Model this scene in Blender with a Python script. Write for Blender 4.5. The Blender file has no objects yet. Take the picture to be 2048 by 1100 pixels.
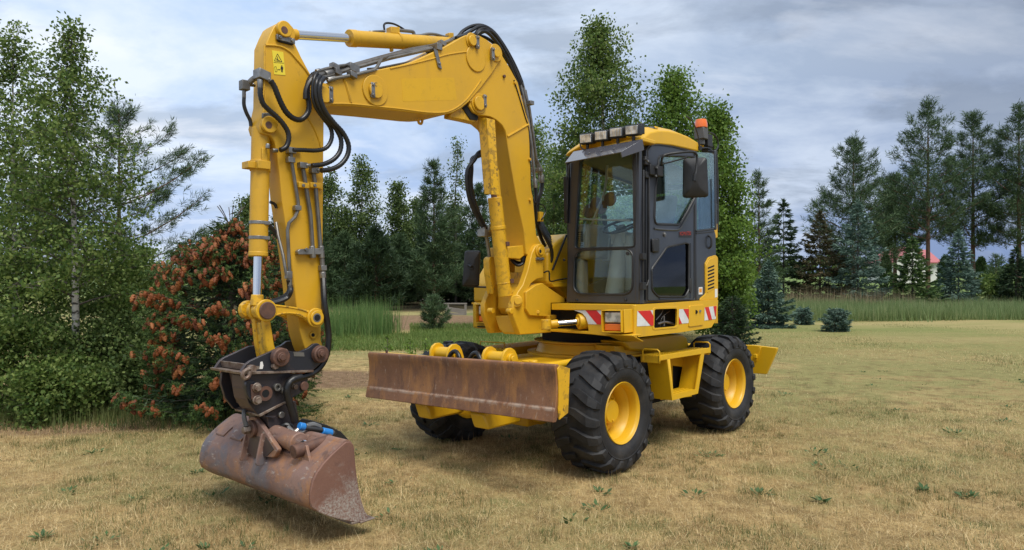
import bpy, bmesh, math, random
import numpy as np
from mathutils import Vector, Matrix
R = math.radians
scene = bpy.context.scene
col = scene.collection

# ------------------------------------------------------------------ camera
FPX, CX, HY, CZ = 1420.0, 1024.0, 546.0, 1.81      # focal length in photo pixels, principal column, horizon row, eye height
cam_d = bpy.data.cameras.new('camera'); cam = bpy.data.objects.new('camera', cam_d); col.objects.link(cam)
cam.location = (0, 0, CZ); cam.rotation_euler = (R(90), 0, 0)
cam_d.sensor_width = 36.0; cam_d.lens = FPX / 2048 * 36.0; cam_d.shift_y = -(550 - HY) / 2048
cam_d.clip_start = 0.1; cam_d.clip_end = 3000
scene.camera = cam

# ------------------------------------------------------------------ sky, sun, exposure
SUN_EL, SUN_AZ = R(60), R(150)        # azimuth clockwise from +Y (the view direction)
def build_world():
    w = bpy.data.worlds.new('World'); scene.world = w; w.use_nodes = True
    nt = w.node_tree; nt.nodes.clear(); N = nt.nodes.new; Lk = nt.links.new
    out = N('ShaderNodeOutputWorld')
    sky = N('ShaderNodeTexSky'); sky.sky_type = 'NISHITA'; sky.sun_disc = False
    sky.sun_elevation = SUN_EL; sky.sun_rotation = SUN_AZ
    b1 = N('ShaderNodeBackground'); b1.inputs[1].default_value = 0.08; Lk(sky.outputs[0], b1.inputs[0])
    tc = N('ShaderNodeTexCoord'); sp = N('ShaderNodeSeparateXYZ'); Lk(tc.outputs['Generated'], sp.inputs[0])
    def m(op, a, b=None, c=None, clamp=False):
        n = N('ShaderNodeMath'); n.operation = op; n.use_clamp = clamp
        for i, v in enumerate((a, b, c)):
            if v is None: continue
            if isinstance(v, (int, float)): n.inputs[i].default_value = v
            else: Lk(v, n.inputs[i])
        return n.outputs[0]
    z = m('ADD', m('MAXIMUM', sp.outputs[2], 0.0), 0.30)
    cb = N('ShaderNodeCombineXYZ'); Lk(m('DIVIDE', sp.outputs[0], z), cb.inputs[0]); Lk(m('DIVIDE', sp.outputs[1], z), cb.inputs[1])
    def noise(scale, det, rough, dist, off, sx=1.0):
        mp = N('ShaderNodeMapping'); mp.inputs['Location'].default_value = off; mp.inputs['Scale'].default_value = (sx, 1, 1)
        Lk(cb.outputs[0], mp.inputs[0])
        n = N('ShaderNodeTexNoise'); n.inputs['Scale'].default_value = scale; n.inputs['Detail'].default_value = det
        n.inputs['Roughness'].default_value = rough; n.inputs['Distortion'].default_value = dist
        Lk(mp.outputs[0], n.inputs['Vector']); return n.outputs[0]
    def ramp(v, stops):
        r = N('ShaderNodeValToRGB'); e = r.color_ramp.elements
        while len(e) < len(stops): e.new(0.5)
        for i, (p, c) in enumerate(stops): e[i].position = p; e[i].color = (*c, 1)
        Lk(v, r.inputs[0]); return r.outputs[0]
    def mix(f, a, b):
        n = N('ShaderNodeMix'); n.data_type = 'RGBA'
        if isinstance(f, (int, float)): n.inputs[0].default_value = f
        else: Lk(f, n.inputs[0])
        for s, v in ((6, a), (7, b)):
            if isinstance(v, tuple): n.inputs[s].default_value = (*v, 1)
            else: Lk(v, n.inputs[s])
        return n.outputs[2]
    # clear air between the clouds: bluer and deeper to the right, paler to the left
    base = ramp(sp.outputs[2], [(0.0, (.40, .47, .61)), (0.10, (.35, .46, .68)), (0.26, (.40, .53, .74)), (0.6, (.40, .50, .66))])
    side = m('MULTIPLY_ADD', sp.outputs[0], 1.15, 0.36, clamp=True)
    base = mix(side, base, ramp(sp.outputs[2], [(0.0, (.15, .22, .40)), (.12, (.17, .235, .39)), (.26, (.27, .32, .41)), (.6, (.30, .34, .42))]))
    n1 = noise(1.5, 10, 0.60, 0.3, (3.1, 1.2, 0), 0.75)
    n2 = noise(3.0, 11, 0.60, 0.3, (8.4, 5.0, 2.0), 0.62)
    n3 = noise(3.0, 9, 0.56, 0.3, (1.4, 9.2, 5.0), 0.55)
    pale = m('MULTIPLY', m('SMOOTHSTEP', 0.43, 0.66, n1) if False else m('MULTIPLY_ADD', n1, 5.5, -2.35, clamp=True), m('MULTIPLY_ADD', side, -0.55, 1.0))
    c = mix(m('MULTIPLY', pale, 0.9), base, (.66, .72, .80))
    grey = m('MULTIPLY', m('MULTIPLY_ADD', n2, 8.5, -4.1, clamp=True), m('MULTIPLY_ADD', side, 0.12, 0.58))
    c = mix(grey, c, mix(side, (.29, .35, .44), (.185, .225, .30)))
    wht = m('MULTIPLY', m('MULTIPLY_ADD', n3, 6.0, -3.45, clamp=True), m('MULTIPLY_ADD', side, -0.5, 0.75))
    c = mix(wht, c, (.80, .81, .84))
    b2 = N('ShaderNodeBackground'); b2.inputs[1].default_value = 1.0; Lk(c, b2.inputs[0])
    ms = N('ShaderNodeMixShader'); ms.inputs[0].default_value = 0.93
    Lk(b1.outputs[0], ms.inputs[1]); Lk(b2.outputs[0], ms.inputs[2]); Lk(ms.outputs[0], out.inputs[0])
build_world()
sun_d = bpy.data.lights.new('sun', 'SUN'); sun = bpy.data.objects.new('sun', sun_d); col.objects.link(sun)
sun_d.energy = 2.5; sun_d.angle = R(32); sun_d.color = (1.0, .97, .91)
sd = Vector((math.sin(SUN_AZ) * math.cos(SUN_EL), math.cos(SUN_AZ) * math.cos(SUN_EL), math.sin(SUN_EL)))
sun.rotation_euler = sd.to_track_quat('Z', 'Y').to_euler()
scene.view_settings.view_transform = 'Standard'; scene.view_settings.look = 'None'
scene.view_settings.exposure = 0.52; scene.view_settings.gamma = 1.0

# ------------------------------------------------------------------ materials
MAT = {}
class NT:
    def __init__(s, name):
        s.m = bpy.data.materials.new(name); s.m.use_nodes = True; s.t = s.m.node_tree
        s.p = s.t.nodes['Principled BSDF']; s.out = s.t.nodes['Material Output']; MAT[name] = s.m
        s.tc = None
    def n(s, ty, **kw):
        n = s.t.nodes.new(ty)
        for k, v in kw.items(): setattr(n, k, v)
        return n
    def l(s, a, b): s.t.links.new(a, b)
    def inp(s, n, i, v):
        if isinstance(v, (int, float)): n.inputs[i].default_value = v
        elif isinstance(v, tuple): n.inputs[i].default_value = (*v, 1) if len(v) == 3 and n.inputs[i].type == 'RGBA' else v
        else: s.l(v, n.inputs[i])
    def coord(s):
        if not s.tc: s.tc = s.n('ShaderNodeTexCoord')
        return s.tc.outputs['Object']
    def noise(s, scale, det=6, rough=.55, dist=0, sc=None, vec=None):
        n = s.n('ShaderNodeTexNoise'); v = vec or s.coord()
        if sc:
            mp = s.n('ShaderNodeMapping'); mp.inputs['Scale'].default_value = sc; s.l(v, mp.inputs[0]); v = mp.outputs[0]
        s.l(v, n.inputs['Vector'])
        for k, x in (('Scale', scale), ('Detail', det), ('Roughness', rough), ('Distortion', dist)): n.inputs[k].default_value = x
        return n.outputs[0]
    def math(s, op, a, b=None, c=None, clamp=False):
        n = s.n('ShaderNodeMath', operation=op, use_clamp=clamp)
        for i, v in enumerate((a, b, c)):
            if v is not None: s.inp(n, i, v)
        return n.outputs[0]
    def thr(s, v, lo, hi): return s.math('MULTIPLY_ADD', v, 1 / (hi - lo), -lo / (hi - lo), clamp=True)
    def mix(s, f, a, b):
        n = s.n('ShaderNodeMix', data_type='RGBA'); s.inp(n, 0, f); s.inp(n, 6, a); s.inp(n, 7, b); return n.outputs[2]
    def bump(s, h, strength, dist=.01):
        b = s.n('ShaderNodeBump'); b.inputs['Strength'].default_value = strength; b.inputs['Distance'].default_value = dist
        s.l(h, b.inputs['Height']); s.l(b.outputs[0], s.p.inputs['Normal'])
    def set(s, col=None, rough=None, metal=None, **kw):
        if col is not None: s.inp(s.p, 'Base Color', col)
        if rough is not None: s.inp(s.p, 'Roughness', rough)
        if metal is not None: s.inp(s.p, 'Metallic', metal)
        for k, v in kw.items(): s.inp(s.p, k.replace('_', ' '), v)
    def edge(s, lo=.505, hi=.56):
        g = s.n('ShaderNodeNewGeometry'); return s.thr(g.outputs['Pointiness'], lo, hi)
    def island(s):
        return s.n('ShaderNodeNewGeometry').outputs['Random Per Island']

def paint(name, base, rough, chip, faded=None):
    t = NT(name)
    big = t.noise(1.3, 5, .6); fine = t.noise(9, 8, .65); tiny = t.noise(46, 6, .6)
    c = t.mix(t.math('MULTIPLY', t.thr(big, .38, .68), .55), base, faded or tuple(x * .86 for x in base))
    streak = t.noise(5, 7, .6, 0, (1, 1, .18))
    c = t.mix(t.math('MULTIPLY', t.thr(streak, .56, .78), .22), c, (.22, .15, .07))
    ch = t.math('MULTIPLY', t.thr(fine, .62 - chip * .12, .66 - chip * .12), t.thr(tiny, .46, .52))
    ed = t.math('MULTIPLY', t.edge(.53, .60), t.thr(t.noise(17, 6, .6), .56 - chip * .16, .60 - chip * .16))
    w = t.math('MULTIPLY', t.math('MAXIMUM', ch, ed), min(1, .08 + 2.6 * chip))
    c = t.mix(w, c, (.05, .032, .022))
    t.set(c, t.math('MULTIPLY_ADD', t.math('MAXIMUM', w, t.math('MULTIPLY', big, .4)), .35, rough))
    t.bump(t.noise(60, 3, .5), .05, .004)
    t.p.inputs['Coat Weight'].default_value = .12; t.p.inputs['Coat Roughness'].default_value = .25
paint('yellow_paint', (.69, .388, .006), .38, .0, (.60, .345, .016))
paint('boom_paint', (.64, .352, .008), .44, .04, (.47, .27, .026))
paint('chipped_paint', (.67, .372, .010), .42, .25)
paint('step_paint', (.69, .395, .006), .38, .0)

paint('fresh_paint', (.66, .372, .004), .36, .0)
t = NT('cab_paint'); t.set(t.mix(t.thr(t.noise(2, 5), .35, .7), (.024, .027, .034), (.038, .041, .049)), t.math('MULTIPLY_ADD', t.noise(7, 5), .18, .26))
t.p.inputs['Coat Weight'].default_value = .3; t.p.inputs['Coat Roughness'].default_value = .15
t = NT('black_plastic'); t.set(t.mix(t.thr(t.noise(5, 5), .4, .7), (.012, .012, .013), (.028, .027, .027)), .48)
t = NT('dark_gap'); t.set((.006, .006, .006), .9)  # near-black colour standing in for shade inside gaps, bores and recesses
t = NT('visor_plastic'); t.set((.085, .085, .10), .16); t.p.inputs['Coat Weight'].default_value = .5
t = NT('hose_rubber'); t.set(t.mix(t.thr(t.noise(8, 4), .45, .75), (.006, .006, .007), (.020, .019, .018)), .36); t.bump(t.noise(120, 2), .1, .002)
t = NT('tyre_rubber')
c = t.mix(t.thr(t.noise(5, 8, .65), .42, .72), (.008, .008, .009), (.026, .0255, .025))
c = t.mix(t.math('MULTIPLY', t.thr(t.noise(4, 8, .65), .50, .72), .5), c, (.065, .057, .047))
t.set(c, .68); t.bump(t.noise(55, 6, .7), .35, .006)
t = NT('steel_chrome'); t.set((.72, .73, .75), .14, 1.0)
t = NT('zinc_steel'); t.set(t.mix(t.thr(t.noise(14, 5), .4, .7), (.30, .29, .27), (.17, .16, .15)), .38, .8)
t = NT('pipe_steel'); t.set(t.mix(t.thr(t.noise(9, 5), .42, .68), (.20, .19, .175), (.12, .112, .10)), .40, .6)
t = NT('pin_steel'); t.set(t.mix(t.thr(t.noise(22, 7, .65), .4, .65), (.15, .075, .05), (.09, .05, .04)), .62, .25); t.bump(t.noise(70, 4), .3, .004)
t = NT('blade_rust')
a = t.noise(2.2, 8, .62, .2); b = t.noise(6, 8, .68, 0, (1, 1, .35)); s1 = t.noise(34, 7, .72, 0, (1, 1, .22))
c = t.mix(t.thr(a, .36, .66), (.165, .076, .040), (.275, .130, .064))
c = t.mix(t.math('MULTIPLY', t.thr(b, .49, .64), .85), c, (.36, .165, .055))
c = t.mix(t.math('MULTIPLY', t.thr(t.noise(11, 8, .72, 0, (1, 1, .3)), .56, .66), .55), c, (.07, .036, .028))
c = t.mix(t.math('MULTIPLY', t.thr(s1, .60, .67), .6), c, (.42, .33, .25))
sx = t.n('ShaderNodeSeparateXYZ'); t.l(t.coord(), sx.inputs[0])
zc = t.math('MULTIPLY_ADD', t.math('SUBTRACT', 1.21, sx.outputs[1]), .01736, sx.outputs[2])
c = t.mix(t.math('MULTIPLY', t.math('MULTIPLY', t.thr(zc, .725, .740), t.thr(zc, .768, .754)), t.thr(t.noise(9, 7, .7, 0, (1, 1, .6)), .42, .58)), c, (.36, .26, .19))
c = t.mix(t.math('MULTIPLY', t.thr(t.noise(31, 6, .7), .63, .67), .7), c, (.055, .03, .026))
t.set(c, .58, .1); t.bump(t.noise(45, 7, .7), .45, .006)
t = NT('bucket_rust')
a = t.noise(2.6, 8, .62, .3); b = t.noise(3.6, 9, .68, .6); s1 = t.noise(30, 7, .74, 0, (1, .3, 1)); g = t.noise(2.3, 8, .66, .5)
c = t.mix(t.thr(a, .36, .64), (.175, .100, .078), (.265, .155, .115))
c = t.mix(t.math('MULTIPLY', t.thr(b, .51, .63), .85), c, (.36, .165, .065))
c = t.mix(t.math('MULTIPLY', t.thr(g, .53, .62), .8), c, (.115, .118, .135))
c = t.mix(t.math('MULTIPLY', t.thr(t.noise(9, 8, .74, .3), .56, .64), .6), c, (.085, .048, .038))
c = t.mix(t.math('MULTIPLY', t.thr(s1, .58, .66), .6), c, (.48, .42, .36))
t.set(c, .55, .1); t.bump(t.noise(38, 8, .7), .4, .008)
t = NT('end_plate_rust')
sx = t.n('ShaderNodeSeparateXYZ'); t.l(t.coord(), sx.inputs[0])
c = t.mix(t.thr(t.noise(3, 8, .62), .38, .66), (.16, .078, .056), (.235, .118, .080))
c = t.mix(t.math('MULTIPLY', t.thr(t.noise(12, 8, .7), .55, .66), .5), c, (.10, .05, .04))
mud = t.math('MULTIPLY', t.thr(t.math('ADD', t.noise(4, 9, .7), t.math('MULTIPLY', sx.outputs[2], -1.0)), .10, .26), t.thr(t.noise(60, 6, .75), .40, .58))
mud = t.math('MULTIPLY', mud, t.thr(t.math('ADD', sx.outputs[2], t.math('MULTIPLY', t.noise(6, 5), .1)), .11, .19))
c = t.mix(t.math('MULTIPLY', mud, .85), c, (.40, .37, .325))
t.set(c, .65, .05); t.bump(t.math('ADD', t.noise(40, 8, .7), t.math('MULTIPLY', mud, .8)), .4, .008)
t = NT('coupler_black')
rs = t.math('MAXIMUM', t.math('MULTIPLY', t.edge(.545, .61), .9), t.math('MULTIPLY', t.thr(t.noise(5, 8, .65, .2), .57, .70), .35))
c = t.mix(rs, (.022, .024, .032), (.17, .095, .062)); t.set(c, t.math('MULTIPLY_ADD', rs, .3, .38), .2); t.bump(t.noise(40, 6), .2, .005)
t = NT('steel_wear'); t.set(t.mix(t.thr(t.noise(20, 7, .7), .42, .6), (.26, .21, .17), (.14, .085, .06)), .5, .35)
t = NT('lamp_lens'); t.set(t.mix(t.thr(t.noise(16, 3, .5), .4, .6), (.34, .34, .33), (.72, .72, .69)), .12, .3); t.p.inputs['Coat Weight'].default_value = .8; t.bump(t.noise(60, 2, .5, 0, (1, 1, .1)), .5, .01)
t = NT('orange_lens'); t.set((.80, .16, .015), .18); t.p.inputs['Coat Weight'].default_value = .6
t = NT('white_sheet'); t.set(t.mix(t.thr(t.noise(11, 5), .45, .75), (.70, .71, .70), (.55, .55, .54)), .32)
t = NT('red_sheet'); t.set(t.mix(t.thr(t.noise(11, 5), .45, .75), (.62, .012, .014), (.50, .014, .016)), .3)
t = NT('red_text'); t.set((.42, .035, .02), .4)
t = NT('sticker_yellow'); t.set((.78, .62, .04), .4)
t = NT('sticker_black'); t.set((.01, .01, .01), .4)
t = NT('sticker_white'); t.set((.72, .70, .66), .4)
t = NT('sticker_orange'); t.set((.72, .30, .03), .4)
t = NT('seat_fabric'); t.set(t.mix(t.noise(60, 3), (.035, .038, .042), (.07, .073, .08)), .85)
t = NT('console_plastic'); t.set((.27, .26, .235), .5)
t = NT('mirror_disc'); t.set((.12, .075, .05), .35)
t = NT('blue_cap'); t.set((.02, .20, .55), .35)
t = NT('grey_rubber'); t.set((.09, .09, .09), .6)
t = NT('belt_black'); t.set((.012, .012, .012), .65); t.bump(t.noise(40, 5), .3, .006)
# tinted pane: straight-through tint plus a clear surface reflection
t = NT('cab_glass'); t.t.nodes.remove(t.p)
tr = t.n('ShaderNodeBsdfTransparent'); tr.inputs[0].default_value = (.93, .985, .965, 1)
gl = t.n('ShaderNodeBsdfGlossy'); gl.inputs['Roughness'].default_value = .015; gl.inputs[0].default_value = (.9, .97, .95, 1)
fr = t.n('ShaderNodeFresnel'); fr.inputs[0].default_value = 1.52
ms = t.n('ShaderNodeMixShader'); t.l(t.math('MULTIPLY', fr.outputs[0], .5, clamp=True), ms.inputs[0]); t.l(tr.outputs[0], ms.inputs[1]); t.l(gl.outputs[0], ms.inputs[2]); t.l(ms.outputs[0], t.out.inputs[0])
t = NT('dark_glass'); t.t.nodes.remove(t.p)
tr = t.n('ShaderNodeBsdfTransparent'); tr.inputs[0].default_value = (.62, .67, .66, 1)
gl = t.n('ShaderNodeBsdfGlossy'); gl.inputs['Roughness'].default_value = .02
fr = t.n('ShaderNodeFresnel'); fr.inputs[0].default_value = 1.5
ms = t.n('ShaderNodeMixShader'); t.l(fr.outputs[0], ms.inputs[0]); t.l(tr.outputs[0], ms.inputs[1]); t.l(gl.outputs[0], ms.inputs[2]); t.l(ms.outputs[0], t.out.inputs[0])

def leafmat(name, c1, c2, c3, transl=.3, rough=.6):
    t = NT(name); t.t.nodes.remove(t.p); r = t.island()
    n = t.n('ShaderNodeValToRGB'); e = n.color_ramp.elements; e.new(.5)
    for i, (p, c) in enumerate(((0, c1), (.55, c2), (1, c3))): e[i].position = p; e[i].color = (*c, 1)
    t.l(r, n.inputs[0])
    cn = t.mix(t.math('MULTIPLY', t.thr(t.noise(.8, 3), .4, .65), .35), n.outputs[0], c1)
    df = t.n('ShaderNodeBsdfPrincipled'); df.inputs['Roughness'].default_value = rough; t.l(cn, df.inputs['Base Color'])
    df.inputs['Specular IOR Level'].default_value = .3
    tl = t.n('ShaderNodeBsdfTranslucent'); t.l(cn, tl.inputs[0])
    ms = t.n('ShaderNodeMixShader'); ms.inputs[0].default_value = transl
    t.l(df.outputs[0], ms.inputs[1]); t.l(tl.outputs[0], ms.inputs[2]); t.l(ms.outputs[0], t.out.inputs[0])
leafmat('birch_leaf', (.048, .096, .020), (.140, .215, .046), (.30, .37, .11), .45)
leafmat('bright_leaf', (0.081, 0.155, 0.024), (0.135, 0.230, 0.034), (0.203, 0.297, 0.054), .4)
leafmat('dull_leaf', (.042, .078, .020), (.108, .165, .043), (.23, .29, .092), .38)
leafmat('bank_blade', (.10, .16, .035), (.16, .24, .055), (.25, .32, .10), .35)
leafmat('pine_needle', (.036, .070, .030), (.068, .118, .046), (.13, .185, .080), .15)
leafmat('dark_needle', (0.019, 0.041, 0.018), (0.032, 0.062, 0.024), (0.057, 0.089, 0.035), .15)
leafmat('green_needle', (.022, .055, .016), (.062, .120, .028), (.17, .24, .065), .2)
leafmat('blue_needle', (.052, .096, .070), (.115, .190, .145), (.25, .34, .27), .15)
leafmat('brown_needle', (.045, .055, .022), (.085, .075, .034), (.14, .095, .048), .15)
leafmat('thuja_leaf', (0.023, 0.047, 0.016), (0.042, 0.078, 0.021), (0.065, 0.111, 0.031), .2)
leafmat('cone_scale', (.14, .042, .018), (.265, .080, .026), (.37, .140, .045), .1)
leafmat('straw_blade', (.31, .192, .080), (.65, .475, .215), (.92, .75, .43), .3, .7)
leafmat('green_blade', (.075, .105, .030), (.135, .170, .050), (.27, .27, .10), .35)
leafmat('weed_leaf', (0.060, 0.112, 0.042), (0.090, 0.165, 0.053), (0.135, 0.210, 0.090), .3)
leafmat('reed_blade', (.085, .165, .045), (.13, .225, .06), (.24, .30, .11), .35)
leafmat('meadow_blade', (0.150, 0.225, 0.075), (0.225, 0.300, 0.120), (0.390, 0.405, 0.195), .35)
leafmat('seed_stalk', (0.260, 0.200, 0.110), (0.340, 0.270, 0.160), (0.420, 0.340, 0.220), .3)
def bark(name, a, b, c, zs):
    t = NT(name); n1 = t.noise(9, 6, .65, .2, (1, 1, zs)); t.set(t.mix(t.thr(n1, .5, .6), a, b), .85); t.bump(n1, .5, .02)
bark('birch_bark', (.50, .48, .44), (.05, .045, .04), None, 2.5)
bark('pine_bark', (.14, .075, .045), (.07, .045, .032), None, .4)
bark('grey_bark', (.10, .085, .07), (.055, .048, .04), None, .4)

# ------------------------------------------------------------------ helpers
def tag(o, label=None, cat=None, group=None, kind=None):
    if label: o['label'] = label
    if cat: o['category'] = cat
    if group: o['group'] = group
    if kind: o['kind'] = kind
    return o
def np_mesh(name, V, F, mat, parent=None, smooth=False):
    V = np.asarray(V, dtype=np.float32).reshape(-1, 3); F = np.asarray(F, dtype=np.int32)
    me = bpy.data.meshes.new(name); k = F.shape[1]; nf = len(F)
    me.vertices.add(len(V)); me.vertices.foreach_set('co', V.ravel())
    me.loops.add(nf * k); me.loops.foreach_set('vertex_index', F.ravel())
    me.polygons.add(nf); me.polygons.foreach_set('loop_start', np.arange(0, nf * k, k, dtype=np.int32))
    if smooth: me.polygons.foreach_set('use_smooth', np.ones(nf, dtype=bool))
    me.materials.append(MAT[mat]); me.update(); me.validate()
    o = bpy.data.objects.new(name, me); col.objects.link(o)
    if parent: o.parent = parent
    return o
def empty(name, loc=(0, 0, 0), rz=0.0):
    o = bpy.data.objects.new(name, None); col.objects.link(o); o.location = loc; o.rotation_euler = (0, 0, rz)
    o.empty_display_size = .2; return o
def kids(o): return [c for c in o.children]
def copy_tree(o, parent=None):
    c = o.copy(); col.objects.link(c)
    if parent: c.parent = parent
    for ch in kids(o): copy_tree(ch, c)
    return c

class MB:
    """collects shapes into one mesh object"""
    def __init__(s): s.v = []; s.f = []
    def add(s, vs, fs):
        b = len(s.v); s.v += [tuple(v) for v in vs]; s.f += [tuple(b + i for i in f) for f in fs]; return s
    def loft(s, a, b):
        n = len(a)
        return s.add(list(a) + list(b), [tuple(range(n - 1, -1, -1)), tuple(range(n, 2 * n))] + [(i, (i + 1) % n, n + (i + 1) % n, n + i) for i in range(n)])
    def prism(s, pts, vec): vec = Vector(vec); return s.loft([Vector(p) for p in pts], [Vector(p) + vec for p in pts])
    def box(s, x0, x1, y0, y1, z0, z1): return s.prism([(x0, y0, z0), (x1, y0, z0), (x1, y1, z0), (x0, y1, z0)], (0, 0, z1 - z0))
    def obox(s, c, ax, ay, az):
        c, ax, ay, az = map(Vector, (c, ax, ay, az))
        return s.prism([c - ax - ay - az, c + ax - ay - az, c + ax + ay - az, c - ax + ay - az], az * 2)
    def cyl(s, p0, p1, r, r1=None, n=20):
        p0, p1 = Vector(p0), Vector(p1); r1 = r if r1 is None else r1
        d = (p1 - p0).normalized(); u = d.orthogonal().normalized(); w = d.cross(u)
        cs = [(math.cos(i * math.tau / n), math.sin(i * math.tau / n)) for i in range(n)]
        return s.loft([p0 + (u * c + w * k) * r for c, k in cs], [p1 + (u * c + w * k) * r1 for c, k in cs])
    def tube(s, pts, r, n=8, smooth=4, closed_ends=True):
        P = [Vector(p) for p in pts]
        if smooth > 1 and len(P) > 2:
            Q = []
            for i in range(len(P) - 1):
                a, b, c, d = P[max(i - 1, 0)], P[i], P[i + 1], P[min(i + 2, len(P) - 1)]
                for k in range(smooth):
                    t = k / smooth
                    Q.append(.5 * ((2 * b) + (c - a) * t + (2 * a - 5 * b + 4 * c - d) * t * t + (3 * b - a - 3 * c + d) * t ** 3))
            P = Q + [P[-1]]
        u = None; rings = []
        for i, p in enumerate(P):
            d = (P[min(i + 1, len(P) - 1)] - P[max(i - 1, 0)])
            if d.length < 1e-9: d = Vector((0, 0, 1))
            d.normalize()
            u = d.orthogonal().normalized() if u is None else (u - d * u.dot(d)).normalized()
            w = d.cross(u); rr = r(i / (len(P) - 1)) if callable(r) else r
            rings.append([p + (u * math.cos(k * math.tau / n) + w * math.sin(k * math.tau / n)) * rr for k in range(n)])
        vs = [v for g in rings for v in g]; fs = []
        for i in range(len(rings) - 1):
            for k in range(n): fs.append((i * n + k, i * n + (k + 1) % n, (i + 1) * n + (k + 1) % n, (i + 1) * n + k))
        fs += [tuple(range(n - 1, -1, -1)), tuple((len(rings) - 1) * n + k for k in range(n))]
        return s.add(vs, fs)
    def lathe(s, prof, o, ax, n=48, close=False):
        o, ax = Vector(o), Vector(ax).normalized(); u = ax.orthogonal().normalized(); w = ax.cross(u); m = len(prof)
        vs = []
        for k in range(n):
            e = u * math.cos(k * math.tau / n) + w * math.sin(k * math.tau / n)
            vs += [o + ax * a + e * r for a, r in prof]
        fs = []
        for k in range(n):
            k2 = (k + 1) % n
            for j in range(m if close else m - 1): fs.append((k * m + j, k2 * m + j, k2 * m + (j + 1) % m, k * m + (j + 1) % m))
        if not close: fs += [tuple(k * m for k in range(n - 1, -1, -1)), tuple(k * m + m - 1 for k in range(n))]
        return s.add(vs, fs)
    def plate(s, outer, holes, vec):
        """flat plate with holes, given thickness vec"""
        bm = bmesh.new(); E = []
        for loop in [outer] + holes:
            vs = [bm.verts.new(p) for p in loop]
            E += [bm.edges.new((vs[i], vs[(i + 1) % len(vs)])) for i in range(len(vs))]
        bmesh.ops.triangle_fill(bm, use_beauty=True, edges=E)
        bm.verts.index_update(); n = len(bm.verts); V = [v.co.copy() for v in bm.verts]; Fc = [[v.index for v in f.verts] for f in bm.faces]
        ed = [(e.verts[0].index, e.verts[1].index) for e in bm.edges if len(e.link_faces) == 1]; bm.free(); vec = Vector(vec)
        return s.add(V + [v + vec for v in V], [tuple(f) for f in Fc] + [tuple(n + i for i in reversed(f)) for f in Fc] + [(a, b, n + b, n + a) for a, b in ed])
    def groups(s):
        # face islands, joined where their boxes touch
        par = list(range(len(s.v)))
        def find(i):
            while par[i] != i: par[i] = par[par[i]]; i = par[i]
            return i
        for f in s.f:
            r0 = find(f[0])
            for i in f[1:]: par[find(i)] = r0
        isl = {}
        for i in range(len(s.v)): isl.setdefault(find(i), []).append(i)
        keys = list(isl); bb = []
        for k in keys:
            A = np.array([s.v[i] for i in isl[k]]); bb.append((A.min(0) - .004, A.max(0) + .004))
        n = len(keys); gp = list(range(n))
        def gf(i):
            while gp[i] != i: i = gp[i]
            return i
        for i in range(n):
            for j in range(i):
                if np.all(bb[i][0] <= bb[j][1]) and np.all(bb[j][0] <= bb[i][1]): gp[gf(i)] = gf(j)
        out = {}
        for i, k in enumerate(keys): out.setdefault(gf(i), set()).update(isl[k])
        return list(out.values())
    def build(s, name, mat, parent=None, bevel=0.0, smooth=40, seg=2):
        if parent and len(s.v) < 6000 and name not in ('trunk', 'cones', 'sticker_mark'):
            gs = s.groups()
            if len(gs) > 1:
                gs.sort(key=lambda g: -len(g)); first = None
                for g in gs:
                    ids = sorted(g); mp = {v: i for i, v in enumerate(ids)}; q = MB(); q.v = [s.v[i] for i in ids]; q.f = [tuple(mp[i] for i in f) for f in s.f if f[0] in g]
                    o = q.build1(name, mat, parent, bevel, smooth, seg); first = first or o
                return first
        return s.build1(name, mat, parent, bevel, smooth, seg)
    def build1(s, name, mat, parent=None, bevel=0.0, smooth=40, seg=2):
        me = bpy.data.meshes.new(name); me.from_pydata(s.v, [], s.f)
        bm = bmesh.new(); bm.from_mesh(me); bmesh.ops.recalc_face_normals(bm, faces=bm.faces); bm.to_mesh(me); bm.free()
        me.materials.append(MAT[mat]); me.update()
        if smooth:
            me.polygons.foreach_set('use_smooth', [True] * len(me.polygons)); me.set_sharp_from_angle(angle=R(smooth))
        o = bpy.data.objects.new(name, me); col.objects.link(o)
        if parent: o.parent = parent
        if bevel:
            b = o.modifiers.new('bevel', 'BEVEL'); b.width = bevel; b.segments = seg; b.limit_method = 'ANGLE'; b.angle_limit = R(35); b.harden_normals = False
        return o
def fillet(pts, r, n=4):
    """round the corners of a 2-D outline"""
    out = []; m = len(pts)
    for i in range(m):
        p, q, s = Vector(pts[i - 1]), Vector(pts[i]), Vector(pts[(i + 1) % m])
        a, b = p - q, s - q; k = min(r, a.length * .45, b.length * .45)
        A, B = q + a.normalized() * k, q + b.normalized() * k
        for j in range(n + 1):
            t = j / n; out.append(tuple((1 - t) ** 2 * A + 2 * t * (1 - t) * q + t * t * B))
    return out
def wp(px, d, z=0.0): return Vector(((px - CX) / FPX * d, d, z))          # point at distance d ahead in the column px
def hz(py, d): return CZ + (HY - py) / FPX * d                               # height of row py at distance d
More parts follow.
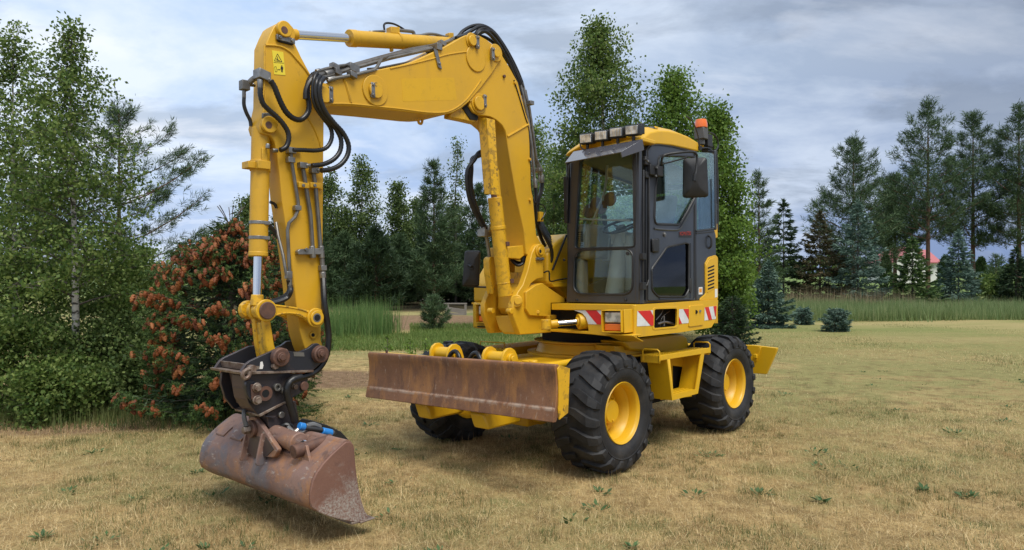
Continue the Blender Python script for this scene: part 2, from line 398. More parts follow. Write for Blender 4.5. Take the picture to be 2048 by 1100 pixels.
# ------------------------------------------------------------------ ground
def lawnmat():
    t = NT('lawn')
    a = t.noise(.35, 7, .62); b = t.noise(1.1, 8, .65); c_ = t.noise(6, 8, .7); d = t.noise(42, 6, .7)
    col_ = t.mix(t.thr(c_, .34, .66), (.275, .18, .078), (.65, .48, .22))
    col_ = t.mix(t.math('MULTIPLY', t.thr(d, .48, .66), .6), col_, (.17, .125, .06))
    g = t.math('ADD', t.math('MULTIPLY', t.thr(a, .47, .58), .75), t.math('MULTIPLY', t.thr(b, .50, .60), .6), clamp=True)
    sq = t.n('ShaderNodeSeparateXYZ'); t.l(t.coord(), sq.inputs[0]); bias = t.math('MULTIPLY', t.thr(sq.outputs[0], 1.5, 7), t.thr(sq.outputs[1], 6, 11))
    g = t.math('ADD', g, t.math('MULTIPLY', bias, t.thr(c_, .35, .6)), clamp=True)
    col_ = t.mix(t.math('MULTIPLY', g, .7), col_, (.20, .215, .078))
    sp_ = t.n('ShaderNodeSeparateXYZ'); t.l(t.coord(), sp_.inputs[0])
    mt = t.noise(2.6, 8, .7, .3); col_ = t.mix(t.math('MULTIPLY', t.thr(mt, .50, .62), .55), col_, (.155, .112, .05))
    far = t.thr(sp_.outputs[1], 13, 24)
    meadow = t.mix(t.thr(t.noise(.25, 7, .65, 0, (.35, 1, 1)), .40, .58), (.36, .295, .13), (.215, .23, .078))
    col_ = t.mix(far, col_, meadow)
    vf = t.thr(sp_.outputs[1], 44, 60); col_ = t.mix(vf, col_, (.16, .22, .07))
    # bare earth by the reed bed and under the birches
    def patch(x, y, r):
        s = t.n('ShaderNodeVectorMath', operation='SUBTRACT'); t.l(t.coord(), s.inputs[0]); s.inputs[1].default_value = (x, y, 0)
        k = t.n('ShaderNodeVectorMath', operation='MULTIPLY'); t.l(s.outputs[0], k.inputs[0]); k.inputs[1].default_value = (1 / r[0], 1 / r[1], 1)
        l = t.n('ShaderNodeVectorMath', operation='LENGTH'); t.l(k.outputs[0], l.inputs[0])
        return t.thr(t.math('SUBTRACT', 1.25, t.math('ADD', l.outputs['Value'], t.math('MULTIPLY', b, .5))), 0, .3)
    for x, y, r in ((-3.0, 26.5, (6.0, 4.5)), (-5.6, 8.6, (2.2, .8)), (-3.4, 12.0, (2.2, 1.2))):
        col_ = t.mix(patch(x, y, r), col_, t.mix(t.thr(c_, .35, .65), (.17, .105, .06), (.29, .195, .115)))
    col_ = t.mix(patch(-7, 43, (15, 11)), col_, t.mix(t.thr(c_, .4, .6), (.045, .038, .022), (.08, .065, .035)))  # shade under the wood behind the pond, painted into the ground colour
    t.set(col_, .95); t.p.inputs['Specular IOR Level'].default_value = .1
    t.bump(t.math('ADD', d, t.math('MULTIPLY', c_, .8)), .9, .03)
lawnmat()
V = []; Fq = []
gx = np.concatenate([[-900, -300, -120, -60], np.arange(-30, 31, 1.5), [60, 120, 300, 900]]); gy = np.concatenate([[-60, -20, -6], np.arange(0, 61, 1.5), [80, 120, 200, 400, 1500]])
X, Y = np.meshgrid(gx, gy); Z = np.where((Y > 9) & (Y < 80) & (abs(X) < 60), .035 * np.sin(X * .55 + 1) * np.sin(Y * .4), 0)
V = np.stack([X, Y, Z], -1).reshape(-1, 3); nx = len(gx); I = np.arange(len(gy) - 1)[:, None] * nx + np.arange(nx - 1)[None]
Fq = np.stack([I, I + 1, I + nx + 1, I + nx], -1).reshape(-1, 4)
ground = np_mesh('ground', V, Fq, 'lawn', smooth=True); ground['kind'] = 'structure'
# ------------------------------------------------------------------ plants
def unit(v): return v / np.maximum(np.linalg.norm(v, axis=-1, keepdims=True), 1e-9)
def blades(c, d, s, L, W):
    """diamond leaves: base c, direction d, side s"""
    L = np.asarray(L)[:, None] if np.ndim(L) else L; W = np.asarray(W)[:, None] if np.ndim(W) else W
    m = c + d * L * .45
    V = np.stack([c, m + s * W * .5, c + d * L, m - s * W * .5], 1).reshape(-1, 3)
    return V, np.arange(len(V)).reshape(-1, 4)
def tris(c, d, s, L, W):
    L = np.asarray(L)[:, None] if np.ndim(L) else L; W = np.asarray(W)[:, None] if np.ndim(W) else W
    V = np.stack([c - s * W * .5, c + s * W * .5, c + d * L], 1).reshape(-1, 3); return V, np.arange(len(V)).reshape(-1, 3)
def side_of(d, rng): return unit(np.cross(d, unit(rng.normal(size=d.shape))))
def interp(prof, t): p = np.array(prof); return np.interp(t, p[:, 0], p[:, 1])
def trunk_mesh(name, H, r, mat, parent, rng, limbs=(), lean=.02, base=-.05):
    m = MB(); ph = rng.uniform(0, 6, 2)
    ax = lambda z: np.array([math.sin(z * .9 + ph[0]) * lean * z, math.sin(z * .7 + ph[1]) * lean * z, z])
    m.tube([ax(base + (H - base) * k / 9) for k in range(10)], lambda t: max(r * (1 - t) ** .9, .004), 8, smooth=2)
    for pts, rr in limbs: m.tube([Vector(p) for p in pts], lambda t, rr=rr: max(rr * (1 - .85 * t), .003), 5, smooth=1)
    return m.build(name, mat, parent, smooth=60), ax
def broadleaf(name, label, loc, H, R, prof, n, leaf, seed, mat='birch_leaf', barkm='birch_bark', tr=.05, nl=34, clump=.16, per=26, droop=.3, first=.12, group=None, cat='tree', up=.6, wr=.7):
    rng = np.random.default_rng(seed); root = empty(name, loc); tag(root, label, cat, group)
    ph = rng.uniform(0, 6, 2); lean = .012
    ax = lambda z: np.stack([np.sin(z * .9 + ph[0]) * lean * z, np.sin(z * .7 + ph[1]) * lean * z, z], -1)
    hb = H * (first + (1 - first) * (np.arange(nl) + rng.uniform(0, 1, nl)) / nl * .97); az = np.arange(nl) * 2.4 + rng.uniform(-.5, .5, nl)
    Lb = R * interp(prof, hb / H) * rng.uniform(.72, 1.12, nl); el = up * rng.uniform(.5, 1.3, nl)
    dr = np.stack([np.cos(az), np.sin(az), np.zeros(nl)], -1)
    def lp(i, t): return ax(hb[i]) + dr[i] * (Lb[i] * t)[:, None] + np.array([0, 0, 1.]) * (Lb[i] * (el[i] * t - droop * t * t))[:, None]
    limbs = []
    for i in range(nl):
        tt = np.linspace(0, 1, 5); limbs.append(([p for p in lp(np.full(5, i), tt)], max(.006, tr * .34 * (1 - hb[i] / H))))
    m = MB(); m.tube([Vector(ax(np.array(-.05 + (H + .05) * k / 9))) for k in range(10)], lambda t: max(tr * (1 - t) ** .85, .004), 8, smooth=2)
    if nl > 12: m.build('trunk', barkm, root, smooth=60); m = MB()
    for pts, rr in limbs: m.tube([Vector(p) for p in pts], lambda t, rr=rr: max(rr * (1 - .8 * t), .003), 5, smooth=1)
    m.build1('limbs' if nl > 12 else 'trunk', 'grey_bark', root, smooth=60)
    nc = max(20, n // per); pw = Lb / Lb.sum(); bi = rng.choice(nl, nc, p=pw); bt = rng.beta(2.0, 1.1, nc)
    cc = lp(bi, bt) + rng.normal(size=(nc, 3)) * (R * .13) * np.array([1, 1, .8])
    ntop = max(3, nc // 22); cc[:ntop] = ax(H * rng.uniform(.86, 1.0, ntop)) + rng.normal(size=(ntop, 3)) * R * .05
    if nl > 30 and cat == 'tree':
        p0 = lp(bi, bt); p0[:ntop] = ax(np.full(ntop, H * .9)); dv = cc - p0; dl = np.linalg.norm(dv, axis=1); V, F = blades(p0, unit(dv), side_of(unit(dv), rng), dl * 1.15, np.full(nc, .006 + .0004 * loc[1])); np_mesh('twigs', V, F, 'grey_bark', root)
    ci = rng.integers(0, nc, n); cs = clump * rng.uniform(.6, 1.4, nc)
    c = cc[ci] + np.clip(rng.normal(size=(n, 3)), -1.5, 1.5) * cs[ci][:, None] * np.array([1, 1, .85]); c[:, 2] = np.maximum(c[:, 2], .02)
    d = unit(rng.normal(size=(n, 3)) + np.array([0, 0, -.55])); s = side_of(d, rng)
    L = leaf * rng.uniform(.7, 1.25, n); V, F = blades(c, d, s, L, L * wr)
    np_mesh('crown', V, F, mat, root); return root
def pine(name, label, loc, H, R, prof, seed, ntuft=900, needle=.22, nw=.028, K=9, mat='pine_needle', tr=.12, nl=60, first=.2, group=None, cat='tree', up=.35, fill=1.0):
    rng = np.random.default_rng(seed); root = empty(name, loc); tag(root, label, cat, group)
    wh = max(6, nl // 5); lev = np.repeat(np.linspace(first, .97, wh), 5)[:nl]; nl = len(lev); hb = H * (lev + rng.uniform(-.012, .012, nl))
    az = np.tile(np.arange(5) * math.tau / 5, wh)[:nl] + np.repeat(rng.uniform(0, 6, wh), 5)[:nl] + rng.uniform(-.35, .35, nl)
    Lb = R * interp(prof, hb / H) * rng.uniform(.5, 1.18, nl); el = up * (.3 + 1.3 * (hb / H)) * rng.uniform(.6, 1.3, nl)
    dr = np.stack([np.cos(az), np.sin(az), np.zeros(nl)], -1); sd = np.stack([-np.sin(az), np.cos(az), np.zeros(nl)], -1)
    z1 = np.array([0, 0, 1.])
    def lp(i, t): return z1 * hb[i][:, None] + dr[i] * (Lb[i] * t)[:, None] + z1 * (Lb[i] * (el[i] * t * .5 + .28 * t * t - .06))[:, None]
    m = MB(); m.tube([(0, 0, -.1 + (H + .1) * k / 8) for k in range(9)], lambda t: max(tr * (1 - t) ** .8, .012), 8, smooth=1)
    for i in range(nl): m.tube([Vector(p) for p in lp(np.full(4, i), np.linspace(0, 1, 4))], lambda t, r=max(.008, tr * .26 * Lb[i] / R): r * (1 - .7 * t), 4, smooth=1)
    # side twigs
    bi = rng.choice(nl, ntuft, p=Lb / Lb.sum()); bt = rng.beta(2.2, .9, ntuft)
    lat = rng.normal(size=ntuft) * .22 * Lb[bi] * (1.15 - bt * .6)
    c = lp(bi, bt) + sd[bi] * lat[:, None] + z1 * (np.abs(lat) * .25 + rng.normal(size=ntuft) * .05 * R)[:, None]
    k = max(4, ntuft // 60); c[:k] = z1 * (H * rng.uniform(.93, 1.0, k))[:, None] + rng.normal(size=(k, 3)) * .05 * R * np.array([1, 1, .3])
    axd = unit(dr[bi] * .7 + sd[bi] * np.sign(lat)[:, None] * .5 * rng.uniform(0, 1, ntuft)[:, None] + z1 * (.55 + rng.uniform(-.2, .5, ntuft))[:, None])
    m.build('trunk', 'pine_bark', root, smooth=60)
    C = np.repeat(c, K, 0) + np.repeat(axd, K, 0) * rng.uniform(-.6, .6, (ntuft * K, 1)) * needle
    D = unit(np.repeat(axd, K, 0) * .9 + rng.normal(size=(ntuft * K, 3)) * .62); S = side_of(D, rng)
    V, F = blades(C, D, S, needle * rng.uniform(.7, 1.2, ntuft * K), nw)
    np_mesh('crown', V, F, mat, root); return root
def spruce(name, label, loc, H, R, seed, n=9000, leaf=.17, lw=.045, mat='dark_needle', prof=((0, .9), (.06, 1), (.5, .56), (.9, .12), (1, .03)), tr=.07, group=None, cat='tree', nl=120, droop=.18, lat=.5, leader=True, upb=.45):
    rng = np.random.default_rng(seed); root = empty(name, loc); tag(root, label, cat, group)
    wh = max(8, nl // 6); lev = np.repeat(np.linspace(.03, .96, wh), 6); nl = len(lev); hb = H * (lev + rng.uniform(-.014, .014, nl))
    az = np.tile(np.arange(6) * math.tau / 6, wh) + np.repeat(rng.uniform(0, 6, wh), 6) + rng.uniform(-.3, .3, nl)
    Lb = R * interp(prof, lev) * rng.uniform(.55, 1.2, nl)
    dr = np.stack([np.cos(az), np.sin(az), np.zeros(nl)], -1); sd = np.stack([-np.sin(az), np.cos(az), np.zeros(nl)], -1); z1 = np.array([0, 0, 1.])
    upk = upb * lev
    def lp(i, t): return z1 * hb[i][:, None] + dr[i] * (Lb[i] * t)[:, None] + z1 * (Lb[i] * (upk[i] * t - droop * np.sin(t * 2.4)))[:, None]
    m = MB(); m.tube([(0, 0, -.05 + (H + .05) * k / 7) for k in range(8)], lambda t: max(tr * (1 - t), .006), 7, smooth=1)
    for i in range(nl): m.tube([Vector(p) for p in lp(np.full(3, i), np.linspace(0, .95, 3))], lambda t, r=max(.004, tr * .2 * Lb[i] / R): r * (1 - .7 * t), 4, smooth=1)
    m.build('trunk', 'grey_bark', root, smooth=60)
    bi = rng.choice(nl, n, p=Lb / Lb.sum()); bt = rng.uniform(.12, 1.02, n) ** .75
    sg = rng.choice([-1, 1], n); la = rng.uniform(0, 1, n) ** .8 * lat * Lb[bi] * (1.1 - bt) * sg
    c = lp(bi, bt) + sd[bi] * la[:, None] + z1 * (-np.abs(la) * .12 + rng.normal(size=n) * .018 * R)[:, None]; c[:, 2] = np.maximum(c[:, 2], .02)
    d = unit(dr[bi] * .8 + sd[bi] * (sg * rng.uniform(.1, 1.0, n))[:, None] + z1 * rng.uniform(-.35, .3, n)[:, None] + rng.normal(size=(n, 3)) * .22)
    if leader: k = n // 90; c[:k] = z1 * (H * rng.uniform(.9, 1.0, k))[:, None]; d[:k] = unit(rng.normal(size=(k, 3)) * .6 + z1)
    V, F = blades(c, d, side_of(d, rng), leaf * rng.uniform(.65, 1.2, n), lw)
    np_mesh('crown', V, F, mat, root); return root
def thuja(name, label, loc, H, R, seed, n=3500, leaf=.2, lw=.08, mat='thuja_leaf', group=None):
    rng = np.random.default_rng(seed); root = empty(name, loc); tag(root, label, 'tree', group)
    m = MB(); m.tube([(0, 0, -.05), (0, 0, H * .5), (0, 0, H * .9)], lambda t: .06 * (1 - t) + .01, 6, smooth=1); m.build('trunk', 'grey_bark', root)
    z = H * rng.uniform(.01, .98, n) ** .9; r = R * interp(((0, .8), (.15, 1), (.55, .85), (.85, .45), (1, .05)), z / H) * rng.uniform(.45, 1.05, n) ** .5
    a = rng.uniform(0, math.tau, n); r = r * (1 + .14 * np.sin(a * 5 + z * 2.3 + seed))
    o = np.stack([np.cos(a), np.sin(a), 0 * a], -1); c = o * r[:, None] + np.stack([0 * a, 0 * a, z], -1)
    d = unit(o * .5 + np.array([0, 0, 1.]) + rng.normal(size=(n, 3)) * .35); V, F = blades(c, d, side_of(d, rng), leaf * rng.uniform(.6, 1.2, n), lw)
    np_mesh('crown', V, F, mat, root); return root
def at(px, d, py=None): return (wp(px, d).x, d, 0)
def hw(px, d): return px / FPX * d
BIRCH = ((0, .35), (.1, .75), (.3, 1), (.5, .9), (.7, .66), (.88, .34), (1, .08))
ROUND = ((0, .8), (.2, 1), (.5, 1), (.75, .8), (1, .25))
PINE = ((0, .55), (.25, .95), (.45, 1), (.65, .75), (.85, .42), (1, .08))
YPINE = ((0, .9), (.2, 1), (.5, .75), (.8, .38), (1, .06))
# --- birches and scrub at the left edge
broadleaf('birch', 'young birch whose white stem shows above the scrub at the left', at(150, 9.2), hz(56, 9.2), hw(150, 9.2), BIRCH, 16500, .050, 11, tr=.058, nl=52, clump=.085, per=22, group='young birches at the left edge', first=.27)
broadleaf('birch', 'young birch left of the white stemmed one, farthest left in the photo', at(28, 9.8), hz(50, 9.8), hw(125, 9.8), BIRCH, 14500, .050, 12, tr=.045, nl=46, clump=.085, per=22, group='young birches at the left edge', first=.14)
broadleaf('birch', 'short leafy birch right of the white stemmed birch, standing before the bare twigged pine', at(262, 10.2), hz(500, 10.2), hw(95, 10.2), ROUND, 12000, .052, 13, tr=.03, nl=30, clump=.12, group='young birches at the left edge', first=.05)
broadleaf('birch', 'birch deep in the left thicket behind the white stemmed birch', at(95, 11.6), hz(250, 11.6), hw(150, 11.6), BIRCH, 7500, .060, 14, mat='dull_leaf', tr=.04, nl=34, clump=.13, group='young birches at the left edge', first=.05)
for i, (px, d, py, w, lab) in enumerate(((30, 8.9, 650, 120, 'low leafy shrub at the foot of the left birches, nearest the picture edge'), (215, 9.3, 640, 90, 'low leafy shrub under the white stemmed birch, right of its foot'), (120, 8.7, 735, 80, 'lowest shrub at the grass edge under the left birches'), (300, 9.9, 640, 70, 'small dark shrub between the left birches and the red coned spruce'), (-60, 9.2, 480, 130, 'leafy shrub reaching in from beyond the left picture edge'))):
    broadleaf('shrub', lab, at(px, d), hz(py, d), hw(w, d), ROUND, 9000, .050, 30 + i, mat='dull_leaf' if i % 2 else 'birch_leaf', barkm='grey_bark', tr=.02, nl=26, clump=.11, first=.02, group='scrub under the left birches', cat='shrub')
pine('pine', 'ragged pine behind the left birches with long bare tipped branches', at(238, 13.5), hz(225, 13.5), hw(168, 13.5), ((0, .6), (.3, .9), (.6, 1), (.8, .6), (1, .1)), 41, 1500, .13, .010, 22, tr=.075, nl=55, first=.2, up=.55)
# --- red coned spruce beside the bucket
def cone_spruce():
    d0 = 8.9; H, Rr = hz(438, d0), 1.12; rng = np.random.default_rng(77); root = empty('spruce', at(462, d0)); tag(root, 'bushy spruce hung with orange brown cones behind the bucket', 'tree')
    prof = ((0, .86), (.12, 1.0), (.3, .98), (.55, .86), (.72, .62), (.87, .32), (1, .03)); z1 = np.array([0, 0, 1.])
    nl = 150; lev = np.sort(rng.uniform(.03, .97, nl)); hb = H * lev; az = np.arange(nl) * 2.4 + rng.uniform(-.3, .3, nl)
    Lb = Rr * interp(prof, lev) * rng.uniform(.75, 1.12, nl); dr = np.stack([np.cos(az), np.sin(az), 0 * az], -1); sd = np.stack([-np.sin(az), np.cos(az), 0 * az], -1)
    def lp(i, t): return z1 * hb[i][:, None] + dr[i] * (Lb[i] * t)[:, None] + z1 * (Lb[i] * ((.1 + .35 * lev[i]) * t - .12 * np.sin(t * 2.6)))[:, None]
    m = MB(); m.tube([(0, 0, -.05 + H * k / 6) for k in range(7)], lambda t: .06 * (1 - t) + .008, 8, smooth=1)
    for i in range(nl): m.tube([Vector(p) for p in lp(np.full(4, i), np.linspace(0, 1, 4))], lambda t: .011 * (1 - .75 * t), 4, smooth=1)
    for k in range(6): a = k * 1.05; m.tube([(0, 0, H - .12), (math.cos(a) * .10, math.sin(a) * .10, H + .06), (math.cos(a) * .17, math.sin(a) * .17, H + .16)], .006, 4)
    m.build('trunk', 'grey_bark', root, smooth=60)
    ns = 3600; bi = rng.choice(nl, ns, p=Lb / Lb.sum()); bt = rng.beta(2.4, .8, ns); sg = rng.choice([-1, 1], ns); la = rng.uniform(0, 1, ns) * .42 * Lb[bi] * (1.15 - bt) * sg
    c = lp(bi, bt) + sd[bi] * la[:, None] + rng.normal(size=(ns, 3)) * .035; c[:, 2] = np.maximum(c[:, 2], .03)
    ad = unit(dr[bi] * .8 + sd[bi] * (sg * rng.uniform(.0, .9, ns))[:, None] + z1 * rng.uniform(-.3, .35, ns)[:, None])
    K = 34; n = ns * K; sl = rng.uniform(.09, .17, ns)
    C = np.repeat(c, K, 0) + np.repeat(ad * sl[:, None], K, 0) * rng.uniform(0, 1, (n, 1)); D = unit(np.repeat(ad, K, 0) * .75 + unit(rng.normal(size=(n, 3)))); S = side_of(D, rng)
    V, F = tris(C, D, S, rng.uniform(.024, .044, n), .0075); cr = np_mesh('crown', V, F, 'green_needle', root)
    # inner dark boughs
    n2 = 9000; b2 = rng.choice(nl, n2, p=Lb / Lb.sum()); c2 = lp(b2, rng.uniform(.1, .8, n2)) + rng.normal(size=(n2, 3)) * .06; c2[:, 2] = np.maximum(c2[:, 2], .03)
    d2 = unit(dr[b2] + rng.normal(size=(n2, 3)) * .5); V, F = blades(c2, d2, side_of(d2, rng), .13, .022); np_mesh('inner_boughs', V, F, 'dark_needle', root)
    # cones, drooping from the shoot tips
    def cone_shape(sc, o=(0, 0, 0), seed=0, tl=(0, 0)):
        r = random.Random(seed); m = MB(); nz, na = 7, 7; vs = []
        for i in range(nz + 1):
            t = i / nz; rad = (.006 + .022 * math.sin(math.pi * min(1, t * .92 + .08)) ** .7) * sc
            for j in range(na):
                a = j * math.tau / na + (i % 2) * math.pi / na; q = rad * (1 + .22 * ((i + j) % 2) + r.uniform(-.12, .12)); z = -t * .115 * sc
                vs.append((o[0] + math.cos(a) * q + z * tl[0], o[1] + math.sin(a) * q + z * tl[1], o[2] + z))
        fs = []
        for i in range(nz):
            for j in range(na): fs.append((i * na + j, i * na + (j + 1) % na, (i + 1) * na + (j + 1) % na, (i + 1) * na + j))
        fs += [tuple(range(na)), tuple(nz * na + j for j in range(na - 1, -1, -1))]; m.add(vs, fs); return m
    nc = 1500; bi = rng.choice(nl, nc, p=Lb * (.10 + lev) / (Lb * (.10 + lev)).sum()); bt = rng.uniform(.72, 1.03, nc); sg = rng.choice([-1, 1], nc); la = rng.uniform(0, .3, nc) * Lb[bi] * (1.2 - bt) * sg
    cp = lp(bi, bt) + sd[bi] * la[:, None] + rng.normal(size=(nc, 3)) * .03; cp = cp[cp[:, 2] > .22]; nc = len(cp)
    cl = cp[rng.integers(0, nc, 120)] + rng.normal(size=(120, 3)) * .035; cl = cl[cl[:, 2] > .2]; cp = np.concatenate([cp, cl])
    vis = np.argsort(cp[:, 1]); protos = [cone_shape(1.0, seed=s).build('cone', 'cone_scale', root, smooth=0) for s in range(3)]
    rest = MB()
    for q, i in enumerate(vis):
        p = cp[i]; sc = random.Random(int(i)).uniform(.6, 1.02); tl = (random.Random(int(i) + 7).uniform(-.5, .5), random.Random(int(i) + 9).uniform(-.5, .5))
        if q < 99:
            o = protos[q] if q < 3 else protos[q % 3].copy()
            if q >= 3: col.objects.link(o); o.parent = root
            o.location = p; o.scale = (sc,) * 3; o.rotation_euler = (tl[0], tl[1], q * 1.3)
        else:
            b = cone_shape(sc, p, int(i), tl); rest.add(b.v, b.f)
    r = rest.build('cones', 'cone_scale', root, smooth=0); r['kind'] = 'stuff'
cone_spruce()
spruce('spruce', 'dark spruce mostly hidden behind the red coned spruce', at(560, 13), hz(505, 13), hw(85, 13), 78, 7000, .10, .022)
# --- wood behind the pond
def far_birch(px, d, py, w, lab, seed, mat='dull_leaf', n=11000, leaf=.14, first=.07, cl=.24, prof=BIRCH, **k):
    broadleaf('birch', lab, at(px, d), hz(py, d), hw(w, d), prof, n, leaf, seed, mat=mat, tr=.09, nl=44, clump=cl, first=first, group='birches in the wood behind the pond', **k)
far_birch(500, 40, 396, 52, 'dark birch seen left of the bucket cylinder above the red coned spruce', 101)
far_birch(452, 43, 470, 60, 'low rounded birch left of the bucket cylinder at the wood edge', 108)
far_birch(655, 41, 350, 46, 'birch rising just right of the excavator stick', 102)
far_birch(722, 42, 316, 44, 'slim drooping birch, tallest between the stick and the boom cylinder', 103)
far_birch(797, 44, 362, 36, 'slender loose birch with two thin tops between two pines', 104)
far_birch(690, 44, 425, 50, 'shorter birch between the stick side birch and the slim drooping birch', 105)
far_birch(835, 46, 400, 45, 'pale birch deep in the wood left of the dense pine', 106)
far_birch(1075, 30, 250, 70, 'birch filling the gap between the boom and the cab', 107, mat='birch_leaf', n=12000, leaf=.11)
FG = 'pines in the wood behind the pond'
for i, (px, d, py, w, lab) in enumerate(((868, 37, 326, 66, 'dense dark pine behind the small pine bush, left of the boom'), (752, 35, 458, 62, 'shorter pine with a thin stem behind the reeds'), (630, 38, 415, 60, 'pine half hidden by the excavator stick'), (958, 40, 372, 60, 'pine right behind the far mirror'), (560, 39, 425, 55, 'pine between the bucket cylinder and the stick'), (1020, 42, 400, 70, 'pine seen through the gap behind the boom cylinder'), (690, 39, 470, 50, 'low pine right of the stick, under the drooping birch'), (910, 44, 410, 55, 'pine standing behind the sparse larch'), (800, 40, 475, 50, 'low pine between the reeds pine and the dense dark pine'))):
    pine('pine', lab, at(px, d), hz(py, d), hw(w, d), YPINE, 120 + i, 1900, .30, .034, 9, mat='dark_needle' if i % 3 == 1 else 'pine_needle', tr=.11, nl=75, first=.05 if i else .12, group=FG)
pine('pine', 'young pale green pine beside the left cab edge', at(1108, 21), hz(388, 21), hw(36, 21), YPINE, 140, 420, .22, .016, 12, mat='green_needle', tr=.04, nl=35, first=.1)
broadleaf('larch', 'sparse thin topped larch above the wood, left of the boom cylinder', at(912, 41), hz(276, 41), hw(36, 41), ((0, .9), (.4, 1), (.7, .6), (1, .1)), 3200, .13, 150, mat='dull_leaf', barkm='grey_bark', tr=.09, nl=46, clump=.22, per=12, first=.2, up=.15, droop=.2)
for i in range(17):
    px = 585 + i * 25; thuja('thuja', 'dark columnar thuja in the hedge row at the back of the pond', at(px + (i * 37 % 9 - 4), 46.5), hz(478 + (i * 53) % 26, 46.5), hw(21, 46.5), 200 + i, 2600, .24, .10, group='thuja hedge behind the pond')
for i, (px, w, py) in enumerate(((470, 60, 520), (600, 55, 535), (650, 50, 545), (705, 55, 530), (770, 50, 540), (830, 55, 530), (900, 55, 535), (960, 60, 530), (1030, 60, 530))):
    broadleaf('shrub', 'dark undergrowth bush at the foot of the wood behind the pond', at(px, 42.5 + i % 3), hz(py, 43), hw(w, 43), ROUND, 3200, .17, 400 + i, mat='thuja_leaf', barkm='grey_bark', tr=.03, nl=22, clump=.25, first=.02, group='undergrowth below the wood', cat='shrub')
# --- tall birches behind the cab
BG = 'tall birches behind the cab'
broadleaf('birch', 'tallest birch, standing behind the cab lamps', at(1205, 21), hz(48, 21), hw(118, 21), ((0, .5), (.1, .95), (.3, 1), (.55, .92), (.75, .68), (.9, .36), (1, .08)), 42000, .092, 160, tr=.13, nl=70, clump=.19, first=.08, group=BG)
broadleaf('birch', 'bright green birch behind the cab roof and the beacon', at(1345, 20), hz(146, 20), hw(100, 20), ((0, .5), (.1, .9), (.35, 1), (.6, .85), (.8, .5), (1, .08)), 34000, .092, 161, mat='bright_leaf', tr=.11, nl=60, clump=.19, first=.08, group=BG)
broadleaf('birch', 'yellow green birch with branches down to the grass, right of the cab', at(1434, 18), hz(215, 18), hw(70, 18), ((0, .5), (.1, .95), (.35, 1), (.6, .8), (.8, .45), (1, .08)), 34000, .084, 162, mat='bright_leaf', tr=.08, nl=70, clump=.16, first=.05, group=BG, up=.35)
broadleaf('birch', 'leafy birch low behind the boom foot and cab window', at(1128, 24), hz(300, 24), hw(90, 24), ROUND, 13000, .1, 163, tr=.08, nl=40, clump=.22, first=.05, group=BG)
spruce('spruce', 'low dark spruce bush behind the rear wheel', at(1464, 17), hz(592, 17), hw(44, 17), 164, 6000, .11, .024, prof=((0, .9), (.2, 1), (.6, .8), (1, .1)), leader=False)
pine('pine', 'pine rising behind the yellow green birch', at(1518, 36), hz(345, 36), hw(50, 36), YPINE, 165, 900, .28, .03, 9, tr=.1, nl=60, first=.15)
# --- tree row on the right
spruce('spruce', 'dark green spruce with a bare leader, leftmost in the row on the right', at(1567, 39), hz(402, 39), hw(72, 39), 170, 9000, .27, .06, nl=110, mat='dark_needle')
spruce('spruce', 'rusty brown spruce in the row on the right', at(1640, 38), hz(425, 38), hw(72, 38), 171, 9000, .26, .06, mat='brown_needle', nl=110)
spruce('spruce', 'big blue spruce in front of the shortest pine on the right', at(1716, 37), hz(404, 37), hw(78, 37), 172, 10000, .26, .06, mat='blue_needle', nl=120)
spruce('spruce', 'fresh green spruce in front of the red roofed house', at(1825, 35), hz(476, 35), hw(60, 35), 173, 7500, .23, .055, mat='green_needle')
spruce('spruce', 'grey blue spruce between the two tall bare stemmed pines', at(1917, 36), hz(464, 36), hw(50, 36), 174, 7500, .24, .055, mat='blue_needle')
spruce('spruce', 'dark grey spruce at the right picture edge', at(2032, 35), hz(496, 35), hw(46, 35), 175, 6500, .23, .055, mat='dark_needle')
RP = 'tall pines on the right'
TP = ((0, .6), (.3, .9), (.42, 1), (.6, .85), (.78, .5), (.9, .3), (1, .07))
for i, (px, d, py, w, fi, lab) in enumerate(((1707, 41, 278, 92, .22, 'shortest of the tall pines on the right, behind the blue spruce'), (1856, 42, 204, 100, .33, 'tall pine with a reddish bare stem beside the red roofed house'), (1946, 43, 226, 84, .30, 'tall pine right of the one by the house'), (2038, 41, 210, 88, .30, 'tall pine cut by the right picture edge'), (2130, 42, 230, 90, .4, 'tall pine just beyond the right picture edge'), (1790, 46, 350, 70, .40, 'thin pine behind the gap left of the red roofed house'))):
    pine('pine', lab, at(px, d), hz(py, d), hw(w, d), TP, 180 + i, 2300, .30, .030, 10, tr=.15, nl=70, first=fi, group=RP, up=.3)
thuja('thuja', 'slim dark thuja left of the red roofed house', at(1772, 60), hz(505, 60), hw(11, 60), 190, 1200, .3, .14)
thuja('thuja', 'slim dark thuja right of the red roofed house', at(1891, 60), hz(513, 60), hw(15, 60), 191, 1200, .3, .14)
thuja('thuja', 'slim thuja behind the stem of the pine right of the house', at(1962, 62), hz(516, 62), hw(13, 62), 192, 1200, .3, .14)
broadleaf('shrub', 'loose pale shrub between the grey blue spruce and the dark grey spruce', at(1985, 36), hz(556, 36), hw(42, 36), ROUND, 2600, .13, 193, mat='birch_leaf', barkm='grey_bark', tr=.02, nl=20, clump=.14, first=.05, cat='shrub')
pine('pine', 'small pine standing behind the loose pale shrub', at(1992, 55), hz(512, 55), hw(28, 55), YPINE, 194, 300, .3, .05, 8, tr=.08, nl=40)
spruce('spruce', 'young pale blue spruce right of the rear blade', at(1537, 24), hz(526, 24), hw(58, 24), 195, 12000, .15, .040, mat='blue_needle', nl=96)
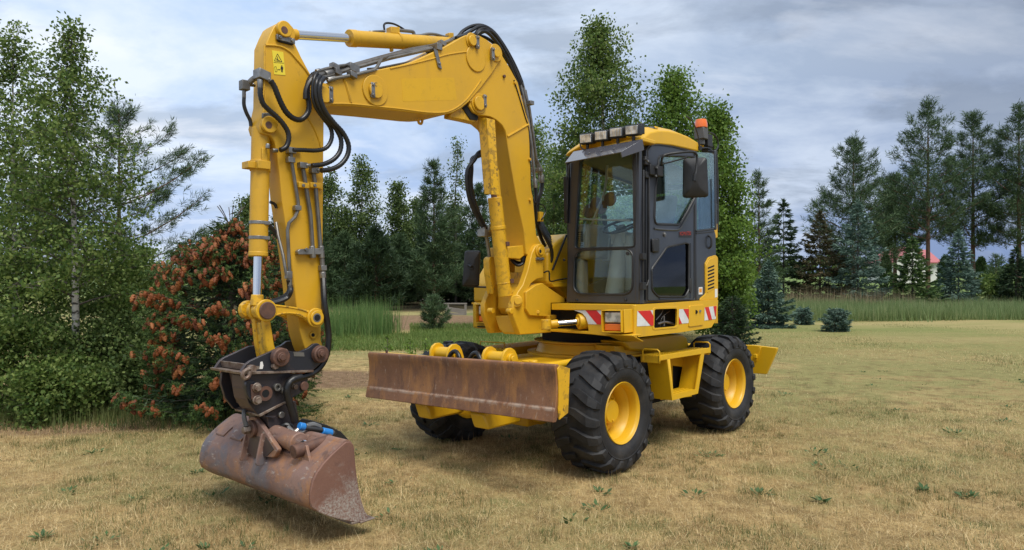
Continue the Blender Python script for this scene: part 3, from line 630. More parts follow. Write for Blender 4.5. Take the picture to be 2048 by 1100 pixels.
spruce('spruce', 'small blue spruce seedling nearer the young blue spruce', at(1608, 25), hz(619, 25), hw(20, 25), 196, 3000, .11, .030, mat='blue_needle', nl=60, upb=1.0, droop=.05, leader=False, prof=((0, .8), (.3, 1), (.7, .7), (1, .2)))
spruce('spruce', 'small blue spruce seedling nearest in the right lawn', at(1672, 22), hz(623, 22), hw(28, 22), 197, 4500, .11, .027, mat='blue_needle', nl=72, upb=1.0, droop=.05, leader=False, prof=((0, .8), (.3, 1), (.7, .65), (1, .2)))
pine('pine', 'small round pine bush on the bare earth left of the boom', at(868, 22.5), hz(598, 22.5), hw(30, 22.5), ((0, .8), (.4, 1), (.8, .7), (1, .3)), 198, 420, .15, .014, 12, tr=.03, nl=30, first=.05)
for i, (px, d, py, lab) in enumerate(((776, 13.5, 672, 'sprig of green leaves behind the front blade, leftmost of the three sprigs'), (820, 13.2, 683, 'sprig of green leaves behind the front blade, middle of the three'), (852, 13.6, 686, 'sprig of green leaves behind the front blade, nearest the far front wheel'))):
    broadleaf('sapling', lab, at(px, d), hz(py, d), .12, ROUND, 90, .06, 300 + i, mat='bright_leaf', barkm='grey_bark', tr=.006, nl=8, clump=.04, per=8, group='green sprigs behind the front blade', cat='plant')
# --- grass, reeds, meadow
def field(name, n, sampler, h, w, mat, seed, bend=.35, kind='stuff'):
    rng = np.random.default_rng(seed); xy = sampler(rng, n); n = len(xy); c = np.concatenate([xy, np.zeros((n, 1))], 1); c[:, 2] = -.004
    hh = rng.uniform(h[0], h[1], n); az = rng.uniform(0, math.tau, n); lean = np.abs(rng.normal(size=n)) * bend
    d = unit(np.stack([np.cos(az) * lean, np.sin(az) * lean, np.ones(n)], -1)); s = unit(np.stack([-np.sin(az + rng.normal(size=n)), np.cos(az), 0 * az], -1))
    V, F = tris(c, d, s, hh, rng.uniform(w[0], w[1], n)); o = np_mesh(name, V, F, mat); o['kind'] = kind; return o
def patchy(x, y): return np.sin(x * 1.9 + 1.3 * np.sin(y * 1.1 + .4)) * np.sin(y * 1.6 + 1.7 * np.sin(x * .8 + 2)) + .6 * np.sin(x * 4.1 + y * 2.7) * np.sin(y * 4.6 - x * 1.2)
def wedge(d0, d1, pw=1.0, f=lambda x, y, r: True):
    def s(rng, n):
        d = (d0 ** pw + (d1 ** pw - d0 ** pw) * rng.uniform(0, 1, n)) ** (1 / pw); x = rng.uniform(-1, 1, n) * (d * .80 + .6)
        k = f(x, d, rng); xy = np.stack([x, d], -1); return xy[k] if isinstance(k, np.ndarray) else xy
    return s
field('dry_grass', 260000, wedge(3.6, 10, .8), (.018, .065), (.0020, .0045), 'straw_blade', 1, 3.0)
field('straw_litter', 90000, wedge(3.6, 9, .8), (.05, .14), (.0022, .0045), 'straw_blade', 21, 9.0)
field('dry_grass', 70000, wedge(9, 22, .9), (.025, .08), (.004, .009), 'straw_blade', 2, 1.8)
field('green_grass', 230000, wedge(3.6, 11, .9, lambda x, y, r: patchy(x, y) + np.clip((x - 1.5) / 5, 0, 1) * np.clip((y - 6) / 5, 0, 1) * .8 + r.normal(size=len(x)) * .4 > .70), (.012, .05), (.0028, .006), 'green_blade', 3, 1.1)
field('green_grass', 90000, wedge(10, 26, 1.0, lambda x, y, r: patchy(x * .5, y * .5) + r.normal(size=len(x)) * .4 > .5), (.02, .06), (.006, .012), 'green_blade', 4, .9)
field('grass_stalks', 2600, wedge(3.8, 13, .9), (.04, .12), (.003, .005), 'green_blade', 5, .25)
def box_s(px0, px1, d0, d1):
    def s(rng, n): d = rng.uniform(d0, d1, n); px = rng.uniform(px0, px1, n); return np.stack([(px - CX) / FPX * d, d], -1)
    return s
field('bank_grass', 22000, box_s(560, 1080, 16.5, 21), (.06, .16), (.012, .02), 'bank_blade', 6, .6)
field('bank_grass', 9000, box_s(820, 1060, 20, 25), (.06, .16), (.015, .025), 'bank_blade', 16, .6)
def reed_s(px0, px1, d0, d1, k=14):
    def s(rng, n):
        cx = rng.uniform(px0, px1, k); cd = rng.uniform(d0, d1, k); i = rng.integers(0, k, n); px = cx[i] + rng.normal(size=n) * 15; d = cd[i] + rng.normal(size=n) * .5
        return np.stack([(px - CX) / FPX * d, d], -1)
    return s
field('reeds', 2300, reed_s(640, 765, 20.5, 24.5, 20), (.40, 1.0), (.014, .030), 'reed_blade', 7, .2)
field('reeds', 500, reed_s(640, 780, 20.5, 24, 30), (.8, 1.30), (.012, .022), 'reed_blade', 27, .12)
field('reeds', 700, reed_s(520, 650, 19, 24), (.5, 1.0), (.016, .03), 'reed_blade', 17, .16)
field('meadow_grass', 52000, box_s(1545, 2300, 26.8, 34), (.25, .62), (.012, .026), 'meadow_blade', 8, .3)
field('meadow_grass', 16000, reed_s(1545, 2300, 27, 33, 160), (.35, .85), (.014, .028), 'meadow_blade', 28, .3)
field('meadow_grass', 12000, box_s(1480, 2300, 34, 42), (.3, .7), (.02, .04), 'meadow_blade', 18, .22)
field('meadow_stalks', 1500, box_s(1570, 1830, 32, 38), (.7, 1.25), (.014, .026), 'seed_stalk', 9, .10)
field('meadow_stalks', 500, box_s(1800, 2250, 29, 38), (.6, .95), (.012, .022), 'seed_stalk', 19, .12)
field('edge_grass', 5000, lambda r, n: np.stack([r.uniform(-7.5, -3.2, n), 8.35 + .25 * np.sin(np.arange(n)) + r.uniform(0, .9, n)], -1), (.08, .3), (.006, .012), 'green_blade', 10, .3)
def tufts(seed, m, per, hh, spread, mat, d0=3.7, d1=12):
    rng = np.random.default_rng(seed); d = (d0 ** .8 + (d1 ** .8 - d0 ** .8) * rng.uniform(0, 1, m)) ** 1.25; x = rng.uniform(-1, 1, m) * (d * .8 + .4)
    keep = patchy(x, d) + rng.normal(size=m) * .7 > .25; d, x = d[keep], x[keep]; m = len(d); i = np.repeat(np.arange(m), per); n = len(i); sz = rng.uniform(.4, 1.3, m)
    c = np.stack([x[i] + rng.normal(size=n) * spread * sz[i], d[i] + rng.normal(size=n) * spread * sz[i], np.full(n, -.003)], -1)
    az = rng.uniform(0, math.tau, n); le = np.abs(rng.normal(size=n)) * .6; dd = unit(np.stack([np.cos(az) * le, np.sin(az) * le, np.ones(n)], -1)); s = unit(np.stack([-np.sin(az + rng.normal(size=n)), np.cos(az), 0 * az], -1))
    V, F = tris(c, dd, s, rng.uniform(*hh, n) * sz[i], rng.uniform(.0028, .005, n)); o = np_mesh('grass_tufts', V, F, mat); o['kind'] = 'stuff'
tufts(61, 1300, 40, (.02, .08), .04, 'green_blade'); tufts(62, 1100, 36, (.02, .075), .055, 'straw_blade'); tufts(63, 420, 50, (.015, .05), .07, 'weed_leaf')
# flat weeds scattered in the lawn
def weeds():
    rng = np.random.default_rng(55); C = []; D = []; L = []
    for k in range(95):
        d = (3.9 ** .8 + (13 ** .8 - 3.9 ** .8) * rng.uniform()) ** 1.25; x = rng.uniform(-1, 1) * (d * .78); n = rng.integers(6, 34); r = rng.uniform(.02, .13)
        a = rng.uniform(0, math.tau, n); p = np.stack([x + np.cos(a) * r * rng.uniform(0, 1.2, n), d + np.sin(a) * r * rng.uniform(0, 1.2, n), rng.uniform(.004, .02, n)], -1)
        C.append(p); D.append(unit(np.stack([np.cos(a), np.sin(a), rng.uniform(.1, .9, n)], -1))); L.append(rng.uniform(.025, .07, n))
    C, D, L = np.concatenate(C), np.concatenate(D), np.concatenate(L); s = unit(np.cross(D, np.array([0, 0, 1.]) + rng.normal(size=D.shape) * .3))
    V, F = blades(C, D, s, L, L * .42); o = np_mesh('lawn_weeds', V, F, 'weed_leaf'); o['kind'] = 'stuff'
weeds()
# --- low wood on the horizon
def far_wood():
    rng = np.random.default_rng(91); n = 26000; x = rng.uniform(-420, 420, n); top = 6.5 + 2.2 * np.sin(x * .05) + 1.6 * np.sin(x * .21 + 1) + 1.0 * np.sin(x * .63); z = rng.uniform(0, 1, n) ** .8 * top
    c = np.stack([x, 330 + rng.uniform(0, 14, n), z], -1); d = unit(rng.normal(size=(n, 3))); V, F = blades(c, d, side_of(d, rng), 2.0, 1.5)
    o = np_mesh('distant_wood', V, F, 'dull_leaf'); o['kind'] = 'stuff'
far_wood()
# --- red roofed house
t = NT('house_wall'); t.set((.66, .64, .58), .8); t = NT('house_roof'); n_ = t.n('ShaderNodeTexWave'); n_.inputs['Scale'].default_value = 2.2; t.l(t.coord(), n_.inputs[0]); t.set(t.mix(n_.outputs['Fac'], (.40, .115, .12), (.47, .16, .165)), .6)
t = NT('house_glass'); t.set((.03, .035, .04), .1)
hd = 125.0; hx = lambda px: wp(px, hd).x
hs = empty('house', (hx(1832), hd, 0)); tag(hs, 'white house with a pinkish red roof far behind the pines', 'house')
x0, x1, xm_ = hx(1786) - hx(1832), hx(1852) - hx(1832), hx(1880) - hx(1832); e, r_ = hz(525, hd), hz(494, hd); e2, r2 = hz(524, hd), hz(500, hd)
m = MB(); m.prism([(x0, 0, -.3), (x1, 0, -.3), (x1, 0, e), ((x0 + x1) / 2 + .6, 0, r_ - .25), (x0, 0, e)], (0, 9, 0)); m.box(x1 - .1, xm_, .8, 8, -.3, e2); m.build('wall', 'house_wall', hs)
m = MB(); px_ = (x0 + x1) / 2 + .6
m.prism([(x0 - .6, -.4, e - .25), (px_, -.4, r_), (px_, -.4, r_ + .18), (x0 - .6, -.4, e - .05)], (0, 9.8, 0)); m.prism([(x1 + .5, -.4, e - .25), (px_ + .02, -.4, r_), (px_ + .02, -.4, r_ + .18), (x1 + .5, -.4, e - .05)], (0, 9.8, 0))
m.prism([(x1 - .6, .1, e2 - .2), (x1 - .6, 4.4, r2), (x1 - .6, 4.4, r2 + .2), (x1 - .6, .1, e2)], (xm_ - x1 + 1.0, 0, 0)); m.prism([(x1 - .6, 8.7, e2 - .2), (x1 - .6, 4.42, r2), (x1 - .6, 4.42, r2 + .2), (x1 - .6, 8.7, e2)], (xm_ - x1 + 1.0, 0, 0)); m.build('roof', 'house_roof', hs)
for (a, b, z0, z1) in ((x0 + 1.2, x0 + 2.3, 1.2, 2.6), (x1 - 2.4, x1 - 1.3, 1.2, 2.6)):
    m = MB(); m.box(a, b, -.03, .05, z0, z1); m.build('window', 'house_glass', hs)
# --- wooden rail by the pond
t = NT('weathered_wood'); n_ = t.noise(6, 6, .6, 0, (.2, 1, 1)); t.set(t.mix(n_, (.13, .115, .095), (.27, .245, .21)), .85)
fd = 30.5; f0 = empty('wooden_rail', at(912, fd)); tag(f0, 'low grey wooden rail with slanting boards on the bare earth by the pond', 'fence')
fx = lambda px: wp(px, fd).x - wp(912, fd).x
m = MB(); m.box(fx(887), fx(934), -.05, .08, hz(608.5, fd), hz(606, fd)); m.build('top_rail', 'weathered_wood', f0, .005)
for px in (896, 931):
    m = MB(); m.box(fx(px) - .045, fx(px) + .045, -.04, .05, -.1, hz(608, fd)); m.build('post', 'weathered_wood', f0, .005)
for (y0, y1) in ((615, 621), (619, 626), (626, 630)):
    m = MB(); a, b = Vector((fx(890), -.07, hz(y0, fd))), Vector((fx(930), -.07, hz(y1, fd))); m.obox((a + b) / 2, (b - a) / 2, (0, .015, 0), (0, 0, .05)); m.build('board', 'weathered_wood', f0, .004)
# ------------------------------------------------------------------ wheeled excavator
YAW = math.atan2(-.742, -.670); ROLL = R(1.0)
ROT = Matrix.Rotation(YAW, 3, 'Z') @ Matrix.Rotation(ROLL, 3, 'X')
_loc = Vector((1.005, 6.407, .545)) - ROT @ Vector((0, 1.13, .55))
EX = empty('wheeled_excavator'); EX.location = _loc; EX.rotation_euler = ROT.to_euler()
tag(EX, 'yellow wheeled excavator with grey cab, raised boom and rusty bucket, parked on the dry lawn', 'excavator')
_inv = ROT.transposed(); _o = _inv @ (Vector((0, 0, CZ)) - _loc)
def pl(px, py, ax, val):
    """machine coordinates of the point seen at a photo pixel on the machine plane axis = val"""
    d = _inv @ Vector(((px - CX) / FPX, 1, -(py - HY) / FPX)); return _o + d * ((val - _o[ax]) / d[ax])
def XP(px, py, x): return pl(px, py, 0, x)
def YP(px, py, y): return pl(px, py, 1, y)
def ZP(px, py, z): return pl(px, py, 2, z)
def YPs(pts, y): return [YP(a, b, y) for a, b in pts]
def XPs(pts, x): return [XP(a, b, x) for a, b in pts]
def yprism(name, pts, y, T, mat, parent, bevel=.006):
    m = MB(); m.prism(YPs(pts, y), (0, -T, 0)); return m.build(name, mat, parent, bevel)
def pin(name, px, py, y, r, h, mat, parent, bevel=.004, n=24, back=0.0):
    c = YP(px, py, y); m = MB(); m.cyl(c + Vector((0, -back, 0)), c + Vector((0, h, 0)), r, n=n); return m.build(name, mat, parent, bevel)
yN = Vector((0, 1, 0))

# ---- wheels
TR = .522
def tyre_r(v):
    prof = [(-.236, .40), (-.232, .455), (-.218, .492), (-.19, .510), (-.12, .520), (0, .524), (.12, .520), (.19, .510), (.218, .492), (.232, .455), (.236, .40)]
    for (a, ra), (b, rb) in zip(prof, prof[1:]):
        if v <= b: return ra + (rb - ra) * (v - a) / (b - a)
    return prof[-1][1]
def make_wheel(s):
    """wheel about the origin, outer side towards s*Y"""
    rim = MB(); S = s
    rim.lathe([(.035 * S, .0), (.035 * S, .150), (.0 * S, .205), (.10 * S, .228), (.115 * S, .246), (.185 * S, .250), (.200 * S, .258), (.208 * S, .272), (.214 * S, .277), (.206 * S, .282),
               (.19 * S, .275), (-.19 * S, .275), (-.214 * S, .277), (-.2 * S, .25), (-.03 * S, .20), (-.03 * S, 0)], (0, 0, 0), (0, 1, 0), 64)
    for k in range(10):
        a = k * math.tau / 10; c = Vector((math.cos(a) * .128, .035 * S, math.sin(a) * .128))
        rim.cyl(c, c + Vector((0, .022 * S, 0)), .013, n=6)
    wh = rim.build('wheel', 'yellow_paint', EX)
    hb = MB(); hb.lathe([(.035 * S, 0), (.035 * S, .112), (.085 * S, .108), (.098 * S, .098), (.100 * S, 0)], (0, 0, 0), (0, 1, 0), 36)
    hb.cyl((.02, .1 * S, -.075), (.02, .108 * S, -.075), .013, n=8); hb.build('hub', 'yellow_paint', wh, .003)
    ty = MB()
    half = [(.204, .279), (.212, .300), (.226, .318), (.236, .345), (.2385, .375), (.236, .402), (.2395, .404), (.2395, .411), (.235, .414), (.232, .455), (.218, .492), (.19, .510), (.12, .520), (0, .524)]
    prof = [(-a, r) for a, r in half] + [(a, r) for a, r in reversed(half[:-1])]
    ty.lathe(prof, (0, 0, 0), (0, 1, 0), 72, close=True)
    rng = random.Random(5)
    NL = 19
    for side in (-1, 1):
        for k in range(NL):
            a0 = (k + (.5 if side > 0 else 0)) * math.tau / NL
            # lug: broad block at the shoulder, sweeping forward to the crown, with a stub down the sidewall
            rows = []
            for (v, sh, wd, h) in ((.012, .36, .060, .026), (.07, .30, .082, .028), (.13, .19, .094, .029), (.185, .09, .100, .030), (.222, .03, .098, .026), (.238, .0, .086, .020), (.243, -.01, .060, .004)):
                rr = tyre_r(min(v, .236)) if v < .23 else (.462 if v < .24 else .428)
                aa = a0 + sh * math.tau / NL * 1.6 * S
                q = []
                for (da, hh) in ((-.5, -.012), (-.40, h), (.40, h), (.5, -.012)):
                    ang = aa + da * wd / .52 * 1.0
                    rad = rr + hh; vv = v + (.010 if (hh > 0 and v > .23) else 0)
                    q.append((math.cos(ang) * rad, vv * side, math.sin(ang) * rad))
                rows.append(q)
            vs = [p for q in rows for p in q]; fs = []
            for i in range(len(rows) - 1):
                for j in range(3): fs.append((i * 4 + j, i * 4 + j + 1, i * 4 + j + 5, i * 4 + j + 4))
            fs.append((0, 1, 2, 3)); fs.append(tuple(4 * (len(rows) - 1) + j for j in (3, 2, 1, 0)))
            ty.add(vs, fs)
    ty.build('tyre', 'tyre_rubber', wh, .004, smooth=32, seg=1)
    return wh
WB = 2.31
wl = make_wheel(1); wl.location = (0, .918, .55); wl.rotation_euler = (0, .21, 0)
wr = make_wheel(-1); wr.location = (0, -1.045, .55)
w2 = copy_tree(wl); w2.location = (-WB, .918, .55); w2.rotation_euler = (0, .06, 0); w2.parent = EX
w3 = copy_tree(wr); w3.location = (-WB, -1.0, .55); w3.rotation_euler = (0, .4, 0); w3.parent = EX
for nm, x in (('front_axle', 0), ('rear_axle', -WB)):
    m = MB(); m.cyl((x, -.72, .55), (x, .72, .55), .11, n=20); m.cyl((x, -.2, .53), (x, .2, .53), .2, .2, n=20)
    m.obox((x, 0, .5), (.2, 0, 0), (0, .16, 0), (0, 0, .17)); m.build(nm, 'yellow_paint', EX, .02)

# ---- undercarriage frame
m = MB()
m.box(-WB - .35, .35, -.40, .40, .66, .93)
m.box(-1.75, -.55, -.55, .55, .70, .93)
m.box(-WB - .2, .28, -.46, .46, .93, .955)
ch = m.build('undercarriage', 'yellow_paint', EX, .012)
m = MB(); m.lathe([(.955, .74), (.975, .74), (.975, .64), (1.07, .60), (1.09, .66), (1.10, .66), (1.10, 0)], (-1.12, 0, 0), (0, 0, 1), 64); m.build('turntable', 'yellow_paint', EX)
m = MB(); m.lathe([(1.10, .0), (1.10, .57), (1.235, .57), (1.235, 0)], (-1.12, 0, 0), (0, 0, 1), 64); m.build('slewing_ring', 'dark_gap', EX)
# curved guard at the left of the turntable
m = MB(); P = [(1246, 683), (1280, 676), (1330, 670), (1366, 668.5), (1374, 674), (1378, 690), (1380, 712), (1372, 714), (1330, 706), (1260, 700)]
m.prism(YPs(P, .70), (0, -.3, 0)); m.build('frame_guard', 'yellow_paint', EX, .02)
m = MB(); m.prism(YPs([(1230, 692), (1345, 694), (1346, 706), (1300, 716), (1232, 712)], .64), (0, -.25, 0)); m.build('frame_bracket', 'yellow_paint', EX, .008)
# links and brackets between frame and front blade
def blade_bracket(y):
    m = MB()
    for dy in (-.12, .12):
        m.prism([(.56, y + dy - .014, .86), (.58, y + dy - .014, 1.02)] + [(.70 + math.cos(a) * .10, y + dy - .014, 1.055 + math.sin(a) * .10) for a in (2.8, 2.3, 1.8, 1.3, .8, .3, -.2)] + [(.82, y + dy - .014, .86)], (0, .028, 0))
    m.cyl((.70, y - .12, 1.055), (.70, y + .12, 1.055), .062, n=28); m.cyl((.70, y + .12, 1.055), (.70, y + .165, 1.055), .050); m.cyl((.70, y + .165, 1.055), (.70, y + .185, 1.055), .032)
    m.cyl((.66, y + .02, 1.10), (.65, y + .02, 1.12), .012, n=8)
    return m.build('blade_bracket', 'yellow_paint', EX, .004)
blade_bracket(.26); blade_bracket(-.46)
for y in (.40, -.56):
    m = MB(); m.cyl((.88, y - .1, 1.02), (.88, y - .02, 1.02), .03); m.cyl((.88, y - .02, 1.02), (.88, y + .02, 1.02), .022, n=6); m.build('lock_pin', 'zinc_steel', EX, .003)
for y in (.04, -.24):
    m = MB(); m.tube([(.80, y - .09, .90), (.79, y - .07, 1.04), (.78, y, 1.095), (.79, y + .07, 1.04), (.80, y + .09, .90)], .022, 10); m.build('hydraulic_hose', 'hose_rubber', EX)
m = MB(); m.box(.2, .62, -.42, .42, .60, .90); m.box(.28, .5, -.62, .62, .74, .90); m.build('blade_carrier', 'yellow_paint', EX, .012)
m = MB(); m.cyl((.50, .62, .98), (.1, .66, .99), .035); m.box(.55, .72, .52, .68, .80, 1.02); m.box(.50, .62, .46, .55, .93, 1.04)
m.cyl((.62, .60, 1.02), (.62, .60, 1.05), .04); m.cyl((.735, .60, .95), (.69, .60, .95), .035, n=14); m.build('steering_block', 'yellow_paint', EX, .008)
for y in (-.5, .25):
    m = MB(); m.prism([(1.0, y - .09, .60), (.98, y - .05, .46), (.55, y - .05, .46), (.45, y - .09, .62)], (0, .18, 0)); m.build('lower_link', 'yellow_paint', EX, .02)

# ---- front blade
def make_blade():
    dz = -.042
    prof = [(1.10, .648), (1.145, .66), (1.095, .742), (1.088, .76), (1.055, .84), (1.045, .93), (1.052, 1.02), (1.068, 1.072), (1.062, 1.092), (1.04, 1.098), (1.02, 1.085), (1.0, 1.02), (.995, .93), (1.005, .80), (1.04, .70), (1.07, .65)]
    prof = [(1.100, .646), (1.112, .650), (1.092, .748), (1.080, .756), (1.066, .84), (1.062, .93), (1.068, 1.03), (1.078, 1.065), (1.074, 1.088), (1.058, 1.098), (1.035, 1.095), (1.0, 1.06), (.99, .93), (1.0, .80), (1.03, .70), (1.07, .646)]
    n = 24; vs = []; fs = []; k = len(prof)
    for i in range(n + 1):
        y = -1.21 + 2.42 * i / n
        vs += [(x, y, z + dz * (1 - i / n)) for x, z in prof]
    for i in range(n):
        for j in range(k): fs.append((i * k + j, i * k + (j + 1) % k, (i + 1) * k + (j + 1) % k, (i + 1) * k + j))
    fs += [tuple(range(k)), tuple(n * k + j for j in range(k - 1, -1, -1))]
    m = MB(); m.add(vs, fs); b = m.build('front_blade', 'blade_rust', EX, .004, smooth=30)
    m = MB(); m.prism([(.93, 1.211, .70), (1.045, 1.211, .66), (1.055, 1.211, .75), (1.045, 1.211, .84), (1.045, 1.211, .95), (1.058, 1.211, 1.06), (1.03, 1.211, 1.087), (.90, 1.211, 1.05)], (0, .012, 0))
    m.build('blade_end_plate', 'chipped_paint', b, .003)
    m = MB(); m.box(.90, .99, -1.15, 1.18, .75, .80); m.box(.90, 1.0, -1.15, 1.18, 1.0, 1.05); m.build('blade_rib', 'yellow_paint', b, .01)
    m = MB(); m.cyl((1.04, -.95, 1.04), (1.04, -.95, 1.085), .012); m.build('blade_stud', 'pin_steel', b)
    for y in (.98, -.98):
        pass
make_blade()
# ---- rear blade
m = MB()
P = XPs([(1440, 689), (1507, 690.5), (1554, 696), (1553, 702), (1534, 744), (1532, 748.5), (1510, 747), (1440, 742)], -3.32)
m.prism(P, (-.05, 0, 0)); m.prism([(-3.32, -1.2, .58), (-3.32, .7, .58), (-3.32, .7, .88), (-3.32, -1.2, .85)], (-.05, 0, 0))
rb = m.build('rear_blade', 'step_paint', EX, .006)
m = MB(); a, b = XP(1521, 695, -3.318), XP(1512, 722, -3.318); m.obox((a + b) / 2, (b - a) / 2, (.02, 0, 0), (0, .012, 0)); m.obox(XP(1512, 712, -3.3), (.03, 0, 0), (0, .02, 0), (0, 0, .025)); m.build('stiffener', 'step_paint', rb, .004)
m = MB(); m.box(-3.35, -2.5, -.35, .35, .66, .88); m.build('rear_blade_carrier', 'yellow_paint', EX, .012)

# ---- side steps
def left_step():
    yo, yi = 1.10, .87
    g = lambda a, b, y=yo: YP(a, b, y)
    m = MB()
    m.prism([g(1321.5, 711), g(1421, 695), g(1421, 705.5), g(1321.5, 721)], (0, -.012, 0))               # upper front lip
    q = [g(1321.5, 711), g(1421, 695)]; z0 = (q[0] + q[1]) / 2
    for k in range(6):
        y = yo - .012 - k * (yo - yi) / 6
        a, b = Vector((q[0].x, y, q[0].z - .006)), Vector((q[1].x, y, q[1].z - .006))
        m.prism([a, b, b + Vector((0, 0, -.05)), a + Vector((0, 0, -.05))], (0, -.014, 0))
        if k < 5:
            for j in range(22):
                t0, t1 = (j + (k % 2) * .5) / 22.5, (j + .45 + (k % 2) * .5) / 22.5
                c, d = a.lerp(b, t0), a.lerp(b, t1); m.prism([c, d, d + Vector((0, -.038, 0)), c + Vector((0, -.038, 0))], (0, 0, -.006))
    m.prism([q[0] + Vector((0, -.012, -.01)), Vector((q[0].x, yi, q[0].z - .01)), Vector((q[0].x, yi, q[0].z - .08)), q[0] + Vector((0, -.012, -.08))], (-.012, 0, 0))
    m.prism([q[1] + Vector((0, -.012, -.01)), Vector((q[1].x, yi, q[1].z - .01)), Vector((q[1].x, yi, q[1].z - .08)), q[1] + Vector((0, -.012, -.08))], (.012, 0, 0))
    st = m.build('step', 'step_paint', EX, .003)
    m = MB()                                                                                              # trapezoid box below
    L0, L1, R0, R1 = g(1334, 719), g(1344.5, 801), g(1409, 706), g(1396, 787)
    l0, l1, r0, r1 = g(1340, 718), g(1347, 791), g(1402.5, 707), g(1391.5, 778.5)
    m.plate([L0, L1, R1, R0], [[l0, l1, r1, r0]], (0, -.012, 0))
    V = lambda p, y: Vector((p.x, y, p.z))
    for a, b in ((L0, L1), (R0, R1), (L1, R1)):
        n = Vector(((b.z - a.z), 0, -(b.x - a.x))).normalized() * .010
        if n.z < 0 and abs(n.z) > abs(n.x): n = -n
        if a is L0: n = Vector((-abs(n.x), 0, n.z))
        if a is R0: n = Vector((abs(n.x), 0, n.z))
        m.prism([V(a, yo - .013), V(b, yo - .013), V(b, yi), V(a, yi)], n)
    hole = [YP(1345, 731, yi), YP(1346, 781, yi), YP(1367, 776, yi), YP(1373, 735, yi)]
    m.plate([YP(1310, 714, yi), YP(1322, 800, yi), YP(1410, 790, yi), YP(1424, 708, yi)], [hole], (0, -.01, 0))
    m.build('step_box', 'step_paint', st, .003)
    m = MB()
    for k in range(4):
        y = yo - .03 - k * .05; a, b = V(l1, y), V(r1, y)
        m.prism([a, b, b + Vector((0, 0, -.03)), a + Vector((0, 0, -.03))], (0, -.026, 0))
    m.build('step_tread', 'step_paint', st, .003)
    for e, sg in ((q[0], 1), (q[1], -1)):
        m = MB(); x = e.x + sg * .006; z = e.z
        m.tube([(x, yo - .01, z - .06), (x, yo - .01, z + .035), (x, yo - .03, z + .055), (x, yi + .05, z + .055), (x, yi + .03, z + .035), (x, yi + .03, z - .06)], .008, 8, smooth=1)
        m.build('step_hoop', 'step_paint', st)
    m = MB(); m.box(-2.0, -.7, .42, yi - .10, .45, .90); m.build('step_shade_box', 'dark_gap', st)  # black box added to paint the darkness behind the step opening
    m = MB(); m.box(-.62, -.38, .40, .80, .62, .95); m.build('step_support', 'yellow_paint', st, .01)
left_step()
m = MB()                                                                                                  # far step: grating seen from its end
A, B = XP(968, 672, -.35), XP(1010, 666, -.9)
z = 1.0
for k in range(7):
    y = -1.10 + k * .06; m.box(-1.55, -.45, y, y + .014, z - .05, z)
for k in range(24):
    x = -1.55 + k * 1.1 / 24; m.box(x, x + .02, -1.09, -.73, z - .02, z - .004)
m.box(-1.56, -.44, -.735, -.715, z - .10, z + .002); m.box(-1.56, -.44, -1.12, -1.10, z - .08, z + .002)
m.box(-.45, -.44, -1.1, -.735, z - .10, z - .01); m.box(-1.56, -1.55, -1.1, -.735, z - .10, z - .01)
m.box(-1.45, -.6, -1.08, -1.06, .52, z - .08); m.box(-1.4, -.65, -1.06, -.76, .52, .56)
fs = m.build('step', 'step_paint', EX, .002)
m = MB(); m.tube([(-.445, -1.11, z - .08), (-.445, -1.11, z + .06), (-.445, -.73, z + .06), (-.445, -.73, z - .09)], .008, 8, smooth=1); m.build('step_hoop', 'step_paint', fs)

# ---- revolving frame with the belt of warning stripes
ZB0, ZB1 = 1.215, 1.522
m = MB()
tail = [(-2.02 + .0, 1.06), (-2.14, .9), (-2.30, .5), (-2.36, 0), (-2.30, -.5), (-2.14, -.9), (-2.0, -1.08)]
core = [(-.36, .99), (-1.98, .99)] + [(a, b * .93) for a, b in tail[1:-1]] + [(-1.98, -1.02), (-.30, -1.02), (-.30, -.55), (-.60, -.50), (-.60, .14), (-.36, .14)]
m.prism([(x, y, 1.235) for x, y in core], (0, 0, .27)); 
fr = m.build('revolving_frame', 'dark_gap', EX, .005)
m = MB()                                                                                                  # tail shell
ts = [(-1.93, 1.115)] + tail + [(-1.9, -1.12)]
for (x0, y0), (x1, y1) in zip(ts, ts[1:]):
    m.loft([(x0, y0, 1.26), (x0, y0, ZB1), (x0 + .03, y0 * .96, ZB1), (x0 + .03, y0 * .96, 1.26)], [(x1, y1, 1.26), (x1, y1, ZB1), (x1 + .03, y1 * .96, ZB1), (x1 + .03, y1 * .96, 1.26)])
m.prism([(-1.93, 1.10, ZB1 - .004)] + [(x, y * .985, ZB1 - .004) for x, y in tail] + [(-1.9, -1.1, ZB1 - .004), (-.3, -1.1, ZB1 - .004), (-.62, -.52, ZB1 - .004), (-.62, .14, ZB1 - .004), (-.24, .14, ZB1 - .004), (-.24, 1.10, ZB1 - .004)], (0, 0, -.02))
m.build('tail_shell', 'yellow_paint', fr)
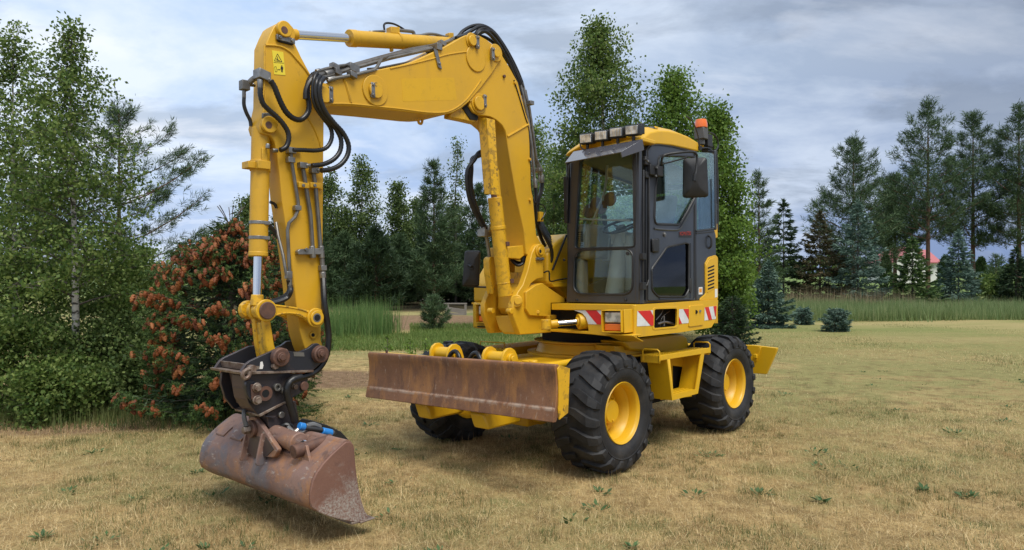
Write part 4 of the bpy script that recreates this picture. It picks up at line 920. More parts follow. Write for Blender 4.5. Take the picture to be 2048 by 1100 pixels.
# left belt plate, with its open battery bay
yS = 1.13
side = [(1272, 610), (1300, 608.2), (1360, 604), (1436.5, 598.8), (1435, 625), (1430, 643), (1423, 655), (1360, 665), (1276, 674.5), (1271, 660)]
hole = fillet([(1309.5, 618.5), (1354.5, 617), (1354, 652.5), (1308.5, 656.5)], 4)
m = MB(); m.plate(YPs(fillet(side, 2, 2), yS), [YPs(hole, yS)], (0, -.018, 0))
bl = m.build('belt_side', 'yellow_paint', fr, .004)
m = MB(); m.plate(YPs(fillet([(1306.5, 614.5), (1358.5, 612.5), (1357.5, 656), (1305, 660.5)], 6), yS + .004), [YPs(hole, yS + .004)], (0, -.006, 0)); m.build('bay_rim', 'yellow_paint', bl, .002)
m = MB(); m.box(-.96, -.58, 1.0, 1.005, 1.27, 1.46); m.build('bay_back', 'dark_gap', bl)
m = MB()
m.tube([YP(1312, 640, 1.06), YP(1322, 628, 1.07), YP(1326, 620, 1.05)], .004, 6); m.tube([YP(1320, 654, 1.05), YP(1324, 635, 1.06), YP(1340, 622, 1.05)], .004, 6)
m.cyl(YP(1328, 652, 1.06), YP(1328, 632, 1.06), .009, n=8); m.tube([YP(1315, 648, 1.06), YP(1330, 644, 1.07), YP(1348, 648, 1.06)], .012, 8); m.build('battery_cable', 'zinc_steel', bl)
m = MB(); m.prism(YPs(fillet([(1379.5, 611.5), (1408.5, 609.2), (1407, 650), (1378, 654)], 3), yS + .010), (0, -.012, 0))
ht = m.build('fuel_hatch', 'yellow_paint', bl, .003)
m = MB(); m.cyl(YP(1391.5, 624, yS + .009), YP(1391.5, 624, yS + .0125), .022); m.build('lock_recess', 'dark_gap', ht)
m = MB(); m.cyl(YP(1400.5, 622, yS + .009), YP(1400.5, 622, yS + .02), .013, n=12); m.build('lock_barrel', 'zinc_steel', ht)
def stripes(parent, y, quads, mat, nm, axis=1):
    for q in quads:
        m = MB(); m.prism([pl(a, b, axis, y) for a, b in q], (0, -.002, 0) if axis == 1 else (-.002, 0, 0)); m.build(nm, mat, parent, 0)
stripes(bl, yS + .003, [[(1274.8, 622), (1308, 620.3), (1307.5, 651), (1274, 652.6)], [(1358.5, 618.5), (1377.8, 617.6), (1377, 646), (1358, 647.7)], [(1409.6, 614.8), (1433.6, 611.6), (1431.5, 637.8), (1409, 641)]], 'white_sheet', 'reflector_panel')
stripes(bl, yS + .0052, [[(1276, 622), (1301, 620.8), (1307.6, 633), (1307.2, 651), (1301.5, 651.2)], [(1358.4, 633.5), (1364, 647.2), (1358.2, 647.6)], [(1367, 618.2), (1377.7, 617.7), (1377.4, 638.5)], [(1410, 614.6), (1417.7, 613.7), (1424.3, 639), (1417.5, 640)], [(1427, 612.6), (1433.4, 611.7), (1432, 631), (1430.8, 634)]], 'red_sheet', 'warning_stripe')
# front belt plate with the opening for the swing cylinder
xF = -.20
front = [(1103, 607.5), (1266, 609.8), (1269, 615), (1268, 660), (1266, 675), (1262, 676), (1240, 673.5), (1177, 663), (1175, 648), (1170, 634), (1163, 626), (1152, 620.5), (1103, 619.5)]
m = MB(); m.prism(XPs(front, xF), (-.018, 0, 0))
bf = m.build('belt_front', 'yellow_paint', fr, .004)
m = MB(); m.prism(XPs([(1103, 607.2), (1266, 609.5), (1266, 620.5), (1103, 619.5)], xF + .012), (-.014, 0, 0)); m.build('belt_lip', 'yellow_paint', bf, .003)
m = MB(); m.cyl(XP(1269, 609.8, xF - .012), XP(1269, 674.5, xF - .012), .022, n=16); m.build('belt_corner', 'yellow_paint', fr, .004)
m = MB(); m.prism(XPs([(1100, 658), (1180, 663), (1240, 671), (1240, 675), (1180, 668.5), (1100, 663)], xF), (-.3, 0, 0)); m.build('belt_floor', 'yellow_paint', bf, .004)
stripes(bf, xF + .004, [[(1148, 620.6), (1203, 621), (1204, 649), (1176.5, 648.2), (1172, 635), (1165, 626.5)], [(1261, 621.3), (1267.3, 621.6), (1267, 652), (1261, 651.5)]], 'white_sheet', 'reflector_panel', 0)
stripes(bf, xF + .0062, [[(1171, 620.7), (1193, 620.9), (1203.2, 632), (1204, 648.9), (1194, 648.6)], [(1261, 643), (1267, 650), (1267, 652), (1261, 651.5)]], 'red_sheet', 'warning_stripe', 0)
def headlamp(a, b, wd, x, far=False):
    """box lamp with a clear lens over an orange one; (a,b) is its top left corner in the photo"""
    o = XP(a, b, x); p = XP(a + wd, b, x); w = (p - o).length; up = Vector((0, 0, 1)); ri = (p - o).normalized()
    h = .205
    m = MB()
    for (s0, s1, t0, t1) in ((0, w, 0, .008), (0, w, h - .008, h), (0, .008, 0, h), (w - .008, w, 0, h)):
        c = o + ri * (s0 + s1) / 2 - up * (t0 + t1) / 2; m.obox(c - Vector((.045, 0, 0)), ri * (s1 - s0) / 2, Vector((.075, 0, 0)), up * (t1 - t0) / 2)
    m.obox(o + ri * w / 2 - up * h / 2 - Vector((.11, 0, 0)), ri * w / 2, Vector((.01, 0, 0)), up * h / 2)
    bx = m.build('headlight', 'yellow_paint', fr, .003)
    m = MB(); m.obox(o + ri * w / 2 - up * h / 2 - Vector((.06, 0, 0)), ri * (w / 2 - .009), Vector((.04, 0, 0)), up * (h / 2 - .009)); m.build('lamp_body', 'black_plastic', bx, .006)
    m = MB(); m.obox(o + ri * w / 2 - up * .068 - Vector((.012, 0, 0)), ri * (w / 2 - .018), Vector((.012, 0, 0)), up * .049); m.build('clear_lens', 'lamp_lens', bx, .010)
    m = MB(); m.obox(o + ri * w / 2 - up * .160 - Vector((.014, 0, 0)), ri * (w / 2 - .014), Vector((.012, 0, 0)), up * .032); m.build('orange_lens', 'orange_lens', bx, .008)
    return bx
headlamp(1205.5, 620, 40, xF + .15)
m = MB(); a = XP(1246, 619, xF + .15); m.box(xF, xF + .15, a.y, a.y + .012, a.z - .215, a.z); m.box(xF, xF + .15, a.y - .2, a.y + .1, a.z - .24, a.z - .228)
m.prism([(xF + .13, a.y + .1, a.z - .235), (xF + .02, a.y + .13, a.z - .29), (xF + .02, a.y - .12, a.z - .29), (xF + .13, a.y - .2, a.z - .235)], (0, 0, -.01)); m.build('lamp_guard', 'yellow_paint', fr, .004)
headlamp(954.5, 608, 30, -.12)
# swing cylinder
sc0, sc1 = XP(1104, 648, xF + .22), XP(1160, 643, xF - .02)
m = MB(); m.cyl(sc0, sc1, .030); sw = m.build('swing_cylinder', 'steel_chrome', EX)
dv = (sc1 - sc0).normalized()
m = MB(); m.cyl(sc1 - dv * .02, sc1 + dv * .5, .078); m.cyl(sc1 - dv * .04, sc1 - dv * .01, .045); m.build('cylinder_barrel', 'yellow_paint', sw, .006)
m = MB(); m.cyl(sc0 - dv * .02, sc0 + dv * .06, .04); m.cyl(sc0 - dv * .06 + Vector((0, 0, -.05)), sc0 - dv * .06 + Vector((0, 0, .05)), .05); m.build('rod_eye', 'chipped_paint', sw, .006)

# right flank of the machine, seen past the boom
m = MB()
m.prism([(-.30, -.56, 1.22), (-.30, -1.1, 1.22), (-2.0, -1.1, 1.22), (-2.0, -.56, 1.22)], (0, 0, .30))
m.prism([(-.32, -1.1, 1.52), (-.32, -1.1, 1.72), (-.55, -1.1, 2.0), (-1.1, -1.1, 2.12), (-2.0, -1.1, 2.1), (-2.15, -1.1, 1.52)], (0, .50, 0))
m.build('right_body', 'yellow_paint', fr, .03, seg=3)
m = MB(); m.prism(XPs([(978, 640), (980, 565), (985, 556), (993, 560), (994, 640)], -.22), (-.1, 0, 0)); m.build('corner_panel', 'yellow_paint', fr, .01)
# engine hood right of the cab
m = MB()
P = YPs([(1094, 508), (1110, 486), (1134, 468), (1180, 468), (1180, 600), (1134, 598), (1122, 583), (1094, 566)], -.02)
m.prism(P, (0, -.55, 0)); m.build('engine_hood', 'yellow_paint', fr, .03, seg=3)
m = MB(); m.box(-2.1, -.9, -1.0, .1, 1.5, 2.15); m.box(-2.15, -1.93, .1, 1.02, 1.5, 1.95); m.build('engine_cover', 'yellow_paint', fr, .05, seg=3)
m = MB(); m.tube([YP(1088, 545, .05), YP(1098, 543, .06), YP(1100, 562, .06), YP(1115, 560, .07), YP(1133, 557, .07)], .008, 8); m.tube([YP(1105, 540, .02), YP(1133, 470, .02)], .012, 8); m.build('body_hose', 'hose_rubber', fr)
m = MB(); m.prism(YPs([(1104, 566), (1134, 564), (1134, 574), (1108, 574)], .06), (0, -.2, 0)); m.build('hood_sill', 'yellow_paint', fr, .006)
# frame nose that carries the swing post
m = MB(); m.prism(YPs([(1052, 584), (1072, 570), (1085, 566), (1100, 577), (1130, 597), (1130, 606), (1102, 606), (1102, 634), (1060, 631), (1052, 618)], .10), (0, -.38, 0)); m.build('frame_nose', 'boom_paint', fr, .006)

# ---- swing post
m = MB()
ear = [(1071, 492), (1079, 487), (1086, 493), (1087, 520), (1087, 556), (1074, 558), (1062, 567), (1054, 586), (1052, 616), (1058, 629), (1103, 634), (1103, 639), (1092, 641), (1088, 651), (1093, 660), (1103, 661), (1103, 665), (1040, 669.5), (1026, 630), (1026, 608), (1036, 584), (1046, 570), (1056, 540), (1064, 506)]
m.prism(YPs(ear, .07), (0, -.07, 0))
fe = [(a - 33, b - 2) for a, b in ear]
m.prism([Vector((p.x, -.32, p.z)) for p in YPs(ear, .07)], (0, -.06, 0))
sp = m.build('swing_post', 'boom_paint', EX, .008)
m = MB(); nose = [(988, 630), (990, 614), (1000, 626), (1022, 628), (1030, 618), (1034, 632), (1042, 669), (1010, 668.5), (999, 661)]
q = XPs([(988, 632), (1027, 630), (1040, 669), (1006, 668), (997, 659)], .19)
m.prism(q, (-.32, 0, 0)); m.prism([Vector((-.2, -.33, 1.72)), Vector((.0, -.33, 1.72)), Vector((.05, -.33, 1.5)), Vector((-.2, -.33, 1.4))], (0, .38, 0)); m.build('post_nose', 'boom_paint', sp, .02, seg=3)
m = MB(); m.prism(XPs([(1000, 545), (1052, 545), (1052, 590), (1025, 605), (1000, 600)], -.03), (-.05, 0, 0)); m.build('post_plate', 'chipped_paint', sp, .006)
pin('pivot_pin', 1079, 502, .07, .070, .018, 'boom_paint', sp); pin('pivot_cap', 1080, 502, .085, .042, .02, 'boom_paint', sp); pin('pivot_bore', 1080.5, 502.5, .104, .018, .003, 'dark_gap', sp)
m = MB(); c = YP(1078, 518, .07); m.obox(c, (.055, 0, 0), (0, .02, 0), (0, 0, .014)); m.cyl(c + Vector((-.035, .02, 0)), c + Vector((-.035, .032, 0)), .013, n=6); m.cyl(c + Vector((.035, .02, 0)), c + Vector((.035, .032, 0)), .013, n=6); m.build('keeper_plate', 'pipe_steel', sp, .003)
m = MB(); c = YP(1051, 600, .07); m.cyl(c, c + yN * .02, .016, n=10); c = YP(1098, 634, .075); m.obox(c, (.06, 0, 0), (0, .05, 0), (0, 0, .02)); m.cyl(YP(1076, 624, .07), YP(1076, 624, .11), .018, n=8); m.build('grease_fitting', 'boom_paint', sp, .003)
# foot of the boom cylinder
m = MB(); a, b = XP(989, 601, .24), XP(1034, 602, .19)
m.cyl(YP(1033, 602, .085), YP(1033, 602, .02), .062); m.cyl(YP(1033, 602, .0), YP(1033, 602, -.10), .058); m.cyl(YP(1033, 602, -.12), YP(1033, 602, -.24), .062); m.build('cylinder_pin', 'chipped_paint', sp, .008)
m = MB(); m.cyl(YP(1036, 602, .085), YP(1036, 602, .105), .036); m.build('pin_cap', 'chipped_paint', sp, .004)
m = MB()
for y in (.05, -.2):
    c = YP(1022, 622, .05); m.cyl((c.x + .02, y + .03, c.z), (c.x + .02, y - .03, c.z), .028)
m.build('tie_eye', 'chipped_paint', sp, .004)

# ---- boom
yb = .02; TB = .34
lower = [(1060, 250), (1060, 318), (1067, 405), (1073, 470), (1085, 492), (1088, 504), (1080, 518), (1066, 518), (1052, 508), (1048, 460), (1034, 399), (1022, 330), (1017, 300), (1013.6, 276), (1011, 262), (1004, 250), (992, 239.5), (980, 233.5), (958, 230), (946, 224), (938.5, 212), (940, 201), (968, 160), (996, 122), (1002, 107), (1010, 120), (1018, 133), (1036, 165), (1051, 224)]
bo = yprism('boom', lower, yb, TB, 'boom_paint', EX, .008)
upper = [(641, 204), (637, 194), (640, 181), (646, 171), (656, 165), (677, 158), (718, 148), (747, 141), (800, 130), (822, 124), (845, 114), (867, 104), (888, 94), (908, 83), (922, 74.5), (932, 70), (944, 68.3), (958, 70.5), (973, 79), (990, 92), (1003, 107), (1001, 120), (985, 146), (962, 176), (938, 204), (922, 217), (905, 226), (891, 229), (872, 230), (854, 229), (800, 222.5), (765, 218.5), (705, 212.5), (660, 211.5), (650, 210.5)]
m = MB(); up_n = YPs(upper, yb + .022); m.prism(up_n, (0, -TB - .044, 0)); ub = m.build('upper_boom', 'boom_paint', bo, .008)
# weld lines and rims on the near face
def bead(pts, y, r, mat, parent, name='weld_seam', n=6, sm=3):
    m = MB(); m.tube(YPs(pts, y), r, n, smooth=sm); return m.build(name, mat, parent)
bead([(660, 207), (705, 208), (765, 214), (800, 217.5), (854, 224.5), (888, 224.5), (908, 218), (928, 204), (945, 184), (962, 160)], yb + .022, .008, 'boom_paint', ub)
bead([(780, 137), (822, 128), (866, 117), (900, 108), (940, 102.5)], yb + .022, .008, 'boom_paint', ub)
bead([(687, 160), (692, 168), (702, 205)], yb + .022, .012, 'boom_paint', ub)
bead([(1015, 273), (1034, 262), (1056, 249)], yb + .002, .012, 'boom_paint', bo)
bead([(1000, 121), (968, 160), (940, 203)], yb + .004, .010, 'boom_paint', bo, sm=1)
m = MB(); m.prism(YPs(fillet([(803, 157), (908, 155), (914, 200), (806, 203)], 3), yb + .0228), (0, -.001, 0)); m.build('paint_patch', 'fresh_paint', ub)
pin('round_boss', 951, 117, yb + .022, .125, .012, 'boom_paint', ub, .006, 40)
def boss_pin(px, py, y, r, par, kx, ky, vert=True, ring=0.0):
    if ring: pin('boss_ring', px, py, y, ring, .012, 'boom_paint', par, .005, 40)
    pin('pin_head', px, py, y + (.012 if ring else 0), r, .024, 'chipped_paint', par, .005, 28)
    c = YP(kx, ky, y + (.012 if ring else 0)); a, b = (Vector((.018, 0, 0)), Vector((0, 0, .062)))
    if not vert: a, b = Vector((.075, 0, 0)), Vector((0, 0, .022))
    m = MB(); m.obox(c + yN * .02, a, yN * .006, b); m.obox(c + yN * .008, a * .9, yN * .009, b * .9)
    ax = b.normalized() * .042 if vert else a.normalized() * .052
    for s in (-1, 1): m.cyl(c + ax * s + yN * .024, c + ax * s + yN * .038, .014, n=6)
    m.build('keeper_plate', 'zinc_steel', par, .003)
boss_pin(943, 82, yb + .022, .048, ub, 952.5, 85.5, True, .075)
boss_pin(991, 106, yb + .022, .043, ub, 983, 109, True, .085)
boss_pin(957, 207, yb, .066, bo, 967, 203, True, .096)
boss_pin(750, 181, yb + .022, .066, ub, 743, 181, True, .125)
boss_pin(647, 190, yb + .022, .062, ub, 659, 190, True, .09)
pin('plug', 1007, 153, yb, .016, .02, 'pin_steel', bo, .003, 10)
m = MB(); a, b = YP(871, 99, yb + .03), YP(880, 137, yb + .03); m.obox((a + b) / 2, (b - a) / 2, (.022, 0, .004), (0, .006, 0)); c = YP(879, 127, yb + .036); m.cyl(c, c + yN * .012, .012, n=6); m.obox(YP(868, 97, yb - .04), (.03, 0, 0), (0, .08, 0), (0, 0, .03)); m.build('pipe_clamp', 'zinc_steel', ub, .003)
m = MB(); m.tube([YP(836, 238, -.12), YP(838, 246, -.12), YP(843, 247, -.12), YP(845, 239, -.12)], .012, 8); m.build('lifting_eye', 'boom_paint', ub)
# belly of the knuckle
m = MB(); m.prism([Vector((p.x, -.01, p.z)) for p in YPs([(905, 226), (940, 204), (958, 232), (956, 245), (935, 240), (905, 234)], yb)], (0, -.09, 0)); m.build('knuckle_belly', 'chipped_paint', bo, .01)
m = MB(); m.prism([Vector((p.x, -.0, p.z)) for p in YPs([(928, 215), (940, 206), (960, 233), (958, 240), (944, 238)], yb)], (0, -.10, 0)); m.build('knuckle_gap', 'dark_gap', bo)
# boom front gusset plate near the foot
m = MB(); P = YPs([(1016, 494), (1052, 490), (1052, 508), (1040, 518), (1016, 516)], yb - .03); m.prism(P, (0, -.26, 0)); m.build('boom_foot', 'boom_paint', bo, .006)

# boom cylinder with its guard, in front of the boom
yc = -.06
a, b = YP(972, 234, yc), YP(997, 478, yc)
bc = MB(); p0, p1 = YP(996.5, 460, yc), YP(1012, 604, yc); ax = (p1 - p0).normalized()
q0 = p0 - ax * ((YP(996, 395, yc) - p0).length)
bc.cyl(q0, p1 - ax * .06, .070, n=28)
bcy = bc.build('boom_cylinder', 'chipped_paint', EX, .006)
m = MB(); m.cyl(q0 - ax * .9, q0, .036); m.build('cylinder_rod', 'pin_steel', bcy)
m = MB(); m.cyl(p0 - ax * .04, p0 - ax * .005, .076, n=28); e = p1 - ax * .20; m.cyl(e, e + ax * .014, .073, n=28); m.build('barrel_band', 'chipped_paint', bcy, .003)
m = MB(); c = YP(1014, 488, yc + .07); m.obox(c, (.02, 0, 0), (0, .018, 0), (0, 0, .022)); c = YP(1023, 562, yc + .07); m.obox(c, (.02, 0, 0), (0, .018, 0), (0, 0, .022)); m.build('band_bolt', 'pin_steel', bcy, .003)
g = [(955, 233), (985, 240), (989, 391), (967, 388)]
m = MB()
gp = XPs([(955.5, 234), (974, 236), (983, 389), (968, 388)], YP(972, 300, yc + .05).x + .05)
m.prism(gp, (-.012, 0, 0)); x0 = gp[1].x
m.prism([gp[1], gp[2], gp[2] + Vector((-.11, .0, 0)), gp[1] + Vector((-.11, .0, 0))], (0, -.012, 0))
m.prism([gp[0], gp[3], gp[3] + Vector((-.11, 0, 0)), gp[0] + Vector((-.11, 0, 0))], (0, .012, 0))
m.build('rod_guard', 'chipped_paint', bcy, .004)
m = MB(); m.prism(YPs([(990, 339), (998, 339), (1009, 470), (1001, 470)], -.02), (0, -.02, 0)); m.build('guard_rail', 'boom_paint', bcy, .004)

# ---- arm cylinder on top of the boom
yA = -.15
a0, a1, a2 = YP(566, 68, yA), YP(700, 76.5, yA), YP(912, 90, yA)
d = (a2 - a0).normalized()
m = MB(); m.cyl(a1 - d * .0, a2, .066, n=28); m.cyl(a1 - d * .012, a1 + d * .06, .070, n=28); k = YP(793, 80, yA); m.cyl(k, k + d * .02, .0695, n=28); ac = m.build('arm_cylinder', 'boom_paint', EX, .005)
m = MB(); m.cyl(a0, a1, .035, n=20); m.build('cylinder_rod', 'steel_chrome', ac)
m = MB(); m.cyl(a0 + yN * -.05, a0 + yN * .05, .075); m.cyl(a0, a0 + d * .12, .05, .042); c = YP(935, 86, yA); m.cyl(c + yN * -.06, c + yN * .06, .08); m.build('rod_eye', 'boom_paint', ac, .005)
m = MB(); c = YP(786, 62, yA); m.obox(c, d * .05, (0, .035, 0), (0, 0, .03)); c = YP(899, 72, yA); m.obox(c, d * .03, (0, .03, 0), (0, 0, .025)); c = YP(783, 99, yA); m.obox(c, d * .014, (0, .014, 0), (0, 0, .02)); m.build('port_block', 'boom_paint', ac, .006)
m = MB()
m.tube([YP(770, 62, yA + .02), YP(745, 63, yA + .02), YP(738, 64, yA)], .010, 8); m.tube([YP(792, 60, yA), YP(815, 62, yA), YP(826, 64, yA), YP(828, 70, yA)], .016, 8)
m.tube([YP(828, 71, yA), YP(842, 71, yA), YP(856, 68, yA), YP(872, 69, yA), YP(890, 74, yA), YP(900, 73, yA)], .014, 8); m.build('pipe', 'pipe_steel', ac)
m = MB(); m.tube([YP(769, 60, yA), YP(768, 50, yA), YP(774, 46, yA), YP(788, 48, yA), YP(802, 55, yA), YP(812, 62, yA)], .009, 8); m.build('hydraulic_hose', 'hose_rubber', ac)

# ---- stick
ys = -.065; TS = .17
stick = [(531, 90), (540, 68), (548, 52), (556, 46), (564, 45), (572, 49), (578, 59), (584, 75), (603, 115), (618, 143), (634, 170), (650, 192), (652, 215), (648, 243), (647, 330), (646.5, 400), (645.5, 509), (643, 582), (642, 680), (646, 695), (646, 712), (638, 718), (622, 712), (612, 702), (608, 691), (600, 662), (592, 604), (581, 509), (564, 400), (559, 343), (553, 300), (549, 282), (542, 272), (533, 270), (523, 266), (519, 252), (523, 236), (529, 210), (530, 140)]
st = yprism('stick', stick, ys, TS, 'boom_paint', EX, .007)
bead([(531, 90), (550, 91), (566, 95), (580, 104), (592, 117), (610, 138), (622, 156)], ys + .002, .009, 'boom_paint', st)
bead([(529, 92), (529, 150), (526, 200)], ys + .001, .008, 'boom_paint', st)
bead([(616, 236), (628, 256), (638, 280), (643, 300)], ys + .001, .008, 'boom_paint', st)
m = MB(); m.prism(YPs([(533, 84), (548, 52), (556, 47), (560, 60), (545, 86)], ys - .025), (0, -TS + .05, 0)); m.build('top_gap', 'dark_gap', st)
pin('pin_head', 565, 60, ys, .060, .04, 'chipped_paint', st, .006, 28); pin('pin_bore', 569, 60, ys + .040, .027, .002, 'pin_steel', st, 0)
m = MB(); c = YP(569, 79.5, ys); m.obox(c + yN * .012, (.075, 0, 0), (0, .012, 0), (0, 0, .02)); m.cyl(c + Vector((-.05, .02, 0)), c + Vector((-.05, .036, 0)), .015, n=6); m.cyl(c + Vector((.05, .02, 0)), c + Vector((.05, .036, 0)), .015, n=6); m.build('keeper_plate', 'zinc_steel', st, .003)
m = MB(); c = YP(569, 84.5, ys); m.obox(c + yN * .01, (.06, 0, 0), (0, .01, 0), (0, 0, .012)); m.build('keeper_gap', 'dark_gap', st, .004)
pin('pin_head', 536, 250, ys, .062, .03, 'chipped_paint', st, .006, 28); pin('pin_bore', 537.5, 250, ys + .03, .026, .002, 'pin_steel', st, 0)
m = MB(); c = YP(536, 231, ys); m.obox(c + yN * .01, (.05, 0, -.01), (0, .01, 0), (0, 0, .018)); m.build('keeper_plate', 'pipe_steel', st, .003)
# far ear edge of the cylinder bracket
# warning sticker
sk = [(544, 100.5), (566.5, 104), (571, 150.5), (548.5, 148.5)]
m = MB(); m.prism(YPs(sk, ys + .003), (0, -.002, 0)); sti = m.build('warning_sticker', 'sticker_yellow', st)
yk = ys + .0045
def ink(polys):
    m = MB()
    for q in polys: m.prism(YPs(q, yk), (0, -.001, 0))
    return m
def line2(a, b, w=.7):
    d = Vector((b[0] - a[0], b[1] - a[1])).normalized() * w * .5; n = Vector((-d.y, d.x))
    return [(a[0] + n.x, a[1] + n.y), (b[0] + n.x, b[1] + n.y), (b[0] - n.x, b[1] - n.y), (a[0] - n.x, a[1] - n.y)]
T3 = [(555, 107.5), (549, 121.5), (564, 123.5)]
mk = [line2(T3[i], T3[(i + 1) % 3], .9) for i in range(3)] + [line2((547.3, 124.5), (568.3, 126.3), .5)]
mk += [line2((555, 113), (555.6, 118), 1.0), line2((553, 119.5), (560, 121), .8), line2((552.5, 117), (557.5, 120), .7)]
bx = [(549.2, 133.5), (552.3, 133.2), (554.6, 143), (550.8, 143.6)]
mk += [line2(bx[i], bx[(i + 1) % 4], .6) for i in range(4)]
mk += [line2((555.5, 139), (560.5, 139.3), .7), [(555, 139), (557, 137.6), (557, 140.4)], [(561.2, 139.3), (559.2, 138), (559.2, 140.8)]]
mk += [[(562.6, 131), (563.8, 130.2), (564.8, 131), (564.4, 132.4), (563, 132.4)], [(561.8, 133), (565.8, 133), (566.6, 138), (565.8, 138.4), (565.6, 144.5), (564.4, 144.5), (564, 139.4), (563.6, 139.4), (563.6, 144), (562.4, 144), (562.2, 138), (561.2, 137.6)]]
ink(mk).build('sticker_mark', 'sticker_black', sti)
# oil distributor block at the top front edge of the stick
m = MB(); c = YP(524, 152, ys - .02); m.obox(c, (.045, 0, .01), (0, .05, 0), (0, 0, .035)); db = m.build('hose_block', 'zinc_steel', st, .005)
m = MB(); m.tube([YP(517, 154, ys - .05), YP(508, 157, ys - .08), YP(500, 164, ys - .10), YP(494, 170, ys - .12)], .022, 8); c = YP(489, 171, ys - .12); m.obox(c, (.03, 0, 0), (0, .03, 0), (0, 0, .035)); m.build('hose_elbow', 'pipe_steel', st, .004)
m = MB(); m.cyl(YP(520, 159, ys), YP(520.5, 178, ys), .020, n=10); m.cyl(YP(536, 157, ys + .02), YP(545, 166, ys + .02), .014, n=10); m.cyl(YP(488, 178, ys - .12), YP(488, 196, ys - .12), .014, n=10); m.cyl(YP(500, 170, ys - .12), YP(510, 171, ys - .12), .012, n=10)
for q in ((535, 297, 536, 288), (545, 301, 555, 301)): m.cyl(YP(q[0], q[1], ys + .02), YP(q[2], q[3], ys + .02), .016, n=10)
m.build('hose_fitting', 'zinc_steel', st, .002)
def hose(pts, y, r, par, mat='hose_rubber', nm='hydraulic_hose', n=8, sm=5):
    m = MB(); m.tube([YP(p[0], p[1], y if len(p) < 3 else p[2]) for p in pts], r, n, smooth=sm); return m.build(nm, mat, par)
def ribbed(pts, y, r, par):
    """hose in a spiral wrap"""
    m = MB(); P = [YP(p[0], p[1], y if len(p) < 3 else p[2]) for p in pts]
    tmp = MB(); tmp.tube(P, 1.0, 3, smooth=8, closed_ends=False)
    cs = []
    for i in range(0, len(tmp.v), 3): cs.append(sum((Vector(v) for v in tmp.v[i:i + 3]), Vector()) / 3)
    L = sum((b - a).length for a, b in zip(cs, cs[1:])); N = max(20, int(L / (.011 if r < .025 else .02))); step = L / N
    pts2 = [cs[0]]; acc = 0
    for a, b in zip(cs, cs[1:]):
        sl = (b - a).length; pos = 0
        while acc + sl - pos >= step:
            pos += step - acc; acc = 0; pts2.append(a.lerp(b, min(1, pos / sl)))
        acc += sl - pos
    k = len(pts2)
    m.tube(pts2, lambda t: r * (1.0 if int(round(t * (k - 1))) % 2 else .9), 9, smooth=1); return m.build('hydraulic_hose', 'hose_rubber', par)
ribbed([(520.5, 176), (521, 190), (526, 207), (538, 220), (553, 233), (567, 249), (576, 265), (577, 281), (571, 295), (558, 301)], ys + .07, .020, st)
ribbed([(541, 161), (549, 174), (556, 192), (564, 210), (574, 226), (588, 237), (602, 239), (614, 228), (618, 212), (615, 190), (616, 168), (624, 152, .03), (634, 146, .05)], ys + .09, .022, st)
hose([(488, 194), (488, 210), (493, 226), (500, 240), (502, 252)], ys - .12, .014, st)
ribbed([(634, 146, .08), (628, 158), (626, 180), (627, 200), (634, 218), (648, 238), (660, 254), (664, 270), (660, 286), (650, 297), (630, 301), (604, 300), (584, 300)], yb + .08, .017, st)
ribbed([(640, 152, .09), (633, 165), (632, 190), (640, 216), (656, 240), (672, 258), (682, 280), (680, 302), (668, 318), (648, 328), (624, 331)], yb + .11, .019, st)
ribbed([(648, 156, .10), (640, 168), (640, 194), (650, 222), (668, 246), (686, 266), (697, 290), (694, 312), (680, 330), (660, 339), (640, 341)], yb + .13, .020, st)
hose([(634, 152, .06), (620, 162), (612, 180), (611, 198)], yb + .04, .020, st)
# steel pipes down the near face of the stick
yp_ = ys + .028
def pipe(pts, y, r, par): return hose(pts, y, r, par, 'pipe_steel', 'pipe', 8, 1)
pipe([(582, 303), (582.5, 318), (596, 402), (597, 418), (590, 434), (578, 446), (575, 460), (577, 500), (579, 545)], yp_, .013, st)
pipe([(606, 338), (609, 355), (621, 430), (626, 505)], yp_, .016, st)
pipe([(627, 346), (631, 372), (637, 440), (642, 508)], yp_, .016, st)
pipe([(552, 445, ys - .1), (556, 470, ys - .06), (566, 510, ys - .02), (572, 545), (577, 560)], yp_, .012, st)
pipe([(643, 508), (645, 530), (645, 548)], yp_, .018, st)
m = MB()
for (a, b) in ((582, 301), (605, 331), (628, 341)): m.obox(YP(a, b, yp_), (.032, 0, 0), (0, .025, 0), (0, 0, .022))
m.obox(YP(581, 320, yp_), (.028, 0, 0), (0, .022, 0), (0, 0, .02)); m.obox(YP(594, 416, yp_), (.026, 0, 0), (0, .022, 0), (0, 0, .018)); m.obox(YP(577, 550, yp_), (.022, 0, 0), (0, .02, 0), (0, 0, .028)); m.obox(YP(645, 536, yp_), (.024, 0, 0), (0, .024, 0), (0, 0, .02))
m.cyl(YP(591, 300, yp_), YP(603, 300.5, yp_), .015, n=10); m.cyl(YP(612, 331, yp_ + .02), YP(626, 331, yp_ + .02), .016, n=10); m.cyl(YP(634, 341, yp_ + .02), YP(648, 340.5, yp_ + .02), .016, n=10)
m.cyl(YP(623.5, 492, yp_), YP(626, 516, yp_), .024, n=8); m.cyl(YP(641.5, 492, yp_), YP(643.5, 516, yp_), .024, n=8); m.cyl(YP(579, 545, yp_), YP(580, 572, yp_), .018, n=8); m.cyl(YP(645, 544, yp_), YP(646, 556, yp_), .026, n=8)
m.build('pipe_fitting', 'zinc_steel', st, .003)
m = MB(); m.obox(YP(617, 371, ys + .012), (.12, 0, .0), (0, .012, 0), (0, 0, .022)); m.obox(YP(606, 371, ys + .03), (.045, 0, 0), (0, .02, 0), (0, 0, .02)); m.obox(YP(629, 371, ys + .03), (.045, 0, 0), (0, .02, 0), (0, 0, .02)); m.build('pipe_bracket', 'boom_paint', st, .004)
